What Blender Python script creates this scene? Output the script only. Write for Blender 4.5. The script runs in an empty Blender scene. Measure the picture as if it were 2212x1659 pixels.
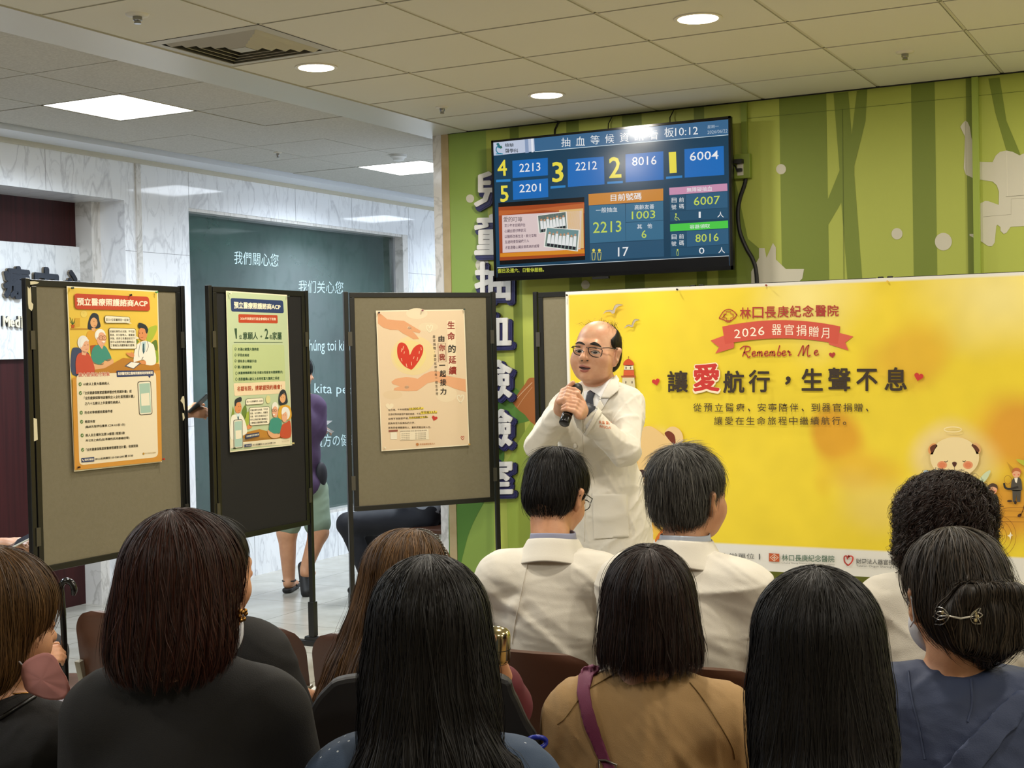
import bpy, bmesh, math, random
import numpy as np
from mathutils import Vector, Matrix
random.seed(7); RNG = np.random.RandomState(7)
scene = bpy.context.scene
COL = scene.collection

# ------------------------------------------------------------------ camera
CAM_H = 1.57
FPX, CX, CY = 2956.99, 1106.0, 829.5
YAW, PITCH, ROLL = -0.48454589, -0.02233816, -0.02097046
def cam_axes():
    ca, sa, cb, sb, cc, sc = math.cos(YAW), math.sin(YAW), math.cos(PITCH), math.sin(PITCH), math.cos(ROLL), math.sin(ROLL)
    f = np.array([sa*cb, ca*cb, sb]); r = np.array([ca, -sa, 0.0]); u = np.cross(r, f)
    r2 = r*cc + u*sc; u2 = -r*sc + u*cc
    return np.array([r2, -u2, f])
AX = cam_axes()
cam_data = bpy.data.cameras.new('camera'); cam = bpy.data.objects.new('camera', cam_data); COL.objects.link(cam)
cam_data.sensor_width = 36.0; cam_data.lens = FPX/2212.0*36.0; cam_data.clip_start = 0.05; cam_data.clip_end = 100
m = Matrix.Identity(4)
for i in range(3):
    m[i][0] = AX[0][i]; m[i][1] = -AX[1][i]; m[i][2] = -AX[2][i]
m[2][3] = CAM_H
cam.matrix_world = m
scene.camera = cam

# ------------------------------------------------------------------ world, light, exposure
world = bpy.data.worlds.new('world'); scene.world = world; world.use_nodes = True
world.node_tree.nodes['Background'].inputs[0].default_value = (0.9, 0.92, 1.0, 1)
world.node_tree.nodes['Background'].inputs[1].default_value = 0.05
scene.view_settings.view_transform = 'Standard'; scene.view_settings.look = 'None'
scene.view_settings.gamma = 1.0; scene.view_settings.use_curve_mapping = False
scene.view_settings.exposure = 0.45
scene.cycles.use_denoising = True
scene.cycles.max_bounces = 7; scene.cycles.diffuse_bounces = 4; scene.cycles.glossy_bounces = 3; scene.cycles.transmission_bounces = 4
scene.cycles.caustics_reflective = False; scene.cycles.caustics_refractive = False
scene.cycles.sample_clamp_indirect = 4.0
WARM = (1.0, 0.925, 0.80); COOL = (0.80, 0.90, 1.0)
DOWN_W = 17.0; PANEL_W = 42.0

# ------------------------------------------------------------------ pixel -> place
def ray(x, y): return AX.T @ np.array([(x-CX)/FPX, (y-CY)/FPX, 1.0])
ORG = np.array([0, 0, CAM_H])
def at_z(x, y, z): d = ray(x, y); return ORG + d*(z-CAM_H)/d[2]
def at_y(x, y, Y): d = ray(x, y); return ORG + d*Y/d[1]
def at_x(x, y, X): d = ray(x, y); return ORG + d*X/d[0]
def at_d(x, y, z): d = ray(x, y); return ORG + d*z/(AX[2] @ d)
def at_p(x, y, P, dr):
    n = np.array([dr[1], -dr[0], 0.0]); r = ray(x, y); return ORG + r*((np.array(P, float)-ORG) @ n)/(r @ n)

# ------------------------------------------------------------------ materials
def lin(c):
    if isinstance(c, str):
        c = c.lstrip('#'); c = tuple(int(c[i:i+2], 16)/255 for i in (0, 2, 4))
    return tuple((v/12.92 if v <= 0.04045 else ((v+0.055)/1.055)**2.4) for v in c[:3]) + (1.0,)
MATS = {}
def nd(nt, t, loc=(0, 0), **kw):
    n = nt.nodes.new(t)
    for k, v in kw.items(): setattr(n, k, v)
    return n
def mat(name, color='#808080', rough=0.6, metal=0.0, spec=0.5, emit=0.0, color2=None, scale=20.0, detail=3.0,
        bump=0.0, bscale=200.0, stretch=(1, 1, 1), coat=0.0, trans=0.0, alpha=1.0, sheen=0.0, sss=0.0):
    if name in MATS: return MATS[name]
    m = bpy.data.materials.new(name); m.use_nodes = True; nt = m.node_tree; b = nt.nodes['Principled BSDF']
    b.inputs['Base Color'].default_value = lin(color); b.inputs['Roughness'].default_value = rough
    b.inputs['Metallic'].default_value = metal; b.inputs['Specular IOR Level'].default_value = spec
    b.inputs['Coat Weight'].default_value = coat; b.inputs['Transmission Weight'].default_value = trans
    b.inputs['Alpha'].default_value = alpha; b.inputs['Sheen Weight'].default_value = sheen
    if sss:
        b.inputs['Subsurface Weight'].default_value = sss; b.inputs['Subsurface Radius'].default_value = (0.012, 0.004, 0.002); b.inputs['Subsurface Scale'].default_value = 1.0
    if emit:
        b.inputs['Emission Color'].default_value = lin(color); b.inputs['Emission Strength'].default_value = emit
    tc = None
    if color2 or bump:
        tc = nd(nt, 'ShaderNodeTexCoord'); mp = nd(nt, 'ShaderNodeMapping'); mp.inputs['Scale'].default_value = stretch
        nt.links.new(tc.outputs['Object'], mp.inputs['Vector'])
    if color2:
        ns = nd(nt, 'ShaderNodeTexNoise'); ns.inputs['Scale'].default_value = scale; ns.inputs['Detail'].default_value = detail
        nt.links.new(mp.outputs[0], ns.inputs['Vector'])
        cr = nd(nt, 'ShaderNodeValToRGB'); cr.color_ramp.elements[0].position = 0.35; cr.color_ramp.elements[1].position = 0.65
        cr.color_ramp.elements[0].color = lin(color); cr.color_ramp.elements[1].color = lin(color2)
        nt.links.new(ns.outputs['Fac'], cr.inputs[0]); nt.links.new(cr.outputs[0], b.inputs['Base Color'])
    if bump:
        n2 = nd(nt, 'ShaderNodeTexNoise'); n2.inputs['Scale'].default_value = bscale; n2.inputs['Detail'].default_value = 2
        nt.links.new(mp.outputs[0], n2.inputs['Vector'])
        bp = nd(nt, 'ShaderNodeBump'); bp.inputs['Strength'].default_value = bump; bp.inputs['Distance'].default_value = 0.002
        nt.links.new(n2.outputs['Fac'], bp.inputs['Height']); nt.links.new(bp.outputs[0], b.inputs['Normal'])
    MATS[name] = m
    return m

def marble(name, base='#e4e4e6', vein='#8f8f98', rough=0.12, scale=1.1, rot=(0.6, 0.2, 0.5), amt=0.5):
    if name in MATS: return MATS[name]
    m = bpy.data.materials.new(name); m.use_nodes = True; nt = m.node_tree; b = nt.nodes['Principled BSDF']
    b.inputs['Roughness'].default_value = rough; b.inputs['Specular IOR Level'].default_value = 0.5
    tc = nd(nt, 'ShaderNodeTexCoord'); mp = nd(nt, 'ShaderNodeMapping'); mp.inputs['Rotation'].default_value = rot; mp.inputs['Scale'].default_value = (1, 3.2, 1)
    nt.links.new(tc.outputs['Object'], mp.inputs[0])
    def veins(sc, lo, hi, det):
        ns = nd(nt, 'ShaderNodeTexNoise'); ns.inputs['Scale'].default_value = sc; ns.inputs['Detail'].default_value = det; ns.inputs['Distortion'].default_value = 0.7
        nt.links.new(mp.outputs[0], ns.inputs['Vector'])
        s = nd(nt, 'ShaderNodeMath', operation='SUBTRACT'); s.inputs[1].default_value = 0.5; nt.links.new(ns.outputs['Fac'], s.inputs[0])
        a = nd(nt, 'ShaderNodeMath', operation='ABSOLUTE'); nt.links.new(s.outputs[0], a.inputs[0])
        r = nd(nt, 'ShaderNodeMapRange'); r.inputs['From Min'].default_value = lo; r.inputs['From Max'].default_value = hi
        r.inputs['To Min'].default_value = 1.0; r.inputs['To Max'].default_value = 0.0; nt.links.new(a.outputs[0], r.inputs['Value'])
        return r.outputs[0]
    v1 = veins(scale, 0.0, 0.02, 6); v2 = veins(scale*3.1, 0.0, 0.035, 8)
    n3 = nd(nt, 'ShaderNodeTexNoise'); n3.inputs['Scale'].default_value = 1.7; nt.links.new(mp.outputs[0], n3.inputs['Vector'])
    mx = nd(nt, 'ShaderNodeMath', operation='MULTIPLY'); nt.links.new(v2, mx.inputs[0]); nt.links.new(n3.outputs['Fac'], mx.inputs[1])
    ad = nd(nt, 'ShaderNodeMath', operation='MAXIMUM'); nt.links.new(v1, ad.inputs[0]); nt.links.new(mx.outputs[0], ad.inputs[1])
    sc_ = nd(nt, 'ShaderNodeMath', operation='MULTIPLY'); sc_.inputs[1].default_value = amt; nt.links.new(ad.outputs[0], sc_.inputs[0])
    mixc = nd(nt, 'ShaderNodeMix', data_type='RGBA'); mixc.inputs['A'].default_value = lin(base); mixc.inputs['B'].default_value = lin(vein)
    nt.links.new(sc_.outputs[0], mixc.inputs['Factor']); nt.links.new(mixc.outputs['Result'], b.inputs['Base Color'])
    MATS[name] = m
    return m

# ------------------------------------------------------------------ mesh helpers
def new_obj(name, me, mats=(), parent=None):
    o = bpy.data.objects.new(name, me); COL.objects.link(o)
    for mm in (mats if isinstance(mats, (list, tuple)) else [mats]): me.materials.append(mm)
    if parent is not None: o.parent = parent; o.matrix_parent_inverse = Matrix.Identity(4)
    return o
def tag(o, label=None, cat=None, group=None, kind=None):
    if label: o['label'] = label
    if cat: o['category'] = cat
    if group: o['group'] = group
    if kind: o['kind'] = kind
    return o
def empty(name, loc, label=None, cat=None, group=None, rz=0.0):
    o = bpy.data.objects.new(name, None); COL.objects.link(o); o.location = loc; o.rotation_euler = (0, 0, rz); o.empty_display_size = 0.05
    return tag(o, label, cat, group)
class MB:
    """collects faces with a material index, builds ONE mesh"""
    def __init__(s): s.v = []; s.f = []; s.mi = []; s.sm = []
    def add(s, vs, fs, mi=0, smooth=False):
        o = len(s.v); s.v += [tuple(v) for v in vs]
        for f in fs: s.f.append([o+i for i in f]); s.mi.append(mi); s.sm.append(smooth)
    def box(s, a, b, mi=0):
        x0, y0, z0 = a; x1, y1, z1 = b
        v = [(x0,y0,z0),(x1,y0,z0),(x1,y1,z0),(x0,y1,z0),(x0,y0,z1),(x1,y0,z1),(x1,y1,z1),(x0,y1,z1)]
        s.add(v, [(0,3,2,1),(4,5,6,7),(0,1,5,4),(1,2,6,5),(2,3,7,6),(3,0,4,7)], mi)
    def bar(s, p, q, w, d, up=(0, 0, 1), mi=0):
        p = np.array(p, float); q = np.array(q, float); t = q-p; t /= np.linalg.norm(t); u = np.array(up, float)
        a = np.cross(t, u); a = a/np.linalg.norm(a) if np.linalg.norm(a) > 1e-6 else np.array([1., 0, 0]); b_ = np.cross(a, t)
        vs = [c + a*sx*w/2 + b_*sy*d/2 for c in (p, q) for sx, sy in ((-1,-1),(1,-1),(1,1),(-1,1))]
        s.add(vs, [(0,3,2,1),(4,5,6,7),(0,1,5,4),(1,2,6,5),(2,3,7,6),(3,0,4,7)], mi)
    def tube(s, pts, r, n=12, mi=0, cap=True):
        pts = [np.array(p, float) for p in pts]; rs = r if isinstance(r, (list, tuple)) else [r]*len(pts)
        rings = []; prev = None
        for i, p in enumerate(pts):
            t = (pts[min(i+1, len(pts)-1)]-pts[max(i-1, 0)]); t /= (np.linalg.norm(t)+1e-9)
            if prev is None:
                a = np.cross(t, [0, 0, 1.]);
                if np.linalg.norm(a) < 1e-3: a = np.cross(t, [0, 1., 0])
            else: a = prev - t*(prev@t)
            a /= np.linalg.norm(a); prev = a; b_ = np.cross(t, a)
            rings.append([p + rs[i]*(a*math.cos(2*math.pi*k/n)+b_*math.sin(2*math.pi*k/n)) for k in range(n)])
        vs = [v for ring in rings for v in ring]; fs = []
        for i in range(len(pts)-1):
            for k in range(n): fs.append((i*n+k, i*n+(k+1) % n, (i+1)*n+(k+1) % n, (i+1)*n+k))
        if cap: fs.append(tuple(range(n-1, -1, -1))); fs.append(tuple((len(pts)-1)*n+k for k in range(n)))
        s.add(vs, fs, mi, True)
    def lathe(s, prof, c=(0, 0, 0), n=32, mi=0, axis='z'):
        vs = []; fs = []
        for r, z in prof:
            for k in range(n):
                a = 2*math.pi*k/n; v = (r*math.cos(a), r*math.sin(a), z)
                if axis == 'y': v = (v[0], v[2], v[1])
                vs.append((c[0]+v[0], c[1]+v[1], c[2]+v[2]))
        for i in range(len(prof)-1):
            for k in range(n): fs.append((i*n+k, i*n+(k+1) % n, (i+1)*n+(k+1) % n, (i+1)*n+k))
        fs.append(tuple(range(n-1, -1, -1))); fs.append(tuple((len(prof)-1)*n+k for k in range(n)))
        s.add(vs, fs, mi, True)
    def sphere(s, c, r, n=12, mi=0, sc=(1, 1, 1)):
        vs = []; fs = []; m_ = n//2
        for i in range(m_+1):
            th = math.pi*i/m_
            for k in range(n):
                a = 2*math.pi*k/n; vs.append((c[0]+r*sc[0]*math.sin(th)*math.cos(a), c[1]+r*sc[1]*math.sin(th)*math.sin(a), c[2]+r*sc[2]*math.cos(th)))
        for i in range(m_):
            for k in range(n): fs.append((i*n+k, (i+1)*n+k, (i+1)*n+(k+1) % n, i*n+(k+1) % n))
        s.add(vs, fs, mi, True)
    def build(s, name, mats, parent=None, bevel=0.0, auto=True):
        me = bpy.data.meshes.new(name); me.from_pydata(s.v, [], s.f); me.update()
        me.polygons.foreach_set('material_index', s.mi); me.polygons.foreach_set('use_smooth', s.sm)
        o = new_obj(name, me, mats, parent)
        if bevel:
            bv = o.modifiers.new('bevel', 'BEVEL'); bv.width = bevel; bv.segments = 2; bv.limit_method = 'ANGLE'
        if any(s.sm):
            try:
                me.set_sharp_from_angle(angle=math.radians(50))
            except Exception: pass
        return o
def struct(name, mb, mats, **kw):
    o = mb.build(name, mats, **kw); o['kind'] = 'structure'; return o

# ------------------------------------------------------------------ flat print (posters, screens, murals)
_TX = {}
def glyphs(text, bold=0.0, extr=0.0):
    key = (text, bold, extr)
    if key in _TX: return _TX[key]
    if bold > 0.012:
        v, f = glyphs(text, 0.0); V = []; F = []; n = 4 if bold <= 0.022 else (8 if bold < 0.06 else 12)
        for k in range(n):
            a = 2*math.pi*(k+0.5)/n; o = len(V)*len(v); V.append(v+np.array([math.cos(a)*bold*0.9, math.sin(a)*bold*0.9, k*1e-5])); F += [[o+i for i in x] for x in f]
        if bold > 0.06:
            for k in range(8):
                a = 2*math.pi*k/8; o = len(V)*len(v); V.append(v+np.array([math.cos(a)*bold*0.45, math.sin(a)*bold*0.45, (k+13)*1e-5])); F += [[o+i for i in x] for x in f]
        _TX[key] = (np.concatenate(V), F); return _TX[key]
    cu = bpy.data.curves.new('t', 'FONT'); cu.body = text; cu.resolution_u = 2; cu.offset = bold; cu.extrude = extr; cu.fill_mode = 'FRONT' if extr == 0 else 'BOTH'
    ob = bpy.data.objects.new('t', cu); COL.objects.link(ob)
    dg = bpy.context.evaluated_depsgraph_get(); me = bpy.data.meshes.new_from_object(ob.evaluated_get(dg))
    v = np.array([tuple(x.co) for x in me.vertices]) if len(me.vertices) else np.zeros((0, 3))
    f = [list(p.vertices) for p in me.polygons]
    bpy.data.objects.remove(ob); bpy.data.curves.remove(cu); bpy.data.meshes.remove(me)
    _TX[key] = (v, f); return _TX[key]
def smooth_poly(pts, k=5):
    n = len(pts); out = []
    P = [np.array(p, float) for p in pts]
    for i in range(n):
        a, b, c, d = P[i-1], P[i], P[(i+1) % n], P[(i+2) % n]
        for j in range(k):
            t = j/k; out.append(0.5*((2*b)+(-a+c)*t+(2*a-5*b+4*c-d)*t*t+(-a+3*b-3*c+d)*t**3))
    return out
def smooth_line(pts, k=5):
    P = [np.array(p, float) for p in pts]; P = [2*P[0]-P[1]]+P+[2*P[-1]-P[-2]]; out = []
    for i in range(1, len(P)-2):
        a, b, c, d = P[i-1], P[i], P[i+1], P[i+2]
        for j in range(k):
            t = j/k; out.append(0.5*((2*b)+(-a+c)*t+(2*a-5*b+4*c-d)*t*t+(-a+3*b-3*c+d)*t**3))
    out.append(P[-2]); return out
class Print:
    """flat artwork on a plane. mapper(px,py)->3-D point; each layer lies a hair in front of the last"""
    def __init__(s, mapper, normal, sub=lambda x, y: (x, y), eps=0.00025, rough=0.5, emit=0.0, base_off=0.0, coat=0.0, pre='print'):
        s.map = mapper; s.n = np.array(normal, float); s.sub = sub; s.eps = eps; s.lay = 0; s.mb = MB(); s.cols = {}; s.mats = []
        s.rough = rough; s.emit = emit; s.off = base_off; s.coat = coat; s.pre = pre
    def mi(s, c):
        if c not in s.cols:
            nm = '%s_%s_%g' % (s.pre, c.lstrip('#'), s.emit)
            if s.emit and nm not in MATS:
                mm = mat(nm, '#050505', rough=s.rough, spec=0.3); b = mm.node_tree.nodes['Principled BSDF']
                b.inputs['Emission Color'].default_value = lin(c); b.inputs['Emission Strength'].default_value = s.emit
            s.cols[c] = len(s.mats); s.mats.append(mat(nm, c, rough=s.rough, coat=s.coat))
        return s.cols[c]
    def P(s, p, lay=None):
        x, y = s.sub(p[0], p[1]); return s.map(x, y) + s.n*(s.off + s.eps*(s.lay if lay is None else lay))
    def up(s, n=1): s.lay += n
    def poly(s, pts, c, smooth=False):
        if smooth: pts = smooth_poly(pts)
        s.mb.add([s.P(p) for p in pts], [tuple(range(len(pts)))], s.mi(c))
    def rect(s, x0, y0, x1, y1, c): s.poly([(x0, y0), (x1, y0), (x1, y1), (x0, y1)], c)
    def quad(s, q, c): s.poly(q, c)
    def rquad(s, q, c, r=0.1):
        """rounded quad: corners TL,TR,BR,BL; r as share of the short side"""
        q = [np.array(p, float) for p in q]; out = []
        L = min(np.linalg.norm(q[1]-q[0]), np.linalg.norm(q[3]-q[0]))*r
        for i in range(4):
            a, b, d = q[i-1], q[i], q[(i+1) % 4]
            u = (a-b)/np.linalg.norm(a-b)*L; w = (d-b)/np.linalg.norm(d-b)*L
            for t in np.linspace(0, 1, 5): out.append((1-t)**2*(b+u)+2*t*(1-t)*b+t*t*(b+w))
        s.poly(out, c)
    def ell(s, x, y, rx, ry, c, n=24, rot=0.0):
        cr, sr = math.cos(rot), math.sin(rot)
        s.poly([(x+rx*math.cos(a)*cr-ry*math.sin(a)*sr, y+rx*math.cos(a)*sr+ry*math.sin(a)*cr) for a in np.linspace(0, 2*math.pi, n, endpoint=False)], c)
    def line(s, pts, w, c, smooth=False, closed=False):
        if smooth: pts = smooth_poly(pts) if closed else smooth_line(pts)
        P = [np.array(p, float) for p in pts]
        if closed: P.append(P[0])
        L, R = [], []
        for i, p in enumerate(P):
            a = P[i-1] if i > 0 else (P[-2] if closed else P[0]); b = P[i+1] if i < len(P)-1 else (P[1] if closed else P[-1])
            t = b-a; t = t/(np.linalg.norm(t)+1e-9); nn = np.array([-t[1], t[0]])*w/2
            L.append(p+nn); R.append(p-nn)
        vs = [s.P(p) for p in L+R]; n = len(P)
        s.mb.add(vs, [(i, i+1, n+i+1, n+i) for i in range(n-1)], s.mi(c))
    def text(s, t, q, c, bold=0.0, keep=False):
        """text stretched into quad TL,TR,BR,BL"""
        v, f = glyphs(t, bold)
        if len(v) == 0: return
        x0, x1 = v[:, 0].min(), v[:, 0].max(); y0, y1 = v[:, 1].min(), v[:, 1].max()
        q = [np.array(p, float) for p in q]
        if len(q) == 2: (a, b), (d, e) = q; q = [np.array(z, float) for z in ((a, b), (d, b), (d, e), (a, e))]
        vs = []
        for p in v:
            u = (p[0]-x0)/(x1-x0+1e-9); w = 1-(p[1]-y0)/(y1-y0+1e-9)
            vs.append(s.P((1-w)*((1-u)*q[0]+u*q[1])+w*((1-u)*q[3]+u*q[2]))+s.n*p[2])
        s.mb.add(vs, f, s.mi(c))
    def heart(s, x, y, r, c, rot=0.0):
        pts = []
        for a in np.linspace(0, 2*math.pi, 30, endpoint=False):
            hx = 16*math.sin(a)**3/17; hy = -(13*math.cos(a)-5*math.cos(2*a)-2*math.cos(3*a)-math.cos(4*a))/17
            pts.append((x+r*(hx*math.cos(rot)-hy*math.sin(rot)), y+r*(hx*math.sin(rot)+hy*math.cos(rot))))
        s.poly(pts, c)
    def build(s, name, parent=None):
        return s.mb.build(name, s.mats, parent)
def sub(x0, y0, sc): return lambda x, y: (x0+x/sc, y0+y/sc)
# ================================================================== SETTING
M_tile = mat('ceiling_tile', '#d2cebf', rough=0.75)
M_tbar = mat('ceiling_tbar', '#c2bca8', rough=0.6)
M_dark = mat('shadow_gap', '#14130f', rough=0.9)
M_white = mat('white_paint', '#d9d9d6', rough=0.5)
M_soffit = mat('soffit_white', '#c9c7be', rough=0.35)
ZC = CAM_H+1.34
GX, GY, X0G, Y0G = 0.6105, 0.567, -2.829, 5.554
XS = [X0G+GX*k for k in range(-2, 11)]; YS = [Y0G+GY*k for k in range(-15, 3)]+[7.2]
floor_mb = MB(); floor_mb.box((-7.2, -3.2, -0.1), (3.4, 14.2, 0.0))
m = mat('floor_tile', '#b9b5a9', rough=0.22, color2='#aaa69a', scale=6)
nt = m.node_tree; b = nt.nodes['Principled BSDF']
tc = nd(nt, 'ShaderNodeTexCoord'); br = nd(nt, 'ShaderNodeTexBrick'); br.offset = 0.0; br.inputs['Scale'].default_value = 1.0
br.inputs['Brick Width'].default_value = 0.6; br.inputs['Row Height'].default_value = 0.6; br.inputs['Mortar Size'].default_value = 0.004; br.inputs['Mortar Smooth'].default_value = 0.0
br.inputs['Color1'].default_value = (1, 1, 1, 1); br.inputs['Color2'].default_value = (0.93, 0.93, 0.93, 1); br.inputs['Mortar'].default_value = (0.55, 0.53, 0.5, 1)
mp = nd(nt, 'ShaderNodeMapping'); mp.inputs['Location'].default_value = (0.35, 0.1, 0); nt.links.new(tc.outputs['Object'], mp.inputs[0]); nt.links.new(mp.outputs[0], br.inputs[0])
old = b.inputs['Base Color'].links[0].from_socket; mu = nd(nt, 'ShaderNodeMix', data_type='RGBA', blend_type='MULTIPLY'); mu.inputs['Factor'].default_value = 1.0
nt.links.new(old, mu.inputs['A']); nt.links.new(br.outputs['Color'], mu.inputs['B']); nt.links.new(mu.outputs['Result'], b.inputs['Base Color'])
struct('floor', floor_mb, m)

# main ceiling: metal pan tiles on T bars
holes_down = [(-3.725, 5.205), (-3.138, 6.415), (-1.898, 5.285)]
c = MB(); c.box((-4.05, -3.2, ZC+0.012), (3.4, 7.36, ZC+0.1), 2)
for i in range(len(XS)-1):
    for j in range(len(YS)-1):
        x0, x1, y0, y1 = XS[i]+0.010, XS[i+1]-0.010, YS[j]+0.010, YS[j+1]-(0.010 if j < len(YS)-2 else 0.015)
        if abs(XS[i]+4.05) < 0.03 and abs(YS[j]-4.42) < 0.03: continue
        c.box((x0, y0, ZC-0.002), (x1, y1, ZC+0.012), 0)
for x in XS: c.box((x-0.0065, -3.2, ZC+0.001), (x+0.0065, 7.2, ZC+0.012), 1)
for y in YS[:-1]: c.box((-4.05, y-0.0065, ZC+0.001), (3.4, y+0.0065, ZC+0.012), 1)
struct('ceiling', c, [M_tile, M_tbar, M_dark])
# soffit board between the two ceilings
s_ = MB(); s_.box((-4.36, -3.2, ZC-0.006), (-4.052, 7.5, ZC+0.1)); struct('trim_1', s_, M_soffit)
# corridor ceiling: mineral fibre tiles
M_min = mat('mineral_tile', '#c4c1b9', rough=0.9, color2='#b5b2aa', scale=90, detail=5, bump=0.5, bscale=120)
c = MB(); c.box((-6.3, -3.2, ZC+0.01), (-4.36, 14.2, ZC+0.1), 2)
PX = [-6.01, -5.457, -4.905, -4.36]; PY = [5.18+0.578*k for k in range(-15, 16)]
PANELS = [(1, 0), (1, 5), (1, -5), (1, -10), (1, 10)]
pan_cells = [(PX[a], PX[a+1], 5.18+0.578*k, 5.18+0.578*(k+1)) for a, k in PANELS]
for i in range(3):
    for j in range(len(PY)-1):
        if any(abs(PX[i]-p[0]) < 0.01 and abs(PY[j]-p[2]) < 0.01 for p in pan_cells): continue
        dz = 0.0 if (i*7+j*3) % 5 else -0.002
        c.box((PX[i]+0.004, PY[j]+0.004, ZC-0.003+dz), (PX[i+1]-0.004, PY[j+1]-0.004, ZC+0.01), 0)
for x in PX: c.box((x-0.012, -3.2, ZC+0.002), (x+0.012, 14.2, ZC+0.01), 1)
for y in PY: c.box((-6.01, y-0.012, ZC+0.002), (-4.36, y+0.012, ZC+0.01), 1)
struct('ceiling_corridor', c, [M_min, mat('grid_grey', '#a5a39b', rough=0.5), M_dark])
# cove trim above marble wall
c = MB(); c.box((-6.27, -3.2, ZC-0.035), (-6.02, 14.2, ZC+0.1)); c.box((-6.27, -3.2, ZC-0.06), (-6.235, 14.2, ZC-0.035), 1)
struct('trim_2', c, [mat('cove_white', '#d4d8de', rough=0.4), M_tbar])

# marble wall with two recesses
M_mar = marble('marble_white', base='#eceef2', rough=0.05, amt=0.36); M_mar2 = marble('marble_grey', base='#d9d6d2', vein='#8c8880', scale=1.6, rot=(0.9, 0.3, 0.1))
w = MB(); XW = -6.27; ZT = ZC
seam = []
w.box((XW-0.5, -3.2, 2.603), (XW, 6.633, ZT+0.05))           # lintel over the timber recess
w.box((XW-0.5, 6.633, 0), (XW, 7.244, ZT+0.05))             # pier
w.box((XW-0.5, 7.244, 2.606), (XW, 10.04, ZT+0.05))         # over the glass
w.box((XW-0.5, 7.244, 0), (XW, 10.04, 0.345))               # under the glass
w.box((XW-0.5, 10.04, 0), (XW, 14.2, ZT+0.05))
w.box((XW, 6.735, 0), (XW+0.012, 6.778, ZC-0.04), 1)        # pilaster strip
w.box((XW-0.5, 6.60, 0), (XW-0.21, 6.634, 2.603), 1)
struct('wall_left', w, [M_mar, M_mar2])
# thin dark joints between slabs
j_ = MB()
for y in (5.98, 7.25, 8.45, 9.2, 10.06, 11.3, 12.5): j_.box((XW+0.0002, y-0.0012, 2.606 if y < 10 else 0), (XW+0.0008, y+0.0012, 2.87))
for z in (1.12, 2.28): j_.box((XW+0.0002, 6.633, z), (XW+0.0008, 7.244, z+0.0024)); j_.box((XW+0.0002, 10.04, z), (XW+0.0008, 14, z+0.0024))
j_.box((XW+0.0002, 7.86, 0), (XW+0.0008, 7.863, 0.345)); j_.box((XW+0.0002, 8.9, 0), (XW+0.0008, 8.903, 0.345))
struct('trim_3', j_, mat('joint_grey', '#77757a', rough=0.8))
# timber back of recess
w = MB(); w.box((XW-0.56, -3.2, 0), (XW-0.35, 6.60, 2.603))
wood = mat('dark_mahogany', '#2b0f10', rough=0.5, color2='#3d1617', scale=3.0, detail=6, stretch=(3, 14, 0.35), spec=0.25)
struct('wall_timber', w, wood)
w = MB(); w.box((XW-0.35, 6.555, 0), (XW-0.21, 6.60, 2.603)); struct('trim_4', w, M_mar2)
# dark green glass in the second recess
g = MB(); g.box((XW-0.14, 7.244, 0.345), (XW-0.10, 9.96, 2.606))
gm = mat('green_glass', '#14302a', rough=0.04, color2='#2b4a42', scale=1.3, detail=7, spec=0.8, coat=0.5, stretch=(1, 1, 1.6))
win = struct('window_1', g, gm)
f = MB(); f.box((XW-0.10, 7.244, 2.585), (XW-0.01, 10.04, 2.606)); f.box((XW-0.10, 7.244, 0.345), (XW-0.005, 10.04, 0.37), 0); f.box((XW-0.10, 9.93, 0.37), (XW-0.08, 9.96, 2.585), 1); f.box((XW-0.3, 9.96, 0.345), (XW-0.001, 10.039, 2.606), 0)
fo = f.build('window_frame', [M_mar2, mat('alu', '#b9bcc0', rough=0.3, metal=0.8)], win)
# corner post and green wall
w = MB(); w.box((-4.302, 7.2, 0), (-4.24, 7.36, ZC)); struct('trim_5', w, M_mar2)
w = MB(); w.box((-4.24, 7.195, 0), (-4.190, 7.36, ZC)); struct('trim_6', w, mat('beige_stone', '#b5a079', rough=0.6, color2='#a89268', scale=8))
w = MB(); w.box((-4.302, 7.36, 0), (-4.19, 14.2, ZC)); struct('wall_corridor', w, M_mar)
w = MB(); w.box((-7.0, 14.0, 0), (-4.3, 14.2, ZC)); struct('wall_far', w, M_mar)
WY = 7.2
G_base = '#aab44e'; G_dark = '#74842c'; G_left = '#87a046'
w = MB(); w.box((-4.19, WY, 0), (3.4, 7.36, ZC), 0)
wall_g = Print(lambda x, y: at_y(x, y, WY), (0, -1, 0), eps=0.0004, rough=0.55, pre='vinyl'); wall_g.off = 0.0003
R3 = sub(1440, 0, 2.676); E8 = sub(2000, 240, 4.368); T7 = sub(1040, 230, 3.687)
def wz(x0, x1, c, pr=wall_g):   # vertical band from floor to ceiling by wall x
    pr.mb.add([(x0, WY-pr.off-pr.eps*pr.lay, 0), (x1, WY-pr.off-pr.eps*pr.lay, 0), (x1, WY-pr.off-pr.eps*pr.lay, ZC-0.004), (x0, WY-pr.off-pr.eps*pr.lay, ZC-0.004)], [(0, 1, 2, 3)], pr.mi(c))
wz(-4.19, -3.93, G_left)
wall_g.up()
for a, b_ in ((-3.77, -3.71), (-3.40, -3.32), (-3.05, -2.93), (-2.62, -2.56)): wz(a, b_, G_dark)
wz(at_y(1683, 212, WY)[0], at_y(1785, 212, WY)[0], G_dark); wz(at_y(1968, 182, WY)[0], at_y(2019, 182, WY)[0], G_dark); wz(at_y(2086, 170, WY)[0], at_y(2104, 170, WY)[0], G_dark)
wall_g.up(); wall_g.sub = R3
wall_g.poly([(965,540),(1050,532),(1070,780),(1100,525),(1160,515),(1150,700),(1085,960),(1085,1010),(1130,1610),(1045,1612),(1010,1170),(925,1315),(925,1170),(1000,985)], G_dark)
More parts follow.
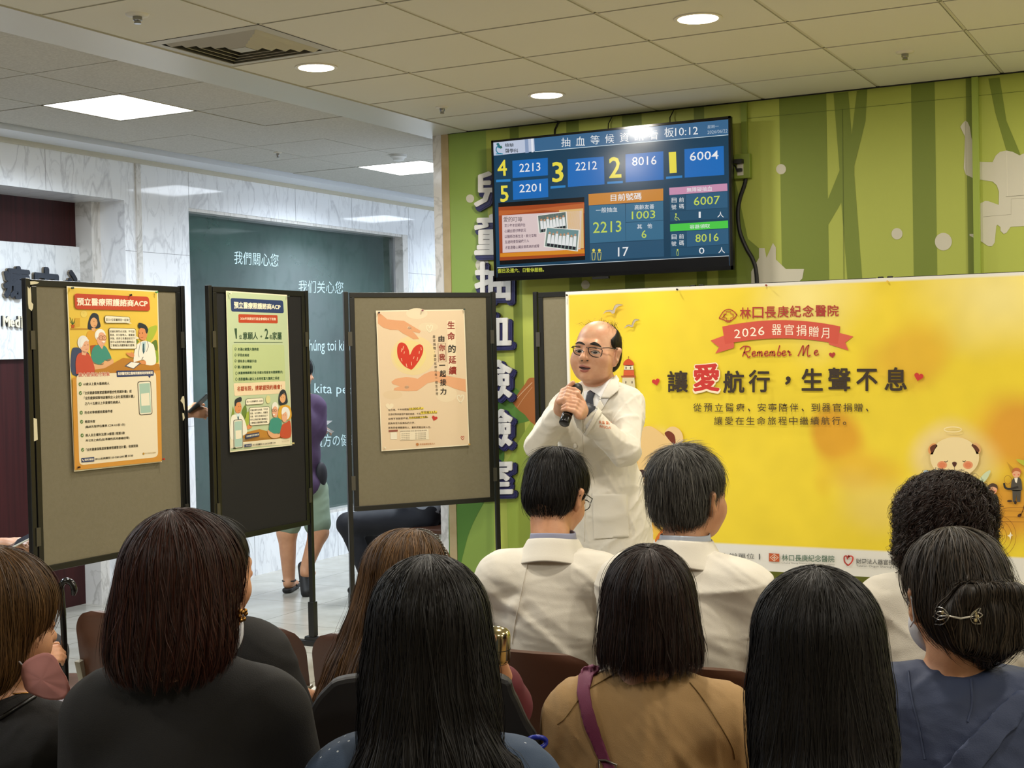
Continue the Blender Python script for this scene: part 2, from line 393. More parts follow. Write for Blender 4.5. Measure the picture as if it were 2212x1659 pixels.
wall_g.poly([(1860,455),(1925,447),(1965,700),(2040,880),(2066,940),(2200,1100),(2200,1200),(1990,960),(1965,870),(1900,650)], G_dark)
wall_g.poly([(300,940),(395,1030),(470,1380),(540,1440),(540,1700),(300,1700)], G_dark)
wall_g.sub = lambda x, y: (x, y)
wall_g.poly([(1085,830),(1150,872),(1150,905),(1093,930),(1085,1010),(1022,1130),(1000,1200),(975,1300),(975,1000),(1040,930)], '#4f7a2c', True)
wall_g.poly([(1093,1000),(1150,905),(1160,1300),(1100,1300)], '#93a640')
wall_g.up()
wall_g.poly([(1148,816),(1134,830),(1116,855),(1108,868),(1119,884),(1134,896),(1149,913),(1180,925),(1190,830)], '#a5622c', True)
wall_g.up(); wall_g.line([(1150,826),(1128,848),(1112,866)], 1.2, '#d8b99a', True); wall_g.line([(1150,836),(1130,862),(1118,880)], 1.0, '#c99d74', True)
WHT = '#c9c5b4'
for x, y, r in ((1687.4,365.5,11),(1937.8,505,12.3),(2038,522,19),(1015.8,429,9),(1265,615,9.5),(1042,572,15)): wall_g.ell(x, y, r*0.97, r, WHT)
wall_g.sub = E8
wall_g.poly([(325,150),(350,112),(375,90),(395,105),(415,150),(430,250),(458,340),(462,478),(630,482),(660,420),(700,385),(760,372),(820,385),(885,418),(930,398),(1100,380),(1300,500),(1400,900),(1350,1085),(926,1085),(800,1092),(760,1150),(735,1158),(705,1130),(705,1095),(675,1072),(665,1085),(650,1240),(625,1275),(590,1275),(515,1225),(470,1205),(413,1175),(413,1158),(470,1158),(475,1000),(515,870),(560,848),(590,850),(688,885),(690,760),(670,700),(630,665),(463,640),(378,600),(358,540),(365,400),(370,240)], WHT)
wall_g.sub = R3
wall_g.poly([(490,1690),(490,1570),(535,1490),(535,1435),(567,1435),(578,1490),(615,1405),(632,1430),(632,1500),(690,1555),(795,1555),(785,1610),(700,1690)], WHT)
wall_g.up()
wall_g.line([(470,685),(1030,632),(2250,508)], 2.2, '#59691f'); wall_g.line([(1017,630),(1026,1650)], 3, '#59691f')
wall_g.sub = E8
wall_g.line([(540,998),(805,975),(805,830),(1100,815)], 3, '#8e8a76'); wall_g.line([(763,380),(770,800)], 4, '#dedac8'); wall_g.line([(755,808),(960,792)], 4, '#6b6a52'); wall_g.line([(375,100),(380,600)], 2.5, '#a7a38f')
wall_g.sub = lambda x, y: (x, y)
w2 = w
off = len(w2.v)
for fi, fc in enumerate(wall_g.mb.f): pass
w2.v += [tuple(v) for v in wall_g.mb.v]; w2.f += [[off+i for i in fc] for fc in wall_g.mb.f]; w2.mi += [i+1 for i in wall_g.mb.mi]; w2.sm += wall_g.mb.sm
struct('wall_front', w2, [mat('vinyl_green', G_base, rough=0.55)]+wall_g.mats)
# top shadow gap / dark edge strip where wall meets the ceiling
g = MB(); g.box((-4.19, WY-0.02, ZC-0.006), (3.3, WY-0.001, ZC-0.001)); struct('trim_7', g, M_dark)
# walls behind and beside the camera
M_back = mat('beige_wall', '#bdb6a2', rough=0.7)
w = MB(); w.box((3.3, -3.2, 0), (3.5, 7.36, ZC)); struct('wall_right', w, M_back)
w = MB(); w.box((-7.2, -3.4, 0), (3.5, -3.2, ZC)); struct('wall_back', w, M_back)
w = MB(); w.box((-7.2, -3.2, 0), (-6.83, 14.2, ZC)); struct('wall_outer', w, M_back)

# ------------------------------------------------------------------ lamps
def area_light(name, loc, size, power, color, shape='DISK', spread=180, parent=None, size_y=None):
    l = bpy.data.lights.new(name, 'AREA'); l.shape = shape; l.size = size; l.energy = power; l.color = color; l.spread = math.radians(spread)
    if size_y: l.size_y = size_y
    o = bpy.data.objects.new(name, l); COL.objects.link(o); o.location = loc
    if parent: o.parent = parent
    return o
M_glow = mat('lamp_glow', '#fff3dc', emit=7.0); M_trim = mat('lamp_trim', '#d8d2c2', rough=0.4)
def downlight(x, y, label, group=None):
    r = empty('ceiling_downlight', (x, y, ZC), label, 'light', group)
    b1 = MB(); b1.lathe([(0.098, 0.004), (0.098, -0.006), (0.090, -0.009), (0.082, -0.006), (0.082, 0.003)]); b1.build('trim_ring', M_trim, r)
    b2 = MB(); b2.lathe([(0.0, -0.0072), (0.081, -0.0072), (0.081, -0.0052), (0.0, -0.0052)], n=32); b2.build('lens', M_glow, r)
    area_light('downlight_lamp', (0, 0, -0.012), 0.16, DOWN_W, WARM, parent=r)
    return r
downlight(-3.725, 5.205, 'round ceiling downlight beside the square air vent')
downlight(-3.138, 6.415, 'round ceiling downlight above left half of the television, nearest to the green wall')
downlight(-1.898, 5.285, 'round ceiling downlight at the top right, largest of the three')
for x, y in ((-0.05, 6.4), (0.6, 5.2), (-3.15, 2.9), (-1.3, 3.1), (0.6, 2.9), (2.4, 4.2), (2.4, 6.4), (-3.15, 0.6), (0.6, 0.6), (2.4, 1.6)):
    downlight(x, y, 'round ceiling downlight in the ceiling over the audience, outside the picture', 'downlights over the audience')
M_panel = mat('panel_glow', '#eef6ff', emit=5.5)
for k, (x0, x1, y0, y1) in enumerate(pan_cells):
    lab = ['square white light panel in the corridor ceiling at the upper left', 'square white light panel far down the corridor, next to the marble corner'][k] if k < 2 else 'square white light panel in the corridor ceiling outside the picture'
    r = empty('ceiling_light_panel', ((x0+x1)/2, (y0+y1)/2, ZC), lab, 'light', None if k < 2 else 'corridor panels outside the picture')
    hx, hy = (x1-x0)/2-0.006, (y1-y0)/2-0.006
    b1 = MB(); b1.box((-hx+0.008, -hy+0.008, -0.002), (hx-0.008, hy-0.008, 0.006)); b1.build('diffuser', M_panel, r)
    b2 = MB()
    for a in ((-hx, -hy, -hx+0.008, hy), (hx-0.008, -hy, hx, hy), (-hx, -hy, hx, -hy+0.008), (-hx, hy-0.008, hx, hy)): b2.box((a[0], a[1], -0.004), (a[2], a[3], 0.008))
    b2.build('frame', M_trim, r)
    area_light('panel_lamp', (0, 0, -0.008), 2*hx, PANEL_W, COOL, 'RECTANGLE', 160, r, 2*hy)
# air vent
vx0, vx1, vy0, vy1 = XS[0]+0.008, XS[1]-0.008, YS[13]+0.008, YS[14]-0.008
r = empty('ceiling_vent', ((vx0+vx1)/2, (vy0+vy1)/2, ZC), 'square grey four way air vent set in the ceiling', 'vent')
hx, hy = (vx1-vx0)/2, (vy1-vy0)/2; M_vent = mat('vent_grey', '#b5b0a2', rough=0.45)
b1 = MB()
def ring(b, ax, ay, bx, by, z0, z1, mi=0):
    v = [(-ax,-ay,z0),(ax,-ay,z0),(ax,ay,z0),(-ax,ay,z0),(-bx,-by,z1),(bx,-by,z1),(bx,by,z1),(-bx,by,z1)]
    b.add(v, [(0,1,5,4),(1,2,6,5),(2,3,7,6),(3,0,4,7)], mi)
ring(b1, hx, hy, hx-0.045, hy-0.045, -0.001, -0.004); b1.build('frame', M_vent, r)
for k in range(5):
    a = 0.250-k*0.044; b2 = MB(); ring(b2, a, a*hy/hx, a-0.030, (a-0.030)*hy/hx, 0.011, -0.012); lo_ = b2.build('louver', M_vent, r); sd = lo_.modifiers.new('t', 'SOLIDIFY'); sd.thickness = 0.002
b2 = MB(); b2.box((-0.04, -0.037, -0.014), (0.04, 0.037, -0.010)); b2.build('centre_plate', M_vent, r)
b2 = MB(); b2.box((-hx, -hy, 0.0121), (hx, hy, 0.0135)); b2.build('duct', M_dark, r)
# sprinklers, smoke detectors
def sprinkler(x, y, lab, small=1.0):
    r = empty('ceiling_sprinkler', (x, y, ZC-0.002), lab, 'sprinkler')
    b1 = MB(); b1.lathe([(0.0, 0), (0.046*small, 0), (0.042*small, -0.006), (0.022*small, -0.009), (0, -0.009)]); b1.build('cover_plate', M_trim, r)
    b2 = MB(); b2.lathe([(0.0, -0.009), (0.018*small, -0.009), (0.018*small, -0.022), (0.012*small, -0.026), (0.014*small, -0.036), (0, -0.036)], n=16); b2.build('nozzle', mat('chrome', '#9a9a98', rough=0.25, metal=1.0), r)
sprinkler(-3.728, 4.043, 'ceiling sprinkler head left of the square air vent')
sprinkler(-3.762, 6.404, 'ceiling sprinkler head near the marble corner post', 0.8)
sprinkler(-1.31, 6.406, 'ceiling sprinkler head above the green wall at the right', 0.9)
p = at_z(600, 328, ZC); sprinkler(p[0], p[1], 'small sprinkler head in the corridor ceiling', 0.6)
p = at_z(928, 352, ZC-0.02); r = empty('smoke_detector', (p[0]-0.03, p[1]-0.35, ZC-0.003), 'round white smoke detector on the corridor ceiling in front of the far light panel', 'smoke detector')
b1 = MB(); b1.lathe([(0, 0), (0.055, 0), (0.055, -0.016), (0.04, -0.024), (0.036, -0.036), (0.02, -0.042), (0, -0.042)]); b1.build('housing', M_white, r)
# ================================================================== THINGS ON THE WALLS
Iden = lambda x, y: (x, y)
# ---- television
TY = 7.05
tv = empty('television', (-3.085, TY, 2.403), 'large black wall television showing blue waiting number board', 'television')
def loc(v, o): return (v[0]-o[0], v[1]-o[1], v[2]-o[2])
TVO = np.array([-3.085, TY, 2.403])
x0, x1, z0, z1 = -3.812, -2.358, 1.993, 2.812
b = MB(); b.box(loc((x0, TY, z0), TVO), loc((x1, TY+0.03, z1), TVO)); b.box(loc((x0+0.25, TY+0.03, z0+0.08), TVO), loc((x1-0.25, TY+0.055, z1-0.2), TVO))
b.build('housing', mat('tv_black', '#0b0b0c', rough=0.3), tv, bevel=0.003)
b = MB()
for q in ((x0, z0, x0+0.012, z1), (x1-0.012, z0, x1, z1), (x0, z1-0.012, x1, z1), (x0, z0, x1, z0+0.022)): b.box(loc((q[0], TY-0.006, q[1]), TVO), loc((q[2], TY, q[3]), TVO))
b.build('bezel', mat('tv_gloss', '#08080a', rough=0.15), tv)
b = MB(); b.box(loc((-3.3, TY+0.055, 2.2), TVO), loc((-2.9, WY-0.002, 2.6), TVO)); b.build('wall_bracket', mat('tv_black', '#0b0b0c'), tv)
tp = Print(lambda x, y: at_y(x, y, TY)-TVO, (0, -1, 0), sub=T7, eps=0.0002, rough=0.2, emit=0.62, pre='screen'); tp.off = 0.0006
BG = '#17405a'; BL = '#1b6fc0'; YE = '#f2e34a'; WH = '#f4f6f7'; PN = '#2f5f80'; YG = '#c9dc5c'
tp.quad([(92,278),(1966,103),(1978,1290),(122,1372)], BG); tp.up()
tp.quad([(420,250),(1966,103),(1967,222),(425,358)], '#3c6a92'); tp.quad([(92,278),(420,250),(425,358),(100,392)], '#c5cfe4')
tp.up(); tp.quad([(345,258),(372,255),(378,368),(350,371)], '#8fa3c4'); tp.quad([(395,254),(410,252),(416,364),(400,366)], '#eef2fa')
tp.line([(425,360),(1967,226)], 5, '#cfe3ee')
# microscope pictogram
tp.poly([(118,298),(135,288),(158,325),(140,335)], '#2b6f78'); tp.line([(150,330),(125,322),(118,350),(135,372),(160,374)], 8, '#2b7f98', True); tp.rect(115, 374, 172, 382, '#3a95b5'); tp.poly([(145,318),(160,312),(168,330),(152,338)], '#3a6a50')
tp.text('檢驗', ((188,293),(258,322)), '#1d2a30', 0.01); tp.text('醫學科', ((190,336),(293,368)), '#1d2a30', 0.01)
for i, ch in enumerate('抽血等候資訊看'):
    x = 636+i*116.5; y = 249-i*9.6; tp.text(ch, ((x, y), (x+72, y+72)), WH)
tp.text('板', ((1457,168),(1533,245)), WH); tp.text('10:12', [(1543,172),(1725,160),(1725,222),(1543,236)], WH)
tp.text('星期一', [(1800,150),(1890,144),(1890,170),(1800,176)], '#b9c9d6'); tp.text('2026/06/22', [(1800,193),(1960,180),(1960,207),(1800,220)], '#b9c9d6')
for q in ([(247,432),(529,409),(530,548),(249,570)], [(250,596),(530,573),(533,722),(253,744)], [(686,421),(975,399),(981,620),(689,642)], [(1147,382),(1449,357),(1452,583),(1149,605)], [(1617,340),(1930,315),(1934,545),(1619,567)]): tp.quad(q, BL)
tp.up()
for t, q in (('2213', [(303,457),(470,445),(470,512),(303,524)]), ('2201', [(303,622),(474,612),(474,676),(303,686)]), ('2212', [(750,446),(921,434),(921,500),(750,512)]), ('8016', [(1200,404),(1395,392),(1395,462),(1200,474)]), ('6004', [(1660,364),(1888,350),(1888,420),(1660,434)])): tp.text(t, q, WH, 0.004)
for t, q in (('4', [(127,428),(200,424),(206,550),(130,556)]), ('5', [(148,632),(213,628),(218,755),(152,764)]), ('3', [(562,445),(650,438),(656,600),(565,606)]), ('2', [(1016,405),(1110,398),(1116,566),(1018,572)]), ('1', [(1492,365),(1550,361),(1556,528),(1500,532)])): tp.text(t, q, YE, 0.02)
for q in ([(118,584),(232,578),(232,598),(118,604)], [(551,636),(670,627),(670,645),(551,655)], [(1003,600),(1127,592),(1127,610),(1003,618)], [(1471,560),(1600,549),(1600,567),(1471,578)]): tp.quad(q, '#2d86c9')
tp.quad([(853,698),(1448,653),(1449,750),(855,788)], '#d08a35'); tp.quad([(858,790),(1145,776),(1150,1072),(864,1090)], '#3b7090'); tp.quad([(1150,776),(1448,753),(1450,905),(1150,922)], '#3b7090'); tp.quad([(1150,926),(1450,908),(1452,1058),(1152,1072)], '#3b7090'); tp.quad([(864,1094),(1452,1062),(1455,1195),(866,1226)], '#2b5674')
tp.quad([(1496,648),(1958,613),(1960,672),(1498,706)], '#cf95b5'); tp.quad([(1629,700),(1960,676),(1962,805),(1630,826)], PN); tp.quad([(1500,708),(1626,700),(1628,826),(1502,835)], '#23516e'); tp.quad([(1502,838),(1962,808),(1964,890),(1504,915)], '#23516e')
tp.quad([(1503,938),(1964,908),(1966,968),(1504,996)], '#4fcf4a'); tp.quad([(1634,994),(1966,972),(1968,1096),(1636,1118)], PN); tp.quad([(1506,1000),(1630,994),(1632,1118),(1508,1126)], '#23516e'); tp.quad([(1508,1130),(1968,1100),(1970,1168),(1510,1194)], '#23516e')
tp.up()
tp.text('目前號碼', [(1030,700),(1275,684),(1275,742),(1030,756)], WH, 0.01); tp.text('一般抽血', [(912,808),(1083,799),(1083,840),(912,848)], WH); tp.text('高齡友善', [(1220,785),(1376,777),(1376,815),(1220,823)], WH)
tp.text('2213', [(890,922),(1115,908),(1115,998),(890,1010)], YG, 0.004); tp.text('1003', [(1198,836),(1385,826),(1385,890),(1198,900)], YG, 0.004); tp.text('其', ((1240,938),(1280,976)), WH); tp.text('他', ((1322,932),(1360,970)), WH); tp.text('6', ((1276,985),(1315,1048)), YG, 0.004); tp.text('17', [(1088,1122),(1172,1118),(1172,1190),(1088,1196)], WH, 0.004)
tp.text('無障礙抽血', [(1635,648),(1838,634),(1838,672),(1635,684)], WH); tp.text('6007', [(1692,722),(1900,710),(1900,776),(1692,790)], YG, 0.004); tp.text('容器領取', [(1660,942),(1820,934),(1820,966),(1660,976)], WH); tp.text('8016', [(1705,1018),(1890,1008),(1890,1072),(1705,1082)], YG, 0.004)
for yy in (0, 292):
    for ch, x, y in (('目', 1516, 728), ('前', 1575, 724), ('號', 1514, 782), ('碼', 1575, 776)): tp.text(ch, ((x, y+yy), (x+38, y+yy+38)), WH)
tp.text('1', ((1731,838),(1747,888)), WH); tp.text('人', ((1880,838),(1930,884)), WH); tp.text('0', ((1733,1124),(1776,1174)), WH); tp.text('人', ((1888,1120),(1940,1168)), WH)
tp.line([(1550,862),(1550,885),(1566,888),(1578,905)], 5, YG, True); tp.line([(1553,868),(1542,885),(1545,902),(1560,905)], 4, YG, True); tp.ell(1550, 857, 7, 7, YG)
tp.ell(1563, 1142, 7, 7, YG); tp.line([(1556,1152),(1570,1152),(1570,1172),(1567,1188),(1559,1188),(1556,1172),(1556,1152)], 3, YG)
for x in (894, 940): tp.ell(x, 1146, 11, 13, '#e8d85a'); tp.line([(x-14,1165),(x+14,1163),(x+12,1192),(x+9,1222),(x-9,1224),(x-12,1192),(x-14,1165)], 4, '#e8d85a')
# video window
tp.quad([(135,768),(820,722),(827,1222),(147,1262)], '#0a0808'); tp.up(); tp.quad([(137,802),(818,760),(824,1190),(146,1228)], '#a84a1c')
tp.up(); tp.poly([(140,830),(400,822),(820,770),(820,850),(500,826),(140,870)], '#c4672f', False); tp.up(); tp.quad([(165,868),(800,830),(790,1140),(170,1165)], '#e4cfcd'); tp.quad([(620,826),(812,812),(816,1130),(620,1130)], '#e6bf7c'); tp.quad([(150,1170),(820,1135),(824,1170),(150,1200)], '#df8f22'); tp.up()
tp.text('愛的叮嚀', ((178,878),(325,920)), '#3a2a30', 0.0)
for k, t in enumerate(('至少每年定期評估', '心臟血管健康狀況', '以醫師改善生活・飲食型態', '及適時接受醫療介入', '才能遠離心臟血管疾病的威脅')): tp.text(t, [(185+k*1, 936+k*44), (350+(0,5,90,30,112)[k], 930+k*42), (350+(0,5,90,30,112)[k], 956+k*42), (185+k, 962+k*44)], '#4a2c48', 0.008)
def snap(q):
    tp.up(); tp.quad(q, '#f2efe6'); tp.up(); Q = [np.array(p, float) for p in q]; c = sum(Q)/4; I = [c+(p-c)*0.93 for p in Q]; tp.quad(I, '#7d8f86')
    L = lambda u, v: (1-v)*((1-u)*I[0]+u*I[1])+v*((1-u)*I[3]+u*I[2])
    tp.quad([L(0, 0), L(1, 0), L(1, .28), L(0, .3)], '#5fa0b0' if q[0][0] > 500 else '#3b3b40'); tp.up()
    for k in range(8):
        u = 0.06+k*0.115; h = 0.2+0.06*math.sin(k*2.3); tp.quad([L(u, h+.12), L(u+.085, h+.12), L(u+.1, .82), L(u-.01, .82)], '#eef0ee'); tp.quad([L(u, .82), L(u+.09, .82), L(u+.08, .98), L(u, .98)], '#26262e')
        p = L(u+.045, h+.06); tp.ell(p[0], p[1], 8, 10, '#c99a78', 10); tp.up(0)
snap([(443,868),(680,835),(690,975),(458,1012)]); snap([(515,960),(786,982),(770,1155),(498,1118)])
# ticker
tp.quad([(128,1284),(1972,1190),(1976,1272),(128,1362)], '#0a0a0c'); tp.up(); tp.line([(128,1284),(1972,1190),(1976,1278),(128,1366)], 4, '#dfe8ee', closed=True)
tp.text('假日及週六、日暫停服務。', [(133,1292),(500,1282),(500,1316),(133,1328)], '#d8e04a', 0.01)
tp.build('screen', tv)
b = MB(); b.box((-0.1, -0.004, -0.425), (0.0, 0.015, -0.412)); b.build('sensor', mat('tv_black', '#0b0b0c'), tv)
# thin cables above the television
for x_, nm in ((1202, 'short black cable between ceiling and the left half of the television'), (1318, 'thin black cable between ceiling and the middle of the television'), (1452, 'thin black cable between ceiling and the right part of the television')):
    p = at_y(x_, 262, 7.15); b = MB(); b.tube([(p[0], 7.18, ZC-0.008), (p[0]-0.02, 7.17, ZC-0.05), (p[0]-0.03+0.02, 7.14, 2.80), (p[0]-0.02, 7.12, 2.7)], 0.003 if x_ != 1202 else 0.006, 8)
    tag(b.build('television_cable', mat('tv_black', '#0b0b0c')), nm, 'cable')

# ---- raised characters on the green wall
M_sgn_w = mat('sign_white', '#d8d6d2', rough=0.45); M_sgn_b = mat('sign_navy', '#2a2a5c', rough=0.5)
def raised(ch, q, plane_map, n, front, back, depth, name, label, bold=0.03, bbold=0.075, shift=(0.012, -0.018), cat='sign character'):
    """q: TL,TR,BR,BL pixel quad on the wall; front slab and wider backing slab"""
    objs = []
    for k, (bd, m_, d0, d1, sh) in enumerate(((bold, front, depth*0.6, depth, (0, 0)), (bbold, back, 0.0, depth*0.6, shift))):
        if m_ is None: continue
        v0, f0 = glyphs(ch, bold); v, f = glyphs(ch, bd)
        x0_, x1_, y0_, y1_ = v0[:, 0].min(), v0[:, 0].max(), v0[:, 1].min(), v0[:, 1].max()
        Q = [plane_map(*p) for p in q]; n = np.array(n, float); mb = MB(); base = []
        for p in v:
            u = (p[0]-x0_)/(x1_-x0_); w_ = 1-(p[1]-y0_)/(y1_-y0_)
            base.append(n*p[2]*30+(1-w_)*((1-u)*Q[0]+u*Q[1])+w_*((1-u)*Q[3]+u*Q[2]) + (Q[1]-Q[0])/np.linalg.norm(Q[1]-Q[0])*sh[0] + np.array([0, 0, sh[1]]))
        base = np.array(base); nv = len(base); c0 = base.mean(0) if k == 0 else c0
        O = c0; vs = [tuple(p-O+n*(d1+0.0005)) for p in base]+[tuple(p-O+n*(d0+0.0005)) for p in base]
        fs = [list(x) for x in f]+[[nv+i for i in reversed(x)] for x in f]; from collections import Counter
        ec = Counter()
        for x in f:
            for i in range(len(x)): ec[(x[i], x[(i+1) % len(x)])] += 1
        for (a, b_) in ec:
            if (b_, a) not in ec: fs.append([b_, a, nv+a, nv+b_])
        mb.add(vs, fs); objs.append((mb, m_))
    if len(objs) == 1:
        o = objs[0][0].build(name, objs[0][1]); o.location = tuple(O); tag(o, label, cat); return o
    r = empty(name, tuple(O), label, cat)
    objs[0][0].build('character_face', objs[0][1], r); objs[1][0].build('backing', objs[1][1], r); return r
gw = lambda x, y: at_y(x, y, WY)
yy = [(372,448),(464,552),(566,652),(672,748),(778,862),(884,966),(990,1068)]
for k, ch in enumerate('兒童抽血檢驗室'):
    a, b_ = yy[k]; xl, xr = 1029+k*0.7, 1106+k*1.2
    w_ = 'first second third fourth fifth sixth last'.split()[k]
    raised(ch, [(xl, a), (xr, a-2), (xr, b_-2), (xl, b_)], gw, (0, -1, 0), M_sgn_w, M_sgn_b, 0.03, 'wall_sign_character', 'raised white wall character %s, %s from the top of the vertical sign' % (ch, w_), bold=0.035, bbold=0.085)
# ---- socket box, plugs, cable, trunking
r = empty('socket_box', (-2.337, WY, 2.556), 'green painted socket box on the wall right of the television', 'socket')
b = MB(); b.box((-0.045, -0.045, -0.066), (0.045, -0.001, 0.066)); b.build('box', mat('paint_green', '#7f9136', rough=0.4), r, bevel=0.003)
b = MB(); b.box((-0.024, -0.048, -0.05), (0.01, -0.045, 0.036)); b.build('socket_plate', mat('socket_white', '#cfccc0'), r)
b = MB(); b.box((-0.03, -0.085, 0.012), (0.014, -0.048, 0.034)); b.tube([(-0.03, -0.075, 0.02), (-0.055, -0.06, 0.015), (-0.07, -0.01, 0.0)], 0.005, 8); tag(b.build('power_plug', M_BLK if 'M_BLK' in globals() else mat('rubber_black', '#101012', rough=0.5)), 'upper black power plug in the green socket box', 'plug').location = (-2.337, WY, 2.556)
b = MB(); b.box((-0.022, -0.07, -0.03), (0.006, -0.048, -0.014)); b.tube([(-0.022, -0.062, -0.022), (-0.03, -0.06, 0.0), (-0.045, -0.055, 0.01)], 0.004, 8); tag(b.build('power_plug', mat('rubber_black', '#101012', rough=0.5)), 'lower small black plug in the green socket box', 'plug').location = (-2.337, WY, 2.556)
b = MB(); pts = [at_y(x, y, WY-0.012) for x, y in ((1611,386),(1608,400),(1598,430),(1594,460),(1598,500),(1612,535),(1625,558),(1633,585),(1636,640),(1638,760))]
b.tube(smooth_line(pts, 5), 0.011, 10); tag(b.build('wall_cable', mat('rubber_black', '#101012', rough=0.5)), 'thick black cable curving down the green wall below the socket box', 'cable')
b = MB(); b.box((-2.345, WY-0.018, 2.624), (-2.312, WY-0.0008, ZC-0.008)); tag(b.build('cable_trunking', mat('paint_green', '#7f9136'), bevel=0.001), 'narrow green cable trunking above the socket box', 'trunking')
b = MB(); b.box((-1.143, WY-0.03, 0.0), (-1.112, WY-0.0012, ZC-0.008)); tag(b.build('cable_trunking', mat('paint_green2', '#93a542'), bevel=0.001), 'tall green vertical trunking crossing the white elephant shape', 'trunking')

# ---- marble sign on the timber wall
SX = XW-0.35
r = MB(); P0 = at_x(0, 520, SX+0.03); P1 = at_x(192, 537, SX+0.03); P2 = at_x(0, 775, SX+0.03)
r.box((SX+0.0005, P0[1]-1.6, P2[2]-0.005), (SX+0.03, P1[1], P0[2])); sg = r.build('sign_slab', marble('marble_sign', base='#e2e6ea', vein='#9fa5ad', scale=1.4, rough=0.15), None, bevel=0.002)
tag(sg, 'white marble sign slab on the dark timber wall', 'sign')
sm = lambda x, y: at_x(x, y, SX+0.031)
M_gun = mat('letter_gunmetal', '#2d323c', rough=0.35, metal=0.3); M_brs = mat('letter_edge', '#9b8f7c', rough=0.3, metal=0.6)
for (ch, q), wd in zip((('療', [(2,572),(58,577),(58,650),(2,643)]), ('中', [(68,575),(120,580),(120,655),(68,650)]), ('心', [(132,582),(172,586),(172,655),(132,650)])), ('leftmost, cut off by the picture edge', 'the one in the middle of three', 'rightmost, small strokes')):
    raised(ch, q, sm, (1, 0, 0), M_gun, M_brs, 0.028, 'sign_character', 'dark raised character %s on the white marble sign, %s' % (ch, wd), bold=0.05, bbold=0.051, shift=(0, 0))
M_crm = mat('letter_cream', '#e9e2cc', rough=0.4)
for ch, q in (('M', [(2,682),(16,683),(16,706),(2,705)]), ('e', [(17,690),(26,691),(26,707),(17,706)]), ('d', [(28,682),(38,683),(38,708),(28,707)]), ('i', [(41,683),(45,683),(45,709),(41,708)]), ('c', [(47,691),(56,692),(56,709),(47,709)])):
    raised(ch, q, sm, (1, 0, 0), M_crm, M_gun, 0.02, 'sign_letter', 'small cream raised letter %s on the white marble sign' % ch, bold=0.03, bbold=0.031, shift=(0, 0), cat='sign letter')
# ---- white lettering on the green glass
GXp = XW-0.0995
gp = Print(lambda x, y: at_x(x, y, GXp), (1, 0, 0), rough=0.5, pre='glass'); gp.off = 0.0006
GLW = '#b9cfd0'
gp.text('我們關心您', [(506,542),(602,549),(601,577),(506,570)], GLW); gp.text('我们关心您', [(645,605),(742,608),(741,635),(645,632)], GLW)
gp.text('Chúng toi kính chúc', [(655,733),(800,735),(800,764),(655,766)], GLW); gp.text('kita peduli', [(679,828),(790,832),(790,858),(679,856)], GLW); gp.text('貴方の健康を', [(680,938),(790,938),(790,962),(680,966)], GLW)
o = gp.build('glass_lettering', win)

# ================================================================== DISPLAY BOARDS
M_frame = mat('board_frame_black', '#131310', rough=0.35); M_fab = mat('board_fabric_grey', '#77705b', rough=0.95, bump=0.4, bscale=500, color2='#746d57', scale=60); M_fabb = mat('board_fabric_black', '#0f0e0c', rough=0.9, bump=0.3, bscale=500)
M_steel = mat('hinge_steel', '#5b5850', rough=0.4, metal=0.7); M_foam = mat('torn_foam', '#d8cfae', rough=0.9)
def board(A, B, z0, z1, fab, label, feet=(0, 1), ztop=None, fw=0.028, panel_left=0):
    """A,B ground points; frame between, poles at both ends, weighted feet"""
    A = np.array([A[0], A[1], 0.]); B = np.array([B[0], B[1], 0.]); d = B-A; W = np.linalg.norm(d); t = d/W; n = np.array([t[1], -t[0], 0.])  # n faces the camera side
    if n @ (-A) < 0: n = -n
    r = empty('display_board', tuple(A), label, 'display board', 'poster display boards')
    L = lambda u, v, z: tuple(t*u+n*v+np.array([0, 0, z]))
    def lb(mb, u0, u1, v0, v1, za, zb, mi=0):
        vs = [L(u, v, z) for z in (za, zb) for u, v in ((u0, v0), (u1, v0), (u1, v1), (u0, v1))]; mb.add(vs, [(0,3,2,1),(4,5,6,7),(0,1,5,4),(1,2,6,5),(2,3,7,6),(3,0,4,7)], mi)
    b = MB(); a0, a1 = 0.034, W-0.034
    lb(b, a0, a1, -0.012, 0.012, z1-fw, z1); lb(b, a0, a1, -0.012, 0.012, z0, z0+fw); lb(b, a0, a0+fw, -0.012, 0.012, z0+fw, z1-fw); lb(b, a1-fw, a1, -0.012, 0.012, z0+fw, z1-fw)
    b.build('frame', M_frame, r, bevel=0.002)
    b = MB(); lb(b, a0+fw, a1-fw, -0.008, 0.006, z0+fw, z1-fw); b.build('fabric_panel', fab, r)
    for u in (0.013, W-0.013):
        b = MB(); lb(b, u-0.013, u+0.013, -0.013, 0.013, 0.03, z1+0.005); lb(b, u-0.019, u+0.019, -0.019, 0.019, 0.05, 0.24); b.build('pole', M_frame, r, bevel=0.003)
    for k in feet:
        u = (0.013, W-0.013)[k]; b = MB(); lb(b, u-0.03 if k else u-0.012, u+0.012 if k else u+0.03, -0.17, 0.17, 0.0, 0.03); lb(b, u-0.019, u+0.019, -0.05, 0.05, 0.0, 0.05); b.build('foot', M_frame, r, bevel=0.008)
    for z in (z0+0.12, z1-0.30):
        for u in (0.03, W-0.03): b = MB(); lb(b, u-0.012, u+0.012, 0.012, 0.017, z, z+0.08); b.build('hinge', M_steel, r)
    return r, A, t, n, W
P_ = lambda q, z=1.93: at_z(q[0], q[1], z)
b1 = board(P_((50, 603)), P_((395, 620)), 0.665, 1.93, M_fab, 'leftmost display board, grey fabric in a black frame with a torn edge')
b2 = board(P_((432, 618))+np.array([0.015,0.03,0]), P_((669, 630))+np.array([0.0,-0.03,0]), 0.663, 1.93, M_fabb, 'middle display board with black fabric in a black frame')
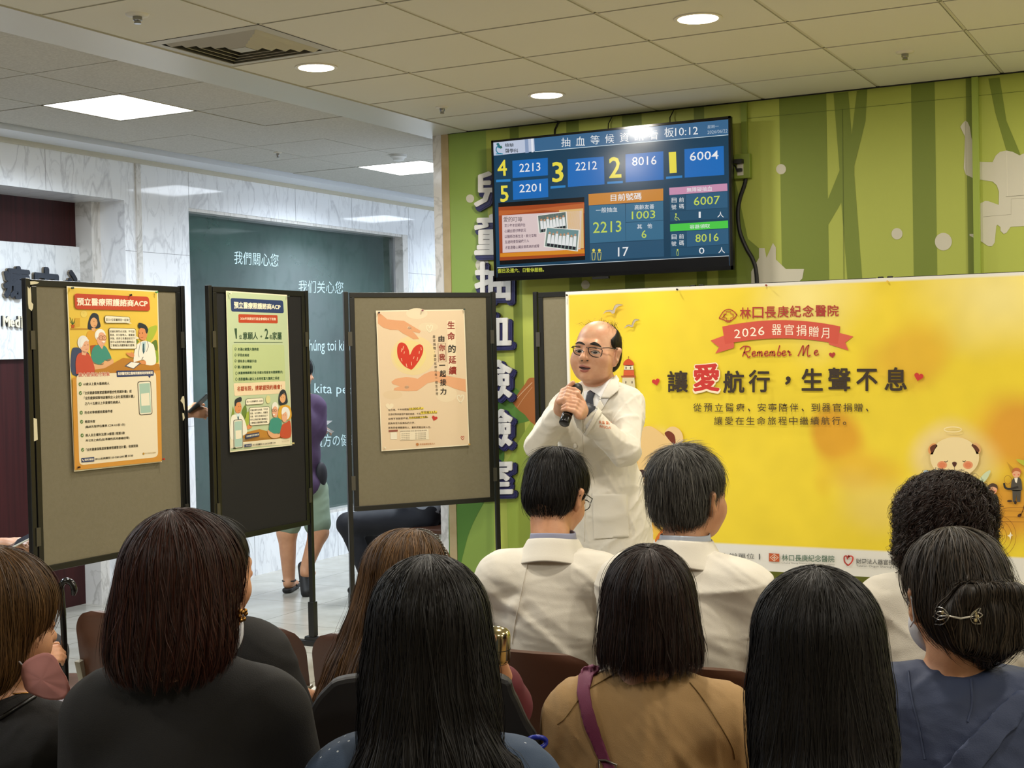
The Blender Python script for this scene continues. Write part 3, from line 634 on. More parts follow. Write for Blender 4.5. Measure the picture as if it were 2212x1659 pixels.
b3 = board(P_((741, 632)), P_((1069, 632)), 0.70, 1.93, M_fab, 'right display board, grey fabric, standing beside the vertical wall sign')
# torn foam at the edges of the left board
r, A, t, n, W = b1
def pl(x, y, off=0.0): return at_p(x, y, A+n*off, t)
def foam_piece(sb, pts):
    tear = Print(lambda x, y: pl(x, y, 0.0125)-A, n, rough=0.9, pre='foam'); tear.sub = sb; tear.poly(pts, '#d8cfae'); o_ = tear.build('torn_foam', r); sd = o_.modifiers.new('thick', 'SOLIDIFY'); sd.thickness = 0.002
F1 = sub(0, 590, 13.825)
foam_piece(F1, [(890,245),(1020,240),(1160,280),(1100,320),(900,345)])
foam_piece(F1, [(815,400),(870,470),(905,410),(925,640),(930,870),(985,930),(975,1050),(935,1130),(880,1080),(850,1060),(830,900)])
foam_piece(Iden, [(72,903),(79,905),(81,950),(73,953)])
F2 = sub(380, 840, 13.825)
foam_piece(F2, [(135,360),(185,230),(230,215),(245,300),(255,500),(258,650),(240,620),(200,440)]); foam_piece(F2, [(185,720),(230,730),(255,870),(205,955)])

def pin(P, n, color, label):
    P = np.array(P, float); n = np.array(n, float); up = np.array([0, 0, 1.]); a = n*0.95+up*0.1; a /= np.linalg.norm(a)
    b = MB(); b.tube([np.zeros(3), a*0.006], 0.0009, 6); b.tube([a*0.006, a*0.0085, a*0.013, a*0.0145], [0.005, 0.003, 0.003, 0.0052], 10); o = b.build('push_pin', mat('pin_'+color.lstrip('#'), color, rough=0.3)); o.location = tuple(P)
    tag(o, label, 'push pin', 'push pins holding the prints')
def poster_base(brd, q, off, color, pre):
    r, A, t, n, W = brd
    mp_ = lambda x, y: at_p(x, y, A+n*off, t)
    pr = Print(mp_, n, rough=0.38, pre=pre)
    return pr, mp_
# ---------------- poster 1
pr, mp1 = poster_base(b1, None, 0.0165, None, 'poster')
q = [(144, 618), (341, 628), (350, 998), (160, 1019)]
def curl_sheet(pr, q, c, edge):
    pr.quad(q, edge); pr.up(); Q = [np.array(p, float) for p in q]; cc = sum(Q)/4
    pr.quad([cc+(p-cc)*np.array([0.982, 0.985]) for p in Q], c); pr.up()
curl_sheet(pr, q, '#e3c04f', '#efe6c6')
T1 = sub(140, 610, 7.541); T2 = sub(140, 800, 7.214)
pr.sub = T1
pr.up(); pr.quad([(85,765),(640,790),(1480,760),(1500,700),(1500,1310),(1600,1400),(1600,1500),(95,1500),(90,1100)], '#e4c95c') if False else None
pr.quad([(85,745),(380,748),(382,770),(88,775)], '#b98a35'); pr.ell(310, 515, 60, 62, '#d8bb58'); pr.up(); pr.ell(310, 515, 52, 54, '#e6cc68'); pr.line([(285,480),(310,515),(308,470)], 5, '#b99a48')
pr.quad([(150,580),(245,582),(245,722),(160,735)], '#d2a53c'); pr.quad([(98,690),(158,688),(150,742),(105,744)], '#b5542e')
for a, b_ in (((128,690),(80,570)), ((128,690),(120,590)), ((128,690),(165,600)), ((128,690),(85,640)), ((128,690),(160,640))): pr.line([a, b_], 10, '#4d6a38')
pr.poly([(1330,920),(1350,760),(1480,700),(1500,760),(1440,900),(1360,1000)], '#a9b944', True); pr.poly([(1400,1000),(1490,940),(1510,1100),(1450,1090)], '#5f7a38', True); pr.poly([(1170,930),(1210,960),(1140,1040)], '#6d8a3a'); pr.poly([(1440,1200),(1510,1090),(1520,1290),(1460,1290)], '#8fa63c', True)
pr.up()
# woman standing
pr.poly([(375,760),(385,620),(430,520),(480,497),(540,530),(560,620),(580,700),(560,740),(480,760)], '#2a3544', True); pr.poly([(360,1020),(355,840),(400,785),(470,770),(540,790),(560,1030)], '#dba23a', True); pr.up()
pr.ell(470, 655, 58, 82, '#e0a877'); pr.poly([(430,740),(500,740),(480,800),(440,790)], '#e0a877'); pr.up(); pr.poly([(405,640),(430,560),(480,545),(530,620),(500,590),(470,560),(425,600)], '#2a3544'); pr.ell(470,635,5,7,'#4a3020'); pr.ell(518,630,5,7,'#4a3020'); pr.line([(470,700),(490,712),(510,700)], 5, '#b04a3a', True)
# chair, man teal
pr.poly([(105,1120),(180,1060),(260,1090),(400,1180),(420,1480),(120,1500)], '#3c4a6a', True); pr.poly([(410,1030),(500,1015),(520,1150),(420,1170)], '#a8502f'); pr.up()
pr.poly([(430,1140),(480,1040),(560,1015),(650,1040),(700,1110),(755,1240),(700,1290),(640,1270),(620,1340),(520,1340),(440,1290)], '#3f8f80', True); pr.poly([(450,1295),(560,1335),(700,1250),(780,1260),(775,1330),(640,1400),(520,1440),(470,1400)], '#e0aa7e', True); pr.up()
pr.ell(570, 860, 88, 100, '#ecebe4'); pr.up(); pr.ell(590, 925, 76, 112, '#e3a98a'); pr.poly([(550,1020),(630,1020),(600,1090)], '#e3a98a'); pr.up(); pr.poly([(500,880),(520,790),(590,770),(640,810),(560,820),(530,900)], '#efeee8', True); pr.line([(515,905),(545,905)],6,'#6b3f2a')
for ex in (582, 640): pr.line([(ex+30*math.cos(a), 903+36*math.sin(a)) for a in np.linspace(0, 6.28, 16)], 7, '#7a4630'); pr.ell(ex, 903, 5, 8, '#33231b')
pr.poly([(590,965),(630,950),(660,970),(620,985)], '#efeee8'); pr.line([(600,985),(635,980)], 5, '#9a3f30')
# red shirt woman
pr.ell(290, 980, 90, 115, '#e4e3de'); pr.up(); pr.poly([(175,1440),(170,1290),(200,1180),(270,1140),(350,1150),(420,1220),(480,1410),(440,1490),(200,1495)], '#c65040', True); pr.up(); pr.ell(320, 1045, 72, 105, '#e5ad8c'); pr.poly([(265,1110),(350,1130),(330,1190),(270,1180)], '#e5ad8c'); pr.up(); pr.poly([(240,1000),(260,920),(330,900),(385,950),(320,960),(262,1060)], '#e9e8e3', True); pr.ell(318,1022,5,9,'#3a2a22'); pr.ell(368,1018,5,9,'#3a2a22'); pr.line([(325,1088),(345,1092),(360,1082)], 5, '#a33c34', True)
# table, doctor
pr.poly([(480,1420),(640,1400),(780,1320),(940,1230),(1100,1245),(1530,1330),(1550,1500),(480,1500)], '#b87d36'); pr.up()
pr.poly([(1110,1280),(1140,1060),(1210,980),(1300,950),(1400,990),(1450,1060),(1470,1320),(1310,1340),(1280,1260),(1150,1290)], '#eeeade', True); pr.up(); pr.poly([(1240,980),(1310,960),(1300,1130),(1250,1100)], '#b5cfd6'); pr.poly([(1262,1000),(1285,995),(1290,1130),(1270,1170),(1255,1120)], '#2c5a6a')
pr.line([(1225,960),(1205,1060),(1190,1150),(1200,1220)], 7, '#5b6770', True); pr.line([(1330,950),(1350,1040),(1320,1130)], 7, '#5b6770', True); pr.up()
pr.ell(1262, 835, 72, 110, '#d98f5d'); pr.up(); pr.poly([(1190,740),(1190,665),(1240,665),(1310,700),(1345,770),(1330,830),(1310,820),(1290,760),(1230,740)], '#27303a', True); pr.ell(1208,828,5,9,'#3a2418'); pr.ell(1256,826,5,9,'#3a2418'); pr.line([(1225,895),(1250,900),(1265,888)],7,'#9c3a2c')
pr.poly([(990,1145),(1060,1150),(1080,1130),(1120,1180),(1100,1225),(1030,1200)], '#d98f5d', True); pr.poly([(1210,1290),(1290,1270),(1310,1330),(1240,1330)], '#d98f5d', True); pr.quad([(960,1365),(1060,1290),(1230,1315),(1110,1410)], '#48506a'); pr.up(); pr.quad([(990,1360),(1070,1297),(1205,1318),(1105,1400)], '#efece0'); pr.line([(1240,1260),(1265,1215)], 8, '#30343e')
# bubbles
pr.rquad([(633,540),(1050,562),(1055,665),(640,665)], '#4c4a3a', .3); pr.rquad([(703,738),(1145,752),(1165,1085),(720,1088)], '#4c4a3a', .1); pr.up(); pr.poly([(1030,640),(1080,672),(1000,665)], '#efe7cf'); pr.rquad([(640,546),(1044,568),(1049,659),(646,659)], '#efe7cf', .3); pr.rquad([(710,745),(1139,759),(1158,1079),(727,1081)], '#efe7cf', .1); pr.poly([(1140,870),(1205,912),(1140,925)], '#efe7cf'); pr.up()
DK = '#2c2a26'
pr.text('至少1位家屬陪您一起來！', [(655,585),(1038,592),(1038,635),(655,630)], DK, .01)
for k, t_ in enumerate(('討論如果符合末期、不可逆', '昏迷、永久植物人、極重度', '失智、政府公告重症狀況下', '您可以拒絕的維生醫療或人', '工營養及流體餵養的選擇。')): pr.text(t_, [(720+k*3,780+k*57),(1122+k*2,782+k*56),(1122+k*2,820+k*56),(720+k*3,818+k*57)], DK, .015)
pr.rquad([(140,180),(1355,235),(1380,465),(155,435)], '#bf4630', .2); pr.up(); pr.text('預立醫療照護諮商ACP', [(183,245),(1335,290),(1335,400),(183,378)], '#f4e9d2', .035)
# lower card
pr.sub = T2; pr.quad([(105,115),(1475,0),(1500,1415),(140,1555)], '#cf9240'); pr.up(); pr.rquad([(165,60),(1405,20),(1440,1350),(212,1480)], '#e9dcc0', .06); pr.up()
pr.text('擴大健保給付對象', [(192,36),(690,22),(690,92),(192,106)], '#f3e6cf', .07); pr.up(); pr.text('擴大健保給付對象', [(195,40),(686,26),(686,90),(195,102)], '#b8433a', .02)
pr.rquad([(790,5),(1370,0),(1370,85),(795,105)], '#2e3d68', .15); pr.poly([(1283,90),(1322,88),(1308,125)], '#2e3d68'); pr.up(); pr.text('長庚醫院預立醫療照護諮商掛號網頁', [(808,28),(1355,12),(1355,60),(808,76)], '#f1e8d6', .03)
rows = [('65歲以上重大傷病病人', 275, 192, 678, 178, 46, 1), ('「全民健康保險家庭醫師整合性照護計畫」或', 280, 330, 1025, 300, 48, 1), ('「全民健康保險地區醫院全人全社區照護計畫」', 284, 410, 1065, 378, 48, 0), ('之六十五歲以上多重慢性病病人', 296, 497, 850, 470, 46, 0), ('符合安寧療護收案條件者', 292, 636, 728, 612, 46, 1), ('輕度失智', 298, 778, 455, 770, 46, 1), ('(臨床失智評估量表 CDR 0.5至1分)', 302, 862, 922, 822, 46, 0), ('病人自主權利法第14條第1項第5款', 306, 990, 920, 952, 46, 1), ('所公告之病名(如:脊髓性肌肉萎縮症等)', 310, 1075, 990, 1028, 46, 0), ('「全民健康保險居家醫療照護整合計畫」收案對象', 314, 1215, 1128, 1150, 46, 1)]
for t_, xa, ya, xb, yb, hh, dot in rows:
    pr.text(t_, [(xa, ya), (xb, yb), (xb, yb+hh), (xa, ya+hh)], DK, .02)
    if dot: cxx = xa-52; cyy = ya+hh*.5; pr.ell(cxx, cyy, 24, 30, '#5a7d44'); pr.up(); pr.line([(cxx-10, cyy), (cxx-2, cyy+12), (cxx+12, cyy-10)], 7, '#f1ead6'); pr.up(-1)
pr.rquad([(1115,175),(1325,162),(1350,685),(1142,702)], '#3a3632', .18); pr.up(); pr.rquad([(1125,186),(1316,173),(1340,674),(1151,690)], '#ece4cf', .16); pr.up(); pr.quad([(1142,210),(1308,198),(1325,655),(1162,668)], '#a5c3b4'); pr.up(); pr.quad([(1165,365),(1298,350),(1308,545),(1176,555)], '#e9e2cc')
pr.quad([(240,1365),(440,1350),(442,1418),(243,1435)], '#2e3d68'); pr.up(); pr.text('預約專線', [(288,1378),(430,1366),(430,1402),(288,1414)], '#f1e8d6', .02); pr.line([(258,1384),(262,1404),(282,1414)], 10, '#f1e8d6', True)
pr.text('林口長庚醫院 03-3281200 轉 5130', [(455,1368),(1045,1305),(1045,1345),(455,1398)], DK, .02); pr.ell(1210, 1298, 14, 18, '#b98d3f'); pr.text('林口長庚紀念醫院', [(1232,1282),(1402,1268),(1402,1290),(1232,1305)], '#a98d52')
o = pr.build('poster'); tag(o, 'yellow poster with red title bar and seated doctor drawing on the leftmost board', 'poster')
for x, y, c, l in ((152,623,'#2c3a26','dark green push pin at the upper left corner of the yellow poster'), (278,638,'#201010','small dark push pin above the red title of the yellow poster'), (334,632,'#4f9a4f','bright green push pin at the upper right corner of the yellow poster'), (166,1010,'#2a0c0c','dark red push pin at the lower left corner of the yellow poster'), (349,992,'#b02c22','red push pin at the lower right corner of the yellow poster')): pin(mp1(x, y)+b1[3]*0.003, b1[3], c, l)
# ---------------- poster 2
pr, mp2 = poster_base(b2, None, 0.0165, None, 'poster')
curl_sheet(pr, [(488,628),(620,637),(631,962),(497,977)], '#bccaa4', '#e8e2c4')
S3 = sub(480, 620, 9.219); S4 = sub(480, 790, 8.731)
pr.sub = S3; pr.rquad([(165,218),(1210,270),(1228,522),(178,488)], '#2b3d68', .15); pr.rquad([(320,540),(1100,560),(1105,725),(325,712)], '#b8452c', .15); pr.up()
pr.text('預立醫療照護諮商ACP', [(230,285),(1160,345),(1160,450),(232,430)], '#efe6cc', .04); pr.text('2026年與愛前行基金會補助以下對象', [(358,600),(1070,612),(1070,668),(358,655)], '#f0e2c8', .02)
GN = '#33503c'
for t_, q_ in (('1', [(240,825),(290,822),(292,1030),(270,1032)]), ('位', [(335,950),(388,950),(388,1038),(335,1038)]), ('意願人', [(408,895),(708,898),(708,1045),(408,1045)]), ('+', [(755,960),(795,960),(795,1010),(755,1010)]), ('2', [(842,828),(915,828),(918,1035),(848,1035)]), ('名', [(935,950),(990,950),(990,1040),(935,1040)]), ('家屬', [(998,895),(1180,895),(1182,1050),(998,1050)])): pr.text(t_, q_, GN, .025)
pr.line([(228,1103),(1200,1103)], 9, GN); pr.rquad([(200,1140),(1230,1150),(1255,1900),(220,1900)], '#b9c792', .05); pr.up()
for k, (t_, w_) in enumerate((('未滿65歲重大傷病者', 725), ('罕見疾病者', 535), ('領有身心障礙手冊', 680), ('聾人聽語障者', 588))): y = 1207+k*118; pr.text(t_, [(304,y),(w_,y+2),(w_,y+64),(304,y+64)], GN, .03); pr.line([(262+16*math.cos(a), y+30+28*math.sin(a)) for a in np.linspace(0, 6.28, 14)], 7, GN); pr.line([(252,y+30),(262,y+44),(276,y+8)], 8, GN)
pr.sub = S4
for k, (t_, w_) in enumerate((('高醫療轉譯需求者(非國台客語言有翻譯需求)', 1140), ('長照機構65歲以上未持有重大傷病之長者', 1075))): y = 112+k*112; pr.text(t_, [(300,y),(w_,y-22),(w_,y+40),(300,y+62)], GN, .03); pr.line([(264+16*math.cos(a), y+32+28*math.sin(a)) for a in np.linspace(0, 6.28, 14)], 7, GN)
pr.rquad([(210,335),(1185,290),(1190,520),(230,570)], '#e8d3b0', .1); pr.up(); pr.text('名額有限，請掌握預約機會！', [(278,390),(1118,350),(1118,445),(278,490)], '#a8452c', .03)
pr.quad([(155,1380),(1283,1340),(1283,1480),(150,1560)], '#e6dcc0'); pr.poly([(390,1270),(700,1195),(860,1240),(1283,1330),(1283,1352),(390,1440)], '#b98238'); pr.up()
pr.poly([(165,960),(200,760),(230,900)], '#7f9440'); pr.poly([(360,880),(430,740),(460,860),(420,1010)], '#66803c', True); pr.poly([(420,950),(500,870),(490,1130),(450,1130)], '#a3b34a', True); pr.up()
pr.poly([(160,1380),(165,980),(250,920),(350,910),(430,1060),(465,1240),(400,1310)], '#ece8d8', True); pr.up(); pr.ell(295, 790, 64, 115, '#d98f5d'); pr.poly([(258,890),(325,880),(325,960),(265,960)], '#cfe0df'); pr.up(); pr.poly([(232,750),(240,640),(345,590),(355,670),(270,700),(250,760)], '#27303a', True); pr.poly([(280,960),(305,955),(310,1010),(285,1010)], '#2c5a6a'); pr.ell(305,770,4,8,'#3a2418'); pr.ell(338,768,4,8,'#3a2418'); pr.line([(300,842),(330,836)],6,'#9c3a2c'); pr.poly([(460,1140),(500,1110),(560,1150),(480,1200)], '#d98f5d', True)
pr.rquad([(205,1020),(375,1010),(388,1545),(210,1565)], '#2f3230', .2); pr.up(); pr.rquad([(214,1030),(367,1021),(378,1535),(220,1554)], '#e6e0cc', .18); pr.up(); pr.quad([(222,1055),(362,1045),(370,1520),(228,1535)], '#a8c6ba'); pr.up(); pr.quad([(240,1225),(352,1212),(356,1370),(246,1385)], '#e9e2cc')
pr.ell(858, 635, 45, 75, '#d6cf94'); pr.up(); pr.rquad([(435,625),(770,600),(775,720),(430,745)], '#4c4a3a', .3); pr.rquad([(497,790),(885,765),(885,1105),(505,1135)], '#4c4a3a', .1); pr.up(); pr.rquad([(441,632),(764,607),(769,714),(436,738)], '#efe7cf', .3); pr.rquad([(504,797),(879,772),(879,1098),(511,1128)], '#efe7cf', .1); pr.up()
pr.text('至少1位家屬陪您一起來！', [(450,662),(758,645),(758,680),(450,700)], DK, .01)
for k, t_ in enumerate(('討論如果符合末期、不可逆', '昏迷、永久植物人、極重度', '失智、政府公告重症狀況下', '您可以拒絕的維生醫療或人', '工營養及流體餵養的選擇。')): pr.text(t_, [(518,822+k*60),(848,800+k*60),(848,838+k*60),(518,860+k*60)], DK, .015)
pr.poly([(1060,720),(1060,560),(1110,455),(1180,470),(1215,600),(1220,700),(1130,740)], '#27303a', True); pr.poly([(1060,1000),(1070,780),(1200,740),(1280,800),(1280,1000)], '#d8a43a', True); pr.up(); pr.ell(1130, 605, 55, 95, '#e0a877'); pr.up(); pr.poly([(1075,600),(1090,530),(1130,500),(1180,560),(1130,530)], '#27303a'); pr.ell(1105,595,4,8,'#3a2418'); pr.ell(1140,595,4,8,'#3a2418')
pr.ell(985, 790, 62, 105, '#e6e4da'); pr.up(); pr.poly([(870,1200),(900,1030),(960,985),(1060,990),(1110,1060),(1100,1220),(1050,1290),(920,1260)], '#3f8f80', True); pr.ell(985, 870, 55, 105, '#e3a98a'); pr.poly([(850,1210),(960,1280),(1075,1270),(1070,1340),(950,1370),(860,1300)], '#e0aa7e', True); pr.up(); pr.line([(945+18*math.cos(a),840+26*math.sin(a)) for a in np.linspace(0,6.28,14)],6,'#3a3028'); pr.line([(990+18*math.cos(a),845+26*math.sin(a)) for a in np.linspace(0,6.28,14)],6,'#3a3028'); pr.poly([(945,905),(985,915),(970,935),(945,930)], '#efeee8')
pr.ell(1190, 900, 75, 120, '#e6e4da'); pr.up(); pr.poly([(1085,1340),(1110,1130),(1190,1075),(1270,1050),(1275,1340)], '#bf5038', True); pr.ell(1160, 960, 52, 105, '#e5ad8c'); pr.up(); pr.poly([(1110,920),(1120,800),(1200,780),(1260,880),(1240,960),(1200,860)], '#e9e8e3', True); pr.ell(1142,930,4,8,'#3a2a22'); pr.ell(1178,930,4,8,'#3a2a22')
pr.poly([(430,1295),(680,1255),(690,1330),(440,1380),(415,1350)], '#2f3a5c'); pr.up(); pr.text('長庚醫院掛號網頁', [(440,1315),(680,1275),(680,1312),(440,1352)], '#e6e0cc', .02)
pr.quad([(402,1485),(540,1470),(540,1520),(402,1535)], '#2e3d68'); pr.up(); pr.text('預約專線', [(430,1495),(530,1484),(530,1508),(430,1520)], '#e6e0cc'); pr.text('林口長庚醫院 03-3281200 轉 5130', [(555,1478),(990,1432),(990,1468),(555,1512)], DK, .02); pr.text('林口長庚紀念醫院', [(1110,1415),(1250,1400),(1250,1425),(1110,1440)], '#b5a080')
o = pr.build('poster'); tag(o, 'pale green poster with navy title bar on the black fabric board', 'poster')
for x, y, c, l in ((493,634,'#e0dcc0','white push pin at the upper left corner of the pale green poster'), (619,641,'#2c3a30','dark push pin at the upper right corner of the pale green poster'), (502,969,'#28301c','dark push pin at the lower left corner of the pale green poster'), (629,958,'#d8c884','cream push pin at the lower right corner of the pale green poster')): pin(mp2(x, y)+b2[3]*0.003, b2[3], c, l)
# ---------------- poster 3
pr, mp3 = poster_base(b3, None, 0.0165, None, 'poster')
curl_sheet(pr, [(812,671),(1003,668),(1014,962),(824,975)], '#dfc7a6', '#ece0c4')
H5 = sub(800, 660, 5.186); pr.sub = H5
for x, y, rx, ry, c in ((520,90,120,60,'#e3d2b2'), (250,1000,110,50,'#dcc39f'), (480,560,250,220,'#e2cb98'), (850,990,120,90,'#e3cfae'), (650,240,110,50,'#e0cdab')): pr.ell(x, y, rx, ry, c)
pr.up(); pr.ell(440, 560, 185, 170, '#e3cf8c'); pr.up()
pr.poly([(85,80),(125,100),(190,155),(290,165),(375,170),(440,210),(565,285),(550,310),(505,300),(470,285),(520,340),(545,375),(480,378),(420,340),(360,310),(310,272),(220,272),(140,245),(85,200)], '#d99d71'); pr.ell(438, 252, 24, 17, '#efd3b0', rot=.4)
pr.poly([(235,855),(280,820),(330,812),(400,800),(470,808),(530,820),(600,770),(680,735),(760,735),(860,790),(1065,825),(1070,968),(940,930),(850,890),(730,850),(640,870),(560,930),(520,957),(400,960),(260,950),(270,925),(330,905),(250,880)], '#dfa479'); pr.ell(406, 915, 24, 18, '#efd3b0', rot=-.3); pr.up()
pr.poly([(300,480),(320,425),(360,415),(400,440),(430,500),(442,552),(480,480),(530,440),(570,440),(592,480),(580,550),(530,640),(470,712),(440,712),(370,670),(310,580)], '#c9331f', True); pr.up()
for a, b_ in (((345,520),(352,480)), ((360,500),(372,455)), ((375,540),(382,515)), ((345,590),(355,625)), ((400,650),(410,690)), ((462,670),(458,630)), ((520,620),(530,580)), ((545,540),(548,510)), ((570,500),(566,465)), ((480,600),(490,570))): pr.line([a, b_], 6, '#efc9a4')
def hl(x, y, s_, c, w_=9): pr.line([(x, y+s_*.9), (x-s_*.6, y+s_*.1), (x-s_*.65, y-s_*.5), (x-s_*.2, y-s_*.6), (x, y-s_*.1), (x+s_*.25, y-s_*.65), (x+s_*.65, y-s_*.5), (x+s_*.5, y+s_*.2), (x, y+s_*.9)], w_, c, True)
hl(662, 255, 52, '#ece0c0'); hl(1010, 1040, 55, '#e8dcc0', 12); pr.heart(215, 1130, 48, '#e6d6b6'); pr.heart(718, 1262, 34, '#c0392e', .3); hl(1032, 1482, 26, '#b8483a', 5)
RD = '#8c2a1e'; BK = '#241c18'
pr.quad([(855,165),(950,162),(968,785),(872,790)], '#e5d3b2'); pr.up()
for ch, x, y, s_, c in (('生', 862, 175, 82, RD), ('命', 862, 298, 84, RD), ('的', 872, 438, 84, BK), ('延', 876, 562, 84, RD), ('續', 878, 682, 86, RD), ('由', 762, 335, 66, BK), ('你', 766, 435, 68, RD), ('我', 768, 540, 68, RD), ('一', 770, 660, 68, BK), ('起', 776, 725, 70, BK), ('接', 780, 822, 70, BK), ('力', 782, 925, 68, BK)): 
    if ch == '一': pr.line([(x, y+10), (x+s_, y+8)], 10, c)
    else: pr.text(ch, ((x, y), (x+s_, y+s_*1.08)), c, .03)
pr.line([(757,423),(842,420),(848,628),(762,632)], 4, '#6b3a2c', closed=True)
for k, ch in enumerate('器官捐贈，讓愛延伸在每一個生命裡'): 
    if ch == '一': pr.line([(702+k*2.2, 345+k*42.5), (724+k*2.2, 344+k*42.5)], 4, '#4a3c30')
    elif ch == '，': pr.ell(712+k*2, 348+k*42.5, 3, 5, '#4a3c30')
    else: pr.text(ch, ((698+k*2.2, 333+k*42.5), (726+k*2.2, 366+k*42.5)), '#4a3c30')
for k, (t_, x1_) in enumerate((('在台灣，每年有超過', 430), ('正迫切等待器官移植的病患，每天', 565), ('但等不到器官移植，', 430), ('因為有您大愛無私的分享，', 500), ('將有機會讓需要的人，重新展開全新人生。', 680))): y = 1158+k*50; pr.text(t_, [(200,y),(x1_,y-8),(x1_,y+16),(200,y+24)], '#5b4a3a', .01)
pr.up(); pr.quad([(430,1150),(595,1138),(595,1160),(430,1172)], '#e8cf4a'); pr.quad([(562,1190),(745,1180),(745,1206),(562,1216)], '#e8cf4a'); pr.quad([(430,1252),(640,1240),(640,1256),(430,1268)], '#e8cf4a'); pr.up()
pr.text('10,000人。', [(434,1142),(590,1132),(590,1164),(434,1174)], '#4a3a20', .02); pr.text('平均有3.3人。', [(566,1182),(745,1176),(745,1208),(566,1214)], '#4a3a20', .02); pr.text('生命就該劃下句點。', [(432,1244),(645,1234),(645,1258),(432,1268)], '#4a3a20', .02)
pr.quad([(203,1396),(305,1390),(305,1410),(204,1416)], '#8c4a3c'); pr.quad([(330,1392),(650,1380),(655,1500),(335,1510)], '#e6d8bc'); pr.up()
pr.text('捐贈諮詢專線 衛生福利部器捐登錄', [(332,1402),(630,1390),(630,1406),(332,1418)], '#7b6a58')
for k in range(4): pr.text('諮詢電話', [(345,1432+k*20),(440,1428+k*20),(440,1440+k*20),(345,1444+k*20)], '#8f7f6c'); pr.text('02-23584088', [(500,1426+k*20),(620,1420+k*20),(620,1434+k*20),(500,1440+k*20)], '#8f7f6c')
pr.ell(525, 1555, 16, 16, '#b8763f'); pr.text('長庚醫療財團法人', [(550,1545),(725,1535),(725,1555),(550,1566)], '#b8763f')
pr.quad([(222,1422),(295,1417),(298,1495),(225,1500)], '#e6dcc6')
o = pr.build('poster'); tag(o, 'peach poster with a red heart between two drawn hands on the right board', 'poster')
for x, y, c, l in ((817,676,'#301a14','dark brown push pin at the upper left corner of the heart poster'), (911,671,'#8a4a52','mauve push pin at the top middle of the heart poster'), (1001,669,'#2c3a2c','dark green push pin at the upper right corner of the heart poster'), (830,967,'#ded2b4','white push pin at the lower left corner of the heart poster'), (1012,960,'#b58a3c','yellow push pin at the lower right corner of the heart poster')): pin(mp3(x, y)+b3[3]*0.003, b3[3], c, l)

# ================================================================== BANNER AND ITS BOARDS
BY = 6.8
x0 = at_y(1148, 633, BY)[0]
for k, l in ((0, 'grey display board behind the left end of the yellow banner'), (1, 'grey display board behind the middle of the yellow banner'), (2, 'grey display board behind the right end of the yellow banner')):
    xa = x0+k*0.975
    xb = xa+0.955
    rb = board((xa, BY+0.025), (xb, BY+0.025), 0.62, 1.905, M_fab, l)
bx0, bx1, bz0, bz1 = at_y(1222, 629, BY)[0], -0.28, 0.425, 1.901
NXb, NZb = 260, 140
bv = []; bf = []; bcol = []
u = np.linspace(0, 1, NXb); v_ = np.linspace(0, 1, NZb)
U, V = np.meshgrid(u, v_)
Xw = bx0+(bx1-bx0)*U; Zw = bz0+(bz1-bz0)*V
Yw = BY-0.004*(0.5+0.5*np.sin(U*23+V*3))-0.003*np.sin(V*9)*np.exp(-((V-0.5)/0.5)**2)
rs = np.random.RandomState(3)
def fnoise(X, Y, f, seed):
    r_ = np.random.RandomState(seed); o_ = np.zeros_like(X)
    for k in range(10):
        a = r_.uniform(0, 6.28); ff = f*r_.uniform(.5, 1.6); o_ += np.sin((X*math.cos(a)+Y*math.sin(a))*ff+r_.uniform(0, 6.28)+0.8*np.sin((Y*math.cos(a)-X*math.sin(a))*ff*.7+r_.uniform(0, 6.28)))
    return o_/10
base = np.array(lin('#e4cb30')[:3])[None, None, :]*np.ones(U.shape+(3,))
def blend(px, py, rx, ry, col, amt, soft=1.0, ns=.25, seed=1):
    c = at_y(px, py, BY); d_ = np.sqrt(((Xw-c[0])/rx)**2+((Zw-c[2])/ry)**2)+ns*fnoise(Xw, Zw, 14, seed)
    w_ = np.clip((1-d_)/soft, 0, 1); w_ = (w_*w_*(3-2*w_)*amt)[..., None]; return base*(1-w_)+np.array(lin(col)[:3])*w_
base = blend(1290, 660, .45, .25, '#e0b92c', .9, .8, .3, 2); base = blend(1400, 760, .2, .5, '#e8d12a', .8, .8, .3, 3)
base = blend(1740, 640, .38, .4, '#ecdf96', .75, 1.0, .25, 4); base = blend(2150, 640, .5, .35, '#ecdf96', .8, 1.0, .2, 5); base = blend(1960, 760, .28, .22, '#dcae2c', .85, .7, .4, 6)
base = blend(1800, 945, .16, .22, '#d49a20', .95, .5, .6, 7); base = blend(1850, 1010, .25, .16, '#dcae2c', .8, .7, .5, 8); base = blend(2190, 940, .28, .3, '#d6982c', .95, .7, .4, 9); base = blend(2170, 1100, .25, .2, '#d4922c', .9, .7, .3, 10)
base = blend(2060, 990, .26, .22, '#e6cf8e', .95, .6, .2, 11); base = blend(1900, 1090, .35, .2, '#e0c868', .7, .9, .3, 12); base = blend(1500, 1000, .3, .25, '#e6c820', .8, .9, .2, 13); base = blend(1400, 1060, .2, .32, '#dfa54c', .9, .5, .3, 14); base = blend(1420, 960, .15, .12, '#e6cf9a', .8, .8, .2, 15)
for k in range(3): base *= (1+0.05*fnoise(Xw, Zw, 6+14*k, 40+k))[..., None]
white = np.array(lin('#dcdad4')[:3])
edge = (U < 0.006) | (V > 0.992)
zb = at_y(1680, 1178, BY)[2]
strip = Zw < zb
base[edge | strip] = white
me = bpy.data.meshes.new('banner_sheet')
verts = np.stack([Xw, Yw, Zw], -1).reshape(-1, 3); idx = np.arange(NXb*NZb).reshape(NZb, NXb)
fs = np.stack([idx[:-1, :-1], idx[:-1, 1:], idx[1:, 1:], idx[1:, :-1]], -1).reshape(-1, 4)
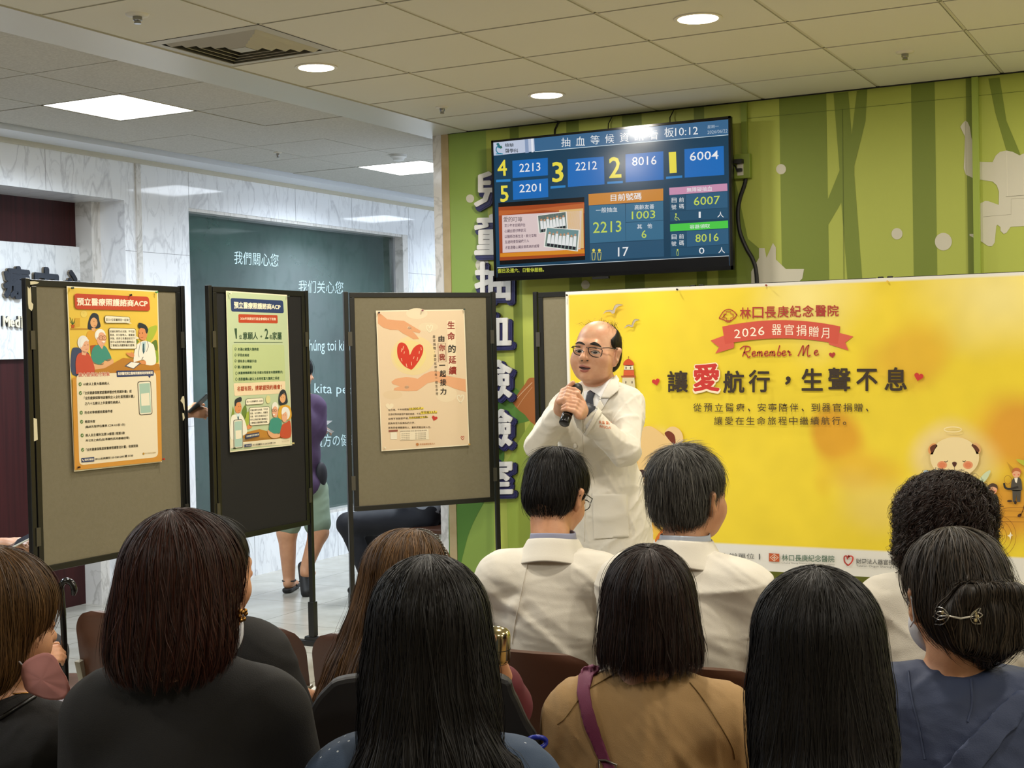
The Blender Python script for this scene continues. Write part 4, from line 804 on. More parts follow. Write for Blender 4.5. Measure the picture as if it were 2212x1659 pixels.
me.from_pydata(verts.tolist(), [], fs.tolist()); me.polygons.foreach_set('use_smooth', [True]*len(me.polygons))
ca_ = me.color_attributes.new('ink', 'FLOAT_COLOR', 'POINT'); ca_.data.foreach_set('color', np.concatenate([np.clip(base, 0, 1), np.ones(U.shape+(1,))], -1).reshape(-1).astype(np.float32))
bm_ = bpy.data.materials.new('banner_vinyl'); bm_.use_nodes = True; nt = bm_.node_tree; at_ = nd(nt, 'ShaderNodeAttribute'); at_.attribute_name = 'ink'
nt.links.new(at_.outputs['Color'], nt.nodes['Principled BSDF'].inputs['Base Color']); nt.nodes['Principled BSDF'].inputs['Roughness'].default_value = 0.5
ban = new_obj('banner', me, [bm_]); tag(ban, 'long yellow event banner with teddy bears hung across boards', 'banner')
bp = Print(lambda x, y: at_y(x, y, BY-0.0095), (0, -1, 0), rough=0.5, pre='ink', eps=0.0002)
B8 = sub(1340, 580, 2.439); D7 = sub(1210, 620, 5.926); K6 = sub(1960, 900, 4.881); C6 = sub(1000, 900, 2.963); bp.sub = B8
RR = '#a8322c'; RB = '#cf5a48'
bp.line([(520,262),(545,225),(575,215),(600,228),(615,245)], 5, RR, True); bp.line([(520,262),(545,270),(570,282),(600,262),(615,243)], 5, RR, True); bp.line([(535,262),(555,240)], 4, RR)
for q in ([(558,228),(582,228),(582,240),(594,240),(594,260),(582,260),(582,274),(558,274),(558,260),(546,260),(546,240),(558,240)],): bp.line(q, 5, RR, closed=True)
for i, ch in enumerate('林口長庚紀念醫院'): x = 630+i*66; y = 205-i*2.5+(0.0 if i < 4 else (i-4)*1.5); bp.text(ch, ((x, y), (x+58, y+60)), RR, .02)
def arc(x): return 272+((x-850)/330)**2*38
top = [(x, arc(x)) for x in np.linspace(537, 1158, 16)]; bot = [(x, arc(x)+96) for x in np.linspace(1145, 552, 16)]
bp.poly([(475,380),(550,352),(600,395),(598,418),(500,448),(520,415)], RB); bp.poly([(1228,358),(1150,338),(1095,370),(1100,400),(1202,432),(1185,390)], RB); bp.up(); bp.poly(top+bot, '#c9503f'); bp.up()
for i, (ch, w_) in enumerate((('2',36),('0',36),('2',36),('6',36),(' ',24),('器',56),('官',56),('捐',56),('贈',56),('月',46))):
    if i == 0: xx = 600
    if ch != ' ': h_ = 46 if ch in '026' else 56; y_ = arc(xx+w_/2)+22+(8 if ch in '026' else 0); bp.text(ch, ((xx, y_), (xx+w_*.92, y_+h_)), '#f3ead8', .0)
    xx += w_+(6 if ch in '026 ' else 9)
# script lettering drawn as strokes
def stroke(pts, w_=6, c=RR): bp.line(pts, w_, c, True)
sx = lambda pts, ox, oy, s_: [(ox+x*s_, oy+y*s_) for x, y in pts]
letters = {'R': [[(30,0),(12,52)],[(-2,14),(20,-2),(50,2),(48,22),(18,30)],[(18,30),(34,42),(42,56),(54,50)]], 'e': [[(0,16),(16,8),(14,0),(4,4),(0,18),(10,26),(24,18)]], 'm': [[(0,2),(-3,26)],[(-2,10),(8,1),(11,8),(8,26)],[(9,10),(19,1),(22,8),(19,26),(28,18)]], 'b': [[(14,-30),(2,16),(8,26),(18,20),(18,8),(8,6)]], 'r': [[(0,6),(6,0),(6,8),(14,6),(10,24),(22,18)]], 'M': [[(-14,50),(0,20),(14,-6),(12,48)],[(12,48),(30,4),(44,-10)],[(44,-10),(36,20),(38,50),(52,44)]]}
x = 632; 
for ch, adv in (('R',62),('e',30),('m',36),('e',30),('m',36),('b',26),('e',28),('r',42),(' ',28),('M',72),('e',30)):
    if ch != ' ':
        for st in letters[ch]: stroke(sx(st, x, 412 if ch in 'RM' else 438-(x-630)*0.018, 1.0))
    x += adv
bp.heart(1116, 455, 18, RR, -.1)
for i, (ch, xa, ya, s_, c, bd) in enumerate((('讓',248,538,108,'#33261a',.024),('愛',384,500,140,'#c2302a',.036),('航',542,538,112,'#33261a',.026),('行',676,534,112,'#33261a',.026),('，',868,568,30,'#33261a',.04),('生',955,526,112,'#33261a',.026),('聲',1095,522,118,'#33261a',.026),('不',1243,528,112,'#33261a',.026),('息',1392,520,118,'#33261a',.026))):
    if ch == '愛': bp.text(ch, ((xa-5, ya-5), (xa+s_+6, ya+s_*1.1+6)), '#f0dfc0', .075); bp.up()
    bp.text(ch, ((xa, ya), (xa+s_, ya+s_*(1.06 if ch != '，' else 1.5))), c, bd)
bp.heart(188, 597, 22, '#c2302a', -.25); bp.heart(1572, 570, 26, '#c2302a', .25)
t1 = '從預立醫療、安寧陪伴，到器官捐贈，'; t2 = '讓愛在生命旅程中繼續航行。'
def row(t_, xa, xb, y, h_):
    n = len(t_); st = (xb-xa)/n
    for i, ch in enumerate(t_):
        x = xa+i*st
        if ch in '、，': bp.line([(x+8, y+h_*.65), (x+16, y+h_*.95)], 7, '#4a3a20')
        elif ch == '。': bp.line([(x+10+7*math.cos(a), y+h_*.8+7*math.sin(a)) for a in np.linspace(0, 6.28, 10)], 4, '#4a3a20')
        else: bp.text(ch, ((x, y), (x+st*.78, y+h_)), '#4a3a20', .005)
row(t1, 384, 1345, 710, 44); row(t2, 494, 1228, 780, 44)
bp.text('主辦單位', [(530,1498),(706,1502),(706,1530),(530,1526)], '#5b5b58'); bp.text('|', ((730,1503),(736,1533)), '#5b5b58'); bp.quad([(783,1500),(838,1503),(838,1545),(783,1543)], '#b5552c'); bp.up(); bp.line([(790,1522),(811,1505),(832,1523),(811,1541)], 3, '#ecdcc8', closed=True); bp.line([(811,1512),(811,1534)], 4, '#ecdcc8'); bp.line([(800,1523),(822,1524)], 4, '#ecdcc8')
bp.text('林口長庚紀念醫院', [(850,1505),(1128,1512),(1128,1548),(850,1540)], '#4f6b58', .01); bp.text('Chang Gung Memorial Hospital, Linkou', [(850,1546),(1128,1556),(1128,1566),(850,1556)], '#6b6b66')
bp.line([(1200,1565),(1182,1545),(1180,1520),(1192,1515),(1198,1532)], 7, '#a8322c', True); bp.line([(1200,1565),(1218,1548),(1226,1525),(1215,1515),(1200,1522)], 7, '#c0392e', True); bp.ell(1203, 1516, 6, 6, '#a8322c')
bp.text('財團法人器官捐贈移植登錄中心', [(1242,1528),(1640,1540),(1640,1572),(1242,1555)], '#5b5b58', .01); bp.text('Taiwan Organ Sharing Registry and Patient Autonomy', [(1242,1560),(1700,1578),(1700,1592),(1242,1574)], '#5b5b58')
# gulls, lighthouse
bp.sub = D7
for pts in ([(540,350),(580,305),(640,295),(675,300),(700,240),(740,220),(805,230),(750,245),(710,280),(700,330),(670,345),(640,315),(590,318)], [(815,530),(850,490),(890,482),(915,490),(935,435),(965,412),(1015,420),(970,435),(945,470),(935,510),(905,515),(880,497)]): bp.poly(pts, '#b3a692'); bp.up(); bp.line(pts[1:7], 5, '#8a8070', True); bp.up(-1)
bp.up(); bp.quad([(800,1160),(950,1160),(975,1400),(780,1400)], '#cfc3a0'); bp.quad([(815,1060),(945,1060),(950,1140),(810,1140)], '#c8562a'); bp.quad([(780,1135),(970,1135),(965,1160),(785,1160)], '#a8562f'); bp.quad([(825,1000),(935,1000),(940,1065),(820,1065)], '#d8cfb0'); bp.poly([(815,1002),(825,950),(875,920),(925,950),(940,1002)], '#c4481f', True); bp.line([(876,925),(876,885)], 6, '#8a4a2a'); bp.line([(866,897),(886,897)], 4, '#8a4a2a'); bp.up()
for x_, y_ in ((845,1035),(903,1035),(842,1220),(922,1220)): bp.ell(x_, y_, 8, 18, '#6b5a48')
# big bear behind the speaker
bp.sub = C6; bp.ell(1350, 130, 58, 68, '#e0c08a', rot=-.4); bp.up(); bp.poly([(1292,105),(1320,92),(1355,120),(1360,178),(1335,165),(1305,130)], '#6e2c14', True); bp.poly([(1120,380),(1130,120),(1180,60),(1250,90),(1330,170),(1390,260),(1400,400),(1380,520),(1300,640),(1150,620)], '#e0bd80', True); bp.up(); bp.ell(1145, 365, 28, 26, '#3a1c14'); bp.line([(1152,385),(1160,430),(1172,460)], 4, '#5b3220', True); bp.line([(1090,440),(1130,462),(1175,460)], 5, '#7b4a24', True); bp.poly([(1085,605),(1130,570),(1210,550),(1260,545),(1260,600),(1180,612),(1100,640)], '#b8321c', True); bp.poly([(1090,640),(1180,615),(1270,590),(1280,640),(1180,650),(1095,665)], '#8a4a1a', True); bp.poly([(1100,700),(1110,500),(1170,490),(1150,560),(1180,640)], '#cf8a34', True); bp.poly([(1230,800),(1280,720),(1320,760),(1330,810)], '#c4691c', True)
# angel bear and musicians
bp.sub = K6; bp.up(); bp.ell(500, 430, 258, 215, '#e7d3a2', 40); bp.ell(270, 340, 46, 62, '#d8955a', rot=.5); bp.ell(725, 335, 46, 62, '#d8a870', rot=-.5); bp.up(); bp.ell(500, 440, 235, 205, '#e7d3a2', 40); bp.up(); bp.poly([(240,330),(270,300),(305,295),(290,340),(258,380)], '#5a2c18', True); bp.poly([(680,295),(725,305),(760,350),(745,375),(710,345)], '#5a2c18', True)
bp.ell(368, 510, 52, 42, '#dc9268'); bp.ell(640, 510, 52, 42, '#dc9268'); bp.up(); bp.ell(368, 510, 34, 27, '#d67c54'); bp.ell(640, 510, 34, 27, '#d67c54'); bp.poly([(474,485),(500,475),(522,488),(515,515),(497,530),(480,512)], '#4a2418', True); bp.line([(497,528),(497,575)], 4, '#4a3020'); bp.line([(435,548),(455,575),(480,580),(497,572),(520,582),(555,575),(575,550)], 4, '#4a3020', True); bp.line([(392,470),(410,478),(428,464)], 7, '#4a3020', True); bp.line([(582,466),(600,474),(617,464)], 7, '#4a3020', True); bp.line([(480+92*math.cos(a), 135+27*math.sin(a)) for a in np.linspace(0, 6.28, 24)], 8, '#ecdcae')
bp.poly([(170,575),(215,565),(245,600),(240,640),(190,625)], '#a9bccb', True); bp.poly([(745,690),(800,610),(865,565),(875,590),(830,670),(760,720)], '#c5d3b0', True)
def musician(x, y, s_, hair, body='#33302a'):
    L_ = lambda pts: [(x+a*s_, y+b_*s_) for a, b_ in pts]
    bp.poly(L_([(-40,60),(0,40),(45,55),(60,140),(50,180),(-45,180),(-55,120)]), body, True); bp.poly(L_([(-42,175),(48,175),(42,300),(8,300),(0,220),(-12,300),(-38,300)]), body); bp.up(); bp.poly(L_([(-22,45),(15,45),(5,100),(-12,90)]), '#ece4d4'); bp.ell(x, y, 42*s_, 44*s_, '#e0a884'); bp.up(); bp.poly(L_([(-45,-5),(-38,-45),(0,-62),(42,-45),(50,0),(30,-20),(-10,-28)]), hair, True); bp.ell(x-22*s_, y+12*s_, 10*s_, 8*s_, '#d87a5a'); bp.ell(x+24*s_, y+12*s_, 10*s_, 8*s_, '#d87a5a'); bp.up(-2)
musician(1150, 600, 1.0, '#b8683c', '#4a4640'); musician(900, 770, 1.1, '#4a3424', '#2f3328')
bp.up(3); bp.line([(1020,700),(1035,750),(1090,760),(1170,740)], 22, '#26221e', True); bp.line([(1060+38*math.cos(a), 665+45*math.sin(a)) for a in np.linspace(0, 6.28, 20)], 4, '#8a5a24'); bp.ell(1080, 890, 28, 12, '#3a2418'); bp.ell(1140, 905, 14, 20, '#2a1c14')
bp.line([(930,1055),(1400,1060)], 4, '#7a4a1c'); bp.line([(970,1000),(1060,960),(1400,955)], 4, '#7a4a1c', True); bp.line([(940,1105),(1400,1110)], 4, '#7a4a1c'); bp.line([(1000,990),(1400,1005)], 3, '#7a4a1c')
for r_ in (60, 110, 170, 220): bp.line([(950+r_*.9*math.cos(a), 1260+r_*math.sin(a)) for a in np.linspace(-1.5, 1.7, 16)], 4, '#8a521c')
bp.poly([(1055,1255),(1080,1240),(1090,1215),(1098,1240),(1115,1248),(1095,1262),(1088,1298),(1078,1268)], '#f2ead0'); bp.line([(1235,930),(1215,1000),(1190,1040)], 8, '#4a2c14', True); bp.ell(1185, 1040, 24, 16, '#4a2c14', rot=-.5); bp.poly([(1150,450),(1230,460),(1300,500),(1290,540),(1200,500)], '#b5b83a', True)
for a in range(6): bp.line([(1050+a*8, 480+a*18), (1130-a*6, 560+a*6)], 3, '#9a6a24')
off = len(verts); allv = np.concatenate([verts, np.array(bp.mb.v)]); me2 = bpy.data.meshes.new('banner'); me2.from_pydata(allv.tolist(), [], fs.tolist()+[[off+i for i in f] for f in bp.mb.f])
me2.polygons.foreach_set('material_index', [0]*len(fs)+[i+1 for i in bp.mb.mi]); me2.polygons.foreach_set('use_smooth', [True]*len(fs)+[False]*len(bp.mb.f))
for m_ in [bm_]+bp.mats: me2.materials.append(m_)
c2_ = me2.color_attributes.new('ink', 'FLOAT_COLOR', 'POINT'); cc_ = np.zeros((len(allv), 4), np.float32); cc_[:off, :3] = np.clip(base, 0, 1).reshape(-1, 3); cc_[:, 3] = 1; c2_.data.foreach_set('color', cc_.reshape(-1)); ban.data = me2
r8 = lambda x, y: at_y(1340+x/2.439, 580+y/2.439, BY-0.008)
for P, c, l in ((at_y(1226, 638, BY-0.006), '#3a3010', 'dark push pin at the upper left corner of the banner'), (r8(303, 112), '#2a1c10', 'dark push pin in the top edge of the banner below the television'), (r8(772, 90), '#8a3a24', 'reddish push pin in the top edge of the banner below the black wall cable'), (r8(1410, 70), '#d8b040', 'yellow push pin in the top edge of the banner, the one nearest the right')): pin(P, (0, -1, 0), c, l)
# ================================================================== SOLID MODELLING OF SOFT SHAPES
def rotz(a): c, s = math.cos(a), math.sin(a); return np.array([[c, -s, 0], [s, c, 0], [0, 0, 1.]])
def rotx(a): c, s = math.cos(a), math.sin(a); return np.array([[1, 0, 0], [0, c, -s], [0, s, c.real]])
def roty(a): c, s = math.cos(a), math.sin(a); return np.array([[c, 0, s], [0, 1, 0], [-s, 0, c]])
class S:
    """signed field made of capsules and ellipsoids, smoothly joined; meshed with surface nets"""
    def __init__(s): s.ops = []; s.disp = []
    def cap(s, a, b, ra, rb=None, k=0.02, flat=None, mode='+'):
        a = np.array(a, float); b = np.array(b, float); rb = ra if rb is None else rb
        r = max(ra, rb)
        def f(P):
            pa = P-a; ba = b-a; h = np.clip((pa@ba)/(ba@ba+1e-12), 0, 1); q = pa-h[..., None]*ba
            return np.sqrt((q*q).sum(-1))-(ra+(rb-ra)*h)
        s.ops.append((f, np.minimum(a, b)-r, np.maximum(a, b)+r, k, mode)); return s
    def ell(s, c, r, R=None, k=0.02, mode='+'):
        c = np.array(c, float); r = np.array(r, float); R_ = np.eye(3) if R is None else R; m_ = r.max() if R is not None else r
        def f(P):
            q = (P-c)@R_; k0 = np.sqrt(((q/r)**2).sum(-1)); k1 = np.sqrt(((q/(r*r))**2).sum(-1)); return k0*(k0-1)/np.maximum(k1, 1e-6)
        s.ops.append((f, c-m_, c+m_, k, mode)); return s
    def chain(s, pts, rs, k=0.02, mode='+'):
        for i in range(len(pts)-1): s.cap(pts[i], pts[i+1], rs[i], rs[i+1], k, mode=mode)
        return s
    def plane(s, p, n, k=0.005):
        """keep the side n points away from"""
        p = np.array(p, float); n = np.array(n, float); n /= np.linalg.norm(n)
        s.ops.append((lambda P: (P-p)@n, None, None, k, 'i')); return s
    @staticmethod
    def comb(D, d, k, mode):
        if mode == '+': h = np.clip(0.5+0.5*(D-d)/k, 0, 1); return D+(d-D)*h-k*h*(1-h)
        if mode == '-': d = -d
        h = np.clip(0.5-0.5*(D-d)/k, 0, 1); return D+(d-D)*h+k*h*(1-h)
    def eval(s, P):
        D = np.full(P.shape[:-1], 1.0)
        for f, lo, hi, k, mode in s.ops: D = s.comb(D, f(P), k, mode)
        for g in s.disp: D = D+g(P)
        return D
    def grad(s, P, e=0.002):
        g = np.stack([s.eval(P+np.eye(3)[i]*e)-s.eval(P-np.eye(3)[i]*e) for i in range(3)], -1)
        return g/(np.linalg.norm(g, axis=-1, keepdims=True)+1e-9)
    def mesh(s, vox):
        lo = np.min([o[1] for o in s.ops if o[4] == '+'], 0)-0.03; hi = np.max([o[2] for o in s.ops if o[4] == '+'], 0)+0.03
        n = np.ceil((hi-lo)/vox).astype(int)+1
        ax = [lo[i]+vox*np.arange(n[i]) for i in range(3)]
        D = np.full(n, 1.0, np.float32)
        def sl(a, b):
            i0 = np.clip(np.floor((a-lo)/vox).astype(int), 0, n-1); i1 = np.clip(np.ceil((b-lo)/vox).astype(int)+1, 1, n); return tuple(slice(i0[i], i1[i]) for i in range(3))
        def pts(q): X, Y, Z = np.meshgrid(ax[0][q[0]], ax[1][q[1]], ax[2][q[2]], indexing='ij'); return np.stack([X, Y, Z], -1)
        for f, a, b, k, mode in s.ops:
            q = sl(lo, hi) if a is None else sl(a-k-0.03, b+k+0.03)
            D[q] = s.comb(D[q], f(pts(q)), k, mode)
        if s.disp:
            near = np.argwhere(np.abs(D) < 0.03)
            P = lo+near*vox; dd = D[tuple(near.T)]
            for g in s.disp: dd = dd+g(P)
            D[tuple(near.T)] = dd
        I = D < 0; I[0] = I[-1] = False; I[:, 0] = I[:, -1] = False; I[:, :, 0] = I[:, :, -1] = False
        D = np.where(I, D, np.maximum(D, 1e-5))
        c = np.zeros(np.array(I.shape)-1, np.uint8)
        offs = [(i, j, k) for i in (0, 1) for j in (0, 1) for k in (0, 1)]
        for o in offs: c += I[o[0]:o[0]+c.shape[0], o[1]:o[1]+c.shape[1], o[2]:o[2]+c.shape[2]]
        act = np.argwhere((c > 0) & (c < 8)); vid = np.full(c.shape, -1, np.int64); vid[tuple(act.T)] = np.arange(len(act))
        acc = np.zeros((len(act), 3)); cnt = np.zeros(len(act))
        for axis in range(3):
            for o in offs:
                if o[axis] == 1: continue
                o2 = list(o); o2[axis] = 1
                p = act+np.array(o); q = act+np.array(o2); a = D[tuple(p.T)]; b = D[tuple(q.T)]; x = (a < 0) != (b < 0)
                t = np.where(x, a/np.where(x, a-b, 1), 0); pos = np.array(o, float)[None]*np.ones((len(act), 1)); pos[:, axis] = t
                acc += pos*x[:, None]; cnt += x
        V = lo+vox*(act+acc/np.maximum(cnt, 1)[:, None]); F = []
        for axis in range(3):
            u, w = (axis+1) % 3, (axis+2) % 3
            sh = [slice(None)]*3; sh2 = [slice(None)]*3; sh[axis] = slice(0, -1); sh2[axis] = slice(1, None)
            A, B = I[tuple(sh)], I[tuple(sh2)]; e = np.argwhere(A != B); e = e[(e[:, u] > 0) & (e[:, w] > 0)]
            def cell(du, dw): q = e.copy(); q[:, u] -= du; q[:, w] -= dw; return vid[tuple(q.T)]
            a_, b_, c_, d_ = cell(1, 1), cell(0, 1), cell(0, 0), cell(1, 0); fl = A[tuple(e.T)]
            q = np.where(fl[:, None], np.stack([a_, b_, c_, d_], 1), np.stack([d_, c_, b_, a_], 1)); F.append(q)
        return V, np.concatenate(F)
    def build(s, name, mats, parent=None, vox=0.007, origin=(0, 0, 0), relax=1, cut=None):
        V, F = s.mesh(vox)
        if relax:
            E = np.concatenate([F[:, [0, 1]], F[:, [1, 2]], F[:, [2, 3]], F[:, [3, 0]]])
            for _ in range(relax):
                acc = np.zeros_like(V); cnt = np.zeros(len(V)); np.add.at(acc, E[:, 0], V[E[:, 1]]); np.add.at(cnt, E[:, 0], 1)
                V = 0.5*V+0.5*acc/np.maximum(cnt, 1)[:, None]
        if cut is not None:
            keep = ~cut(V[F].mean(1)); F = F[keep]; used = np.unique(F); rm = np.full(len(V), -1); rm[used] = np.arange(len(used)); V = V[used]; F = rm[F]
        return np_mesh(name, V-np.array(origin), F, mats, parent)
def np_mesh(name, V, F, mats, parent=None, smooth=True, attr=None, mi=None):
    me = bpy.data.meshes.new(name); nv, nf, k = len(V), len(F), F.shape[1]
    me.vertices.add(nv); me.vertices.foreach_set('co', np.asarray(V, np.float32).reshape(-1))
    me.loops.add(nf*k); me.loops.foreach_set('vertex_index', np.asarray(F, np.int32).reshape(-1))
    me.polygons.add(nf); me.polygons.foreach_set('loop_start', np.arange(nf, dtype=np.int32)*k)
    try: me.polygons.foreach_set('loop_total', np.full(nf, k, np.int32))
    except Exception: pass
    me.update(calc_edges=True)
    me.polygons.foreach_set('use_smooth', [smooth]*nf)
    if mi is not None: me.polygons.foreach_set('material_index', np.asarray(mi, np.int32))
    if attr is not None:
        a = me.attributes.new('rnd', 'FLOAT', 'POINT'); a.data.foreach_set('value', np.asarray(attr, np.float32))
    return new_obj(name, me, mats, parent)
def wrinkle(amp, f, seed, dirv=None, aniso=3.0):
    r_ = np.random.RandomState(seed); ks = []
    for _ in range(5):
        v = r_.normal(size=3); v /= np.linalg.norm(v)
        if dirv is not None: v = v*0.5+np.array(dirv)*r_.choice([-1, 1])*1.0; v /= np.linalg.norm(v)
        ks.append((v*f*r_.uniform(.6, 1.7), r_.uniform(0, 6.28), r_.uniform(.5, 1)))
    def g(P):
        o = 0
        for k_, ph, a in ks: w_ = np.sin(P@k_+ph+0.8*np.sin(P@(k_[[1, 2, 0]])*0.6+ph)); o = np.maximum(o, a*(1-np.abs(w_))**3)
        return -amp*(o-0.45)
    return g
# ---- skin and hair materials
M_skin = mat('skin', '#c9946f', rough=0.5, color2='#c08a66', scale=25, sss=0.12, bump=0.12, bscale=260)
M_skin2 = mat('skin_pale', '#d3a383', rough=0.45, color2='#c7906f', scale=22, sss=0.15, bump=0.1, bscale=260)
M_lip = mat('lips', '#a5604f', rough=0.4, sss=0.1)
def hair_mat(name, c1, c2, rough=0.5, spec=0.28):
    if name in MATS: return MATS[name]
    m = bpy.data.materials.new(name); m.use_nodes = True; nt = m.node_tree; b = nt.nodes['Principled BSDF']
    at_ = nd(nt, 'ShaderNodeAttribute'); at_.attribute_name = 'rnd'; cr = nd(nt, 'ShaderNodeValToRGB'); cr.color_ramp.elements[0].color = lin(c1); cr.color_ramp.elements[1].color = lin(c2)
    nt.links.new(at_.outputs['Fac'], cr.inputs[0]); nt.links.new(cr.outputs[0], b.inputs['Base Color'])
    b.inputs['Roughness'].default_value = rough; b.inputs['Specular IOR Level'].default_value = spec
    MATS[name] = m; return m

def ribbons(name, paths, widths, N, m, parent, origin, rnd, roll=0.6):
    """paths (n,k,3), surface normals N (n,k,3) -> thin ribbons in one mesh"""
    n, k, _ = paths.shape; T = np.gradient(paths, axis=1); T /= (np.linalg.norm(T, axis=-1, keepdims=True)+1e-9)
    B = np.cross(T, N); B /= (np.linalg.norm(B, axis=-1, keepdims=True)+1e-9)
    a = RNG.uniform(-roll, roll, (n, 1, 1)); B = B*np.cos(a)+N*np.sin(a)
    L = paths-B*widths[..., None]/2; R_ = paths+B*widths[..., None]/2
    V = np.stack([L, R_], 2).reshape(-1, 3)-np.array(origin); idx = np.arange(n*k*2).reshape(n, k, 2)
    F = np.stack([idx[:, :-1, 0], idx[:, :-1, 1], idx[:, 1:, 1], idx[:, 1:, 0]], -1).reshape(-1, 4)
    o = np_mesh(name, V, F, [m], parent, attr=np.repeat(rnd, k*2)); return o
def grow(shell, starts, length, steps, field, lift=0.0015, curl=0.0, curlf=0.0, jitter=0.002, fly=0.06, out=0.0):
    """walk strands along the surface of a field"""
    n = len(starts); P = starts.copy(); st = length/steps
    g = shell.grad(P); d = shell.eval(P); P = P-g*d[:, None]
    off = RNG.uniform(-0.002, lift, n); path = []; nor = []; ph = RNG.uniform(0, 6.28, n); flyv = (RNG.uniform(0, 1, n) < fly)*RNG.uniform(0.002, 0.012, n)
    jv = RNG.normal(size=(n, 3))*0.12
    for i in range(steps+1):
        g = shell.grad(P); t = i/steps
        q = P+g*(off+flyv*t*1.5+out*t*t)[:, None]
        if curl:
            s1 = np.cross(g, [0.3, 0.2, 1.0]); s1 /= (np.linalg.norm(s1, axis=1, keepdims=True)+1e-9)
            q = q+s1*(curl*np.sin(curlf*i+ph))[:, None]+g*(curl*np.cos(curlf*i+ph)+curl*.5)[:, None]
        path.append(q); nor.append(g)
        v = field(P)+jv; v = v-g*(v*g).sum(1, keepdims=True); v /= (np.linalg.norm(v, axis=1, keepdims=True)+1e-9)
        stl = st if np.isscalar(st) else st[:, None]
        P = P+v*stl; g = shell.grad(P); d = np.clip(shell.eval(P), -0.02, 0.02); P = P-g*d[:, None]
    return np.stack(path, 1), np.stack(nor, 1)
class Head:
    def __init__(h, c, yaw, pitch=0.0, tilt=0.0, s=1.0):
        """c centre (eye height); yaw 0 looks to +Y, positive turns left; pitch positive looks up"""
        h.c = np.array(c, float); h.R = rotz(yaw)@rotx(pitch)@roty(tilt); h.s = s
    def p(h, x, y, z): return h.c+h.R@(np.array([x, y, z])*h.s)
    def loc(h, P): return (P-h.c)@h.R/h.s
def head_sdf(F, H, ears=True, face=True, fat=0.0, bald=False):
    s, R = H.s, H.R; E = lambda c, r, k=.02, m='+', RR=None: F.ell(H.p(*c), np.array(r)*s, R if RR is None else R@RR, k, m)
    E((0, -.014, .036), (.076, .093, .080), .03); E((0, .018, -.028), (.063+fat, .072, .086), .03); E((0, .035, -.078), (.044+fat*1.5, .048, .036), .03)
    for x in (-1, 1):
        E((x*.038, .048, -.036), (.030+fat, .034, .034+fat), .02)
        if ears: F.cap(H.p(x*.076, .0, -.046), H.p(x*.086, -.012, .006), .009*s, .012*s, .008); F.ell(H.p(x*.087, -.004, -.016), np.array([.006, .013, .024])*s, R@rotz(-x*.5), .006); F.ell(H.p(x*.093, .001, -.015), np.array([.006, .008, .015])*s, R@rotz(-x*.5), .006, '-')
    if face:
        F.cap(H.p(-.034, .076, .022), H.p(.034, .076, .022), .012*s, k=.02)
        for x in (-1, 1): E((x*.032, .094, .001), (.019, .012, .010), .012, '-'); F.cap(H.p(x*.020, .082, -.001), H.p(x*.044, .077, -.001), .0085*s, k=.006)
        F.cap(H.p(0, .084, .008), H.p(0, .102, -.026), .007*s, .011*s, .012); F.cap(H.p(-.012, .092, -.031), H.p(.012, .092, -.031), .0085*s, k=.008); F.ell(H.p(0, .104, -.029), np.array([.0115]*3)*s, None, .006)
        F.cap(H.p(-.020, .080, -.061), H.p(.020, .080, -.061), .0075*s, k=.008); F.cap(H.p(-.017, .080, -.073), H.p(.017, .080, -.073), .008*s, k=.008); F.cap(H.p(-.022, .091, -.067), H.p(.022, .091, -.067), .0028*s, k=.004, mode='-')
        F.ell(H.p(0, .072, -.098), np.array([.020, .016, .014])*s, R, .02)
def hand(F, w, d, nrm, side, curl=0.5, s=1.0, spread=0.05):
    """w wrist, d towards the knuckles, nrm out of the back of the hand, side +1 when the thumb is on d x nrm"""
    w = np.array(w, float); d = np.array(d, float); d /= np.linalg.norm(d); nrm = np.array(nrm, float); nrm -= d*(nrm@d); nrm /= np.linalg.norm(nrm); t = np.cross(d, nrm)*side
    F.cap(w-d*.03, w+d*.02, .026*s, .026*s, .015)
    for k in range(4):
        o = (0.024, .008, -.009, -.025)[k]*s; F.cap(w+d*.01, w+d*.078*s+t*o, .018*s, .0115*s, .012)
    for k in range(4):
        o = (0.026, .009, -.009, -.026)[k]*s; L = (.072, .080, .074, .058)[k]*s; p = w+d*.080*s+t*o; dd = d+t*(o*spread*20); dd /= np.linalg.norm(dd); a = 0.15
        for j, fr in enumerate((.45, .3, .25)):
            a += curl*(0.9 if j else 0.55); q = p+(dd*math.cos(a)-nrm*math.sin(a))*L*fr; F.cap(p, q, (.0092, .0085, .0078)[j]*s, (.0085, .0078, .0068)[j]*s, .003); p = q
    p = w+d*.022*s+t*.020*s; q = p+(d*.55+t*.75-nrm*.35)*.045*s; F.cap(p, q, .015*s, .011*s, .01); r_ = q+(d*.85+t*.25-nrm*(.3+curl*.5))*.033*s; F.cap(q, r_, .0105*s, .0095*s, .004); u = r_+(d*.8-nrm*(.3+curl*.5))*.026*s; F.cap(r_, u, .0095*s, .008*s, .003)
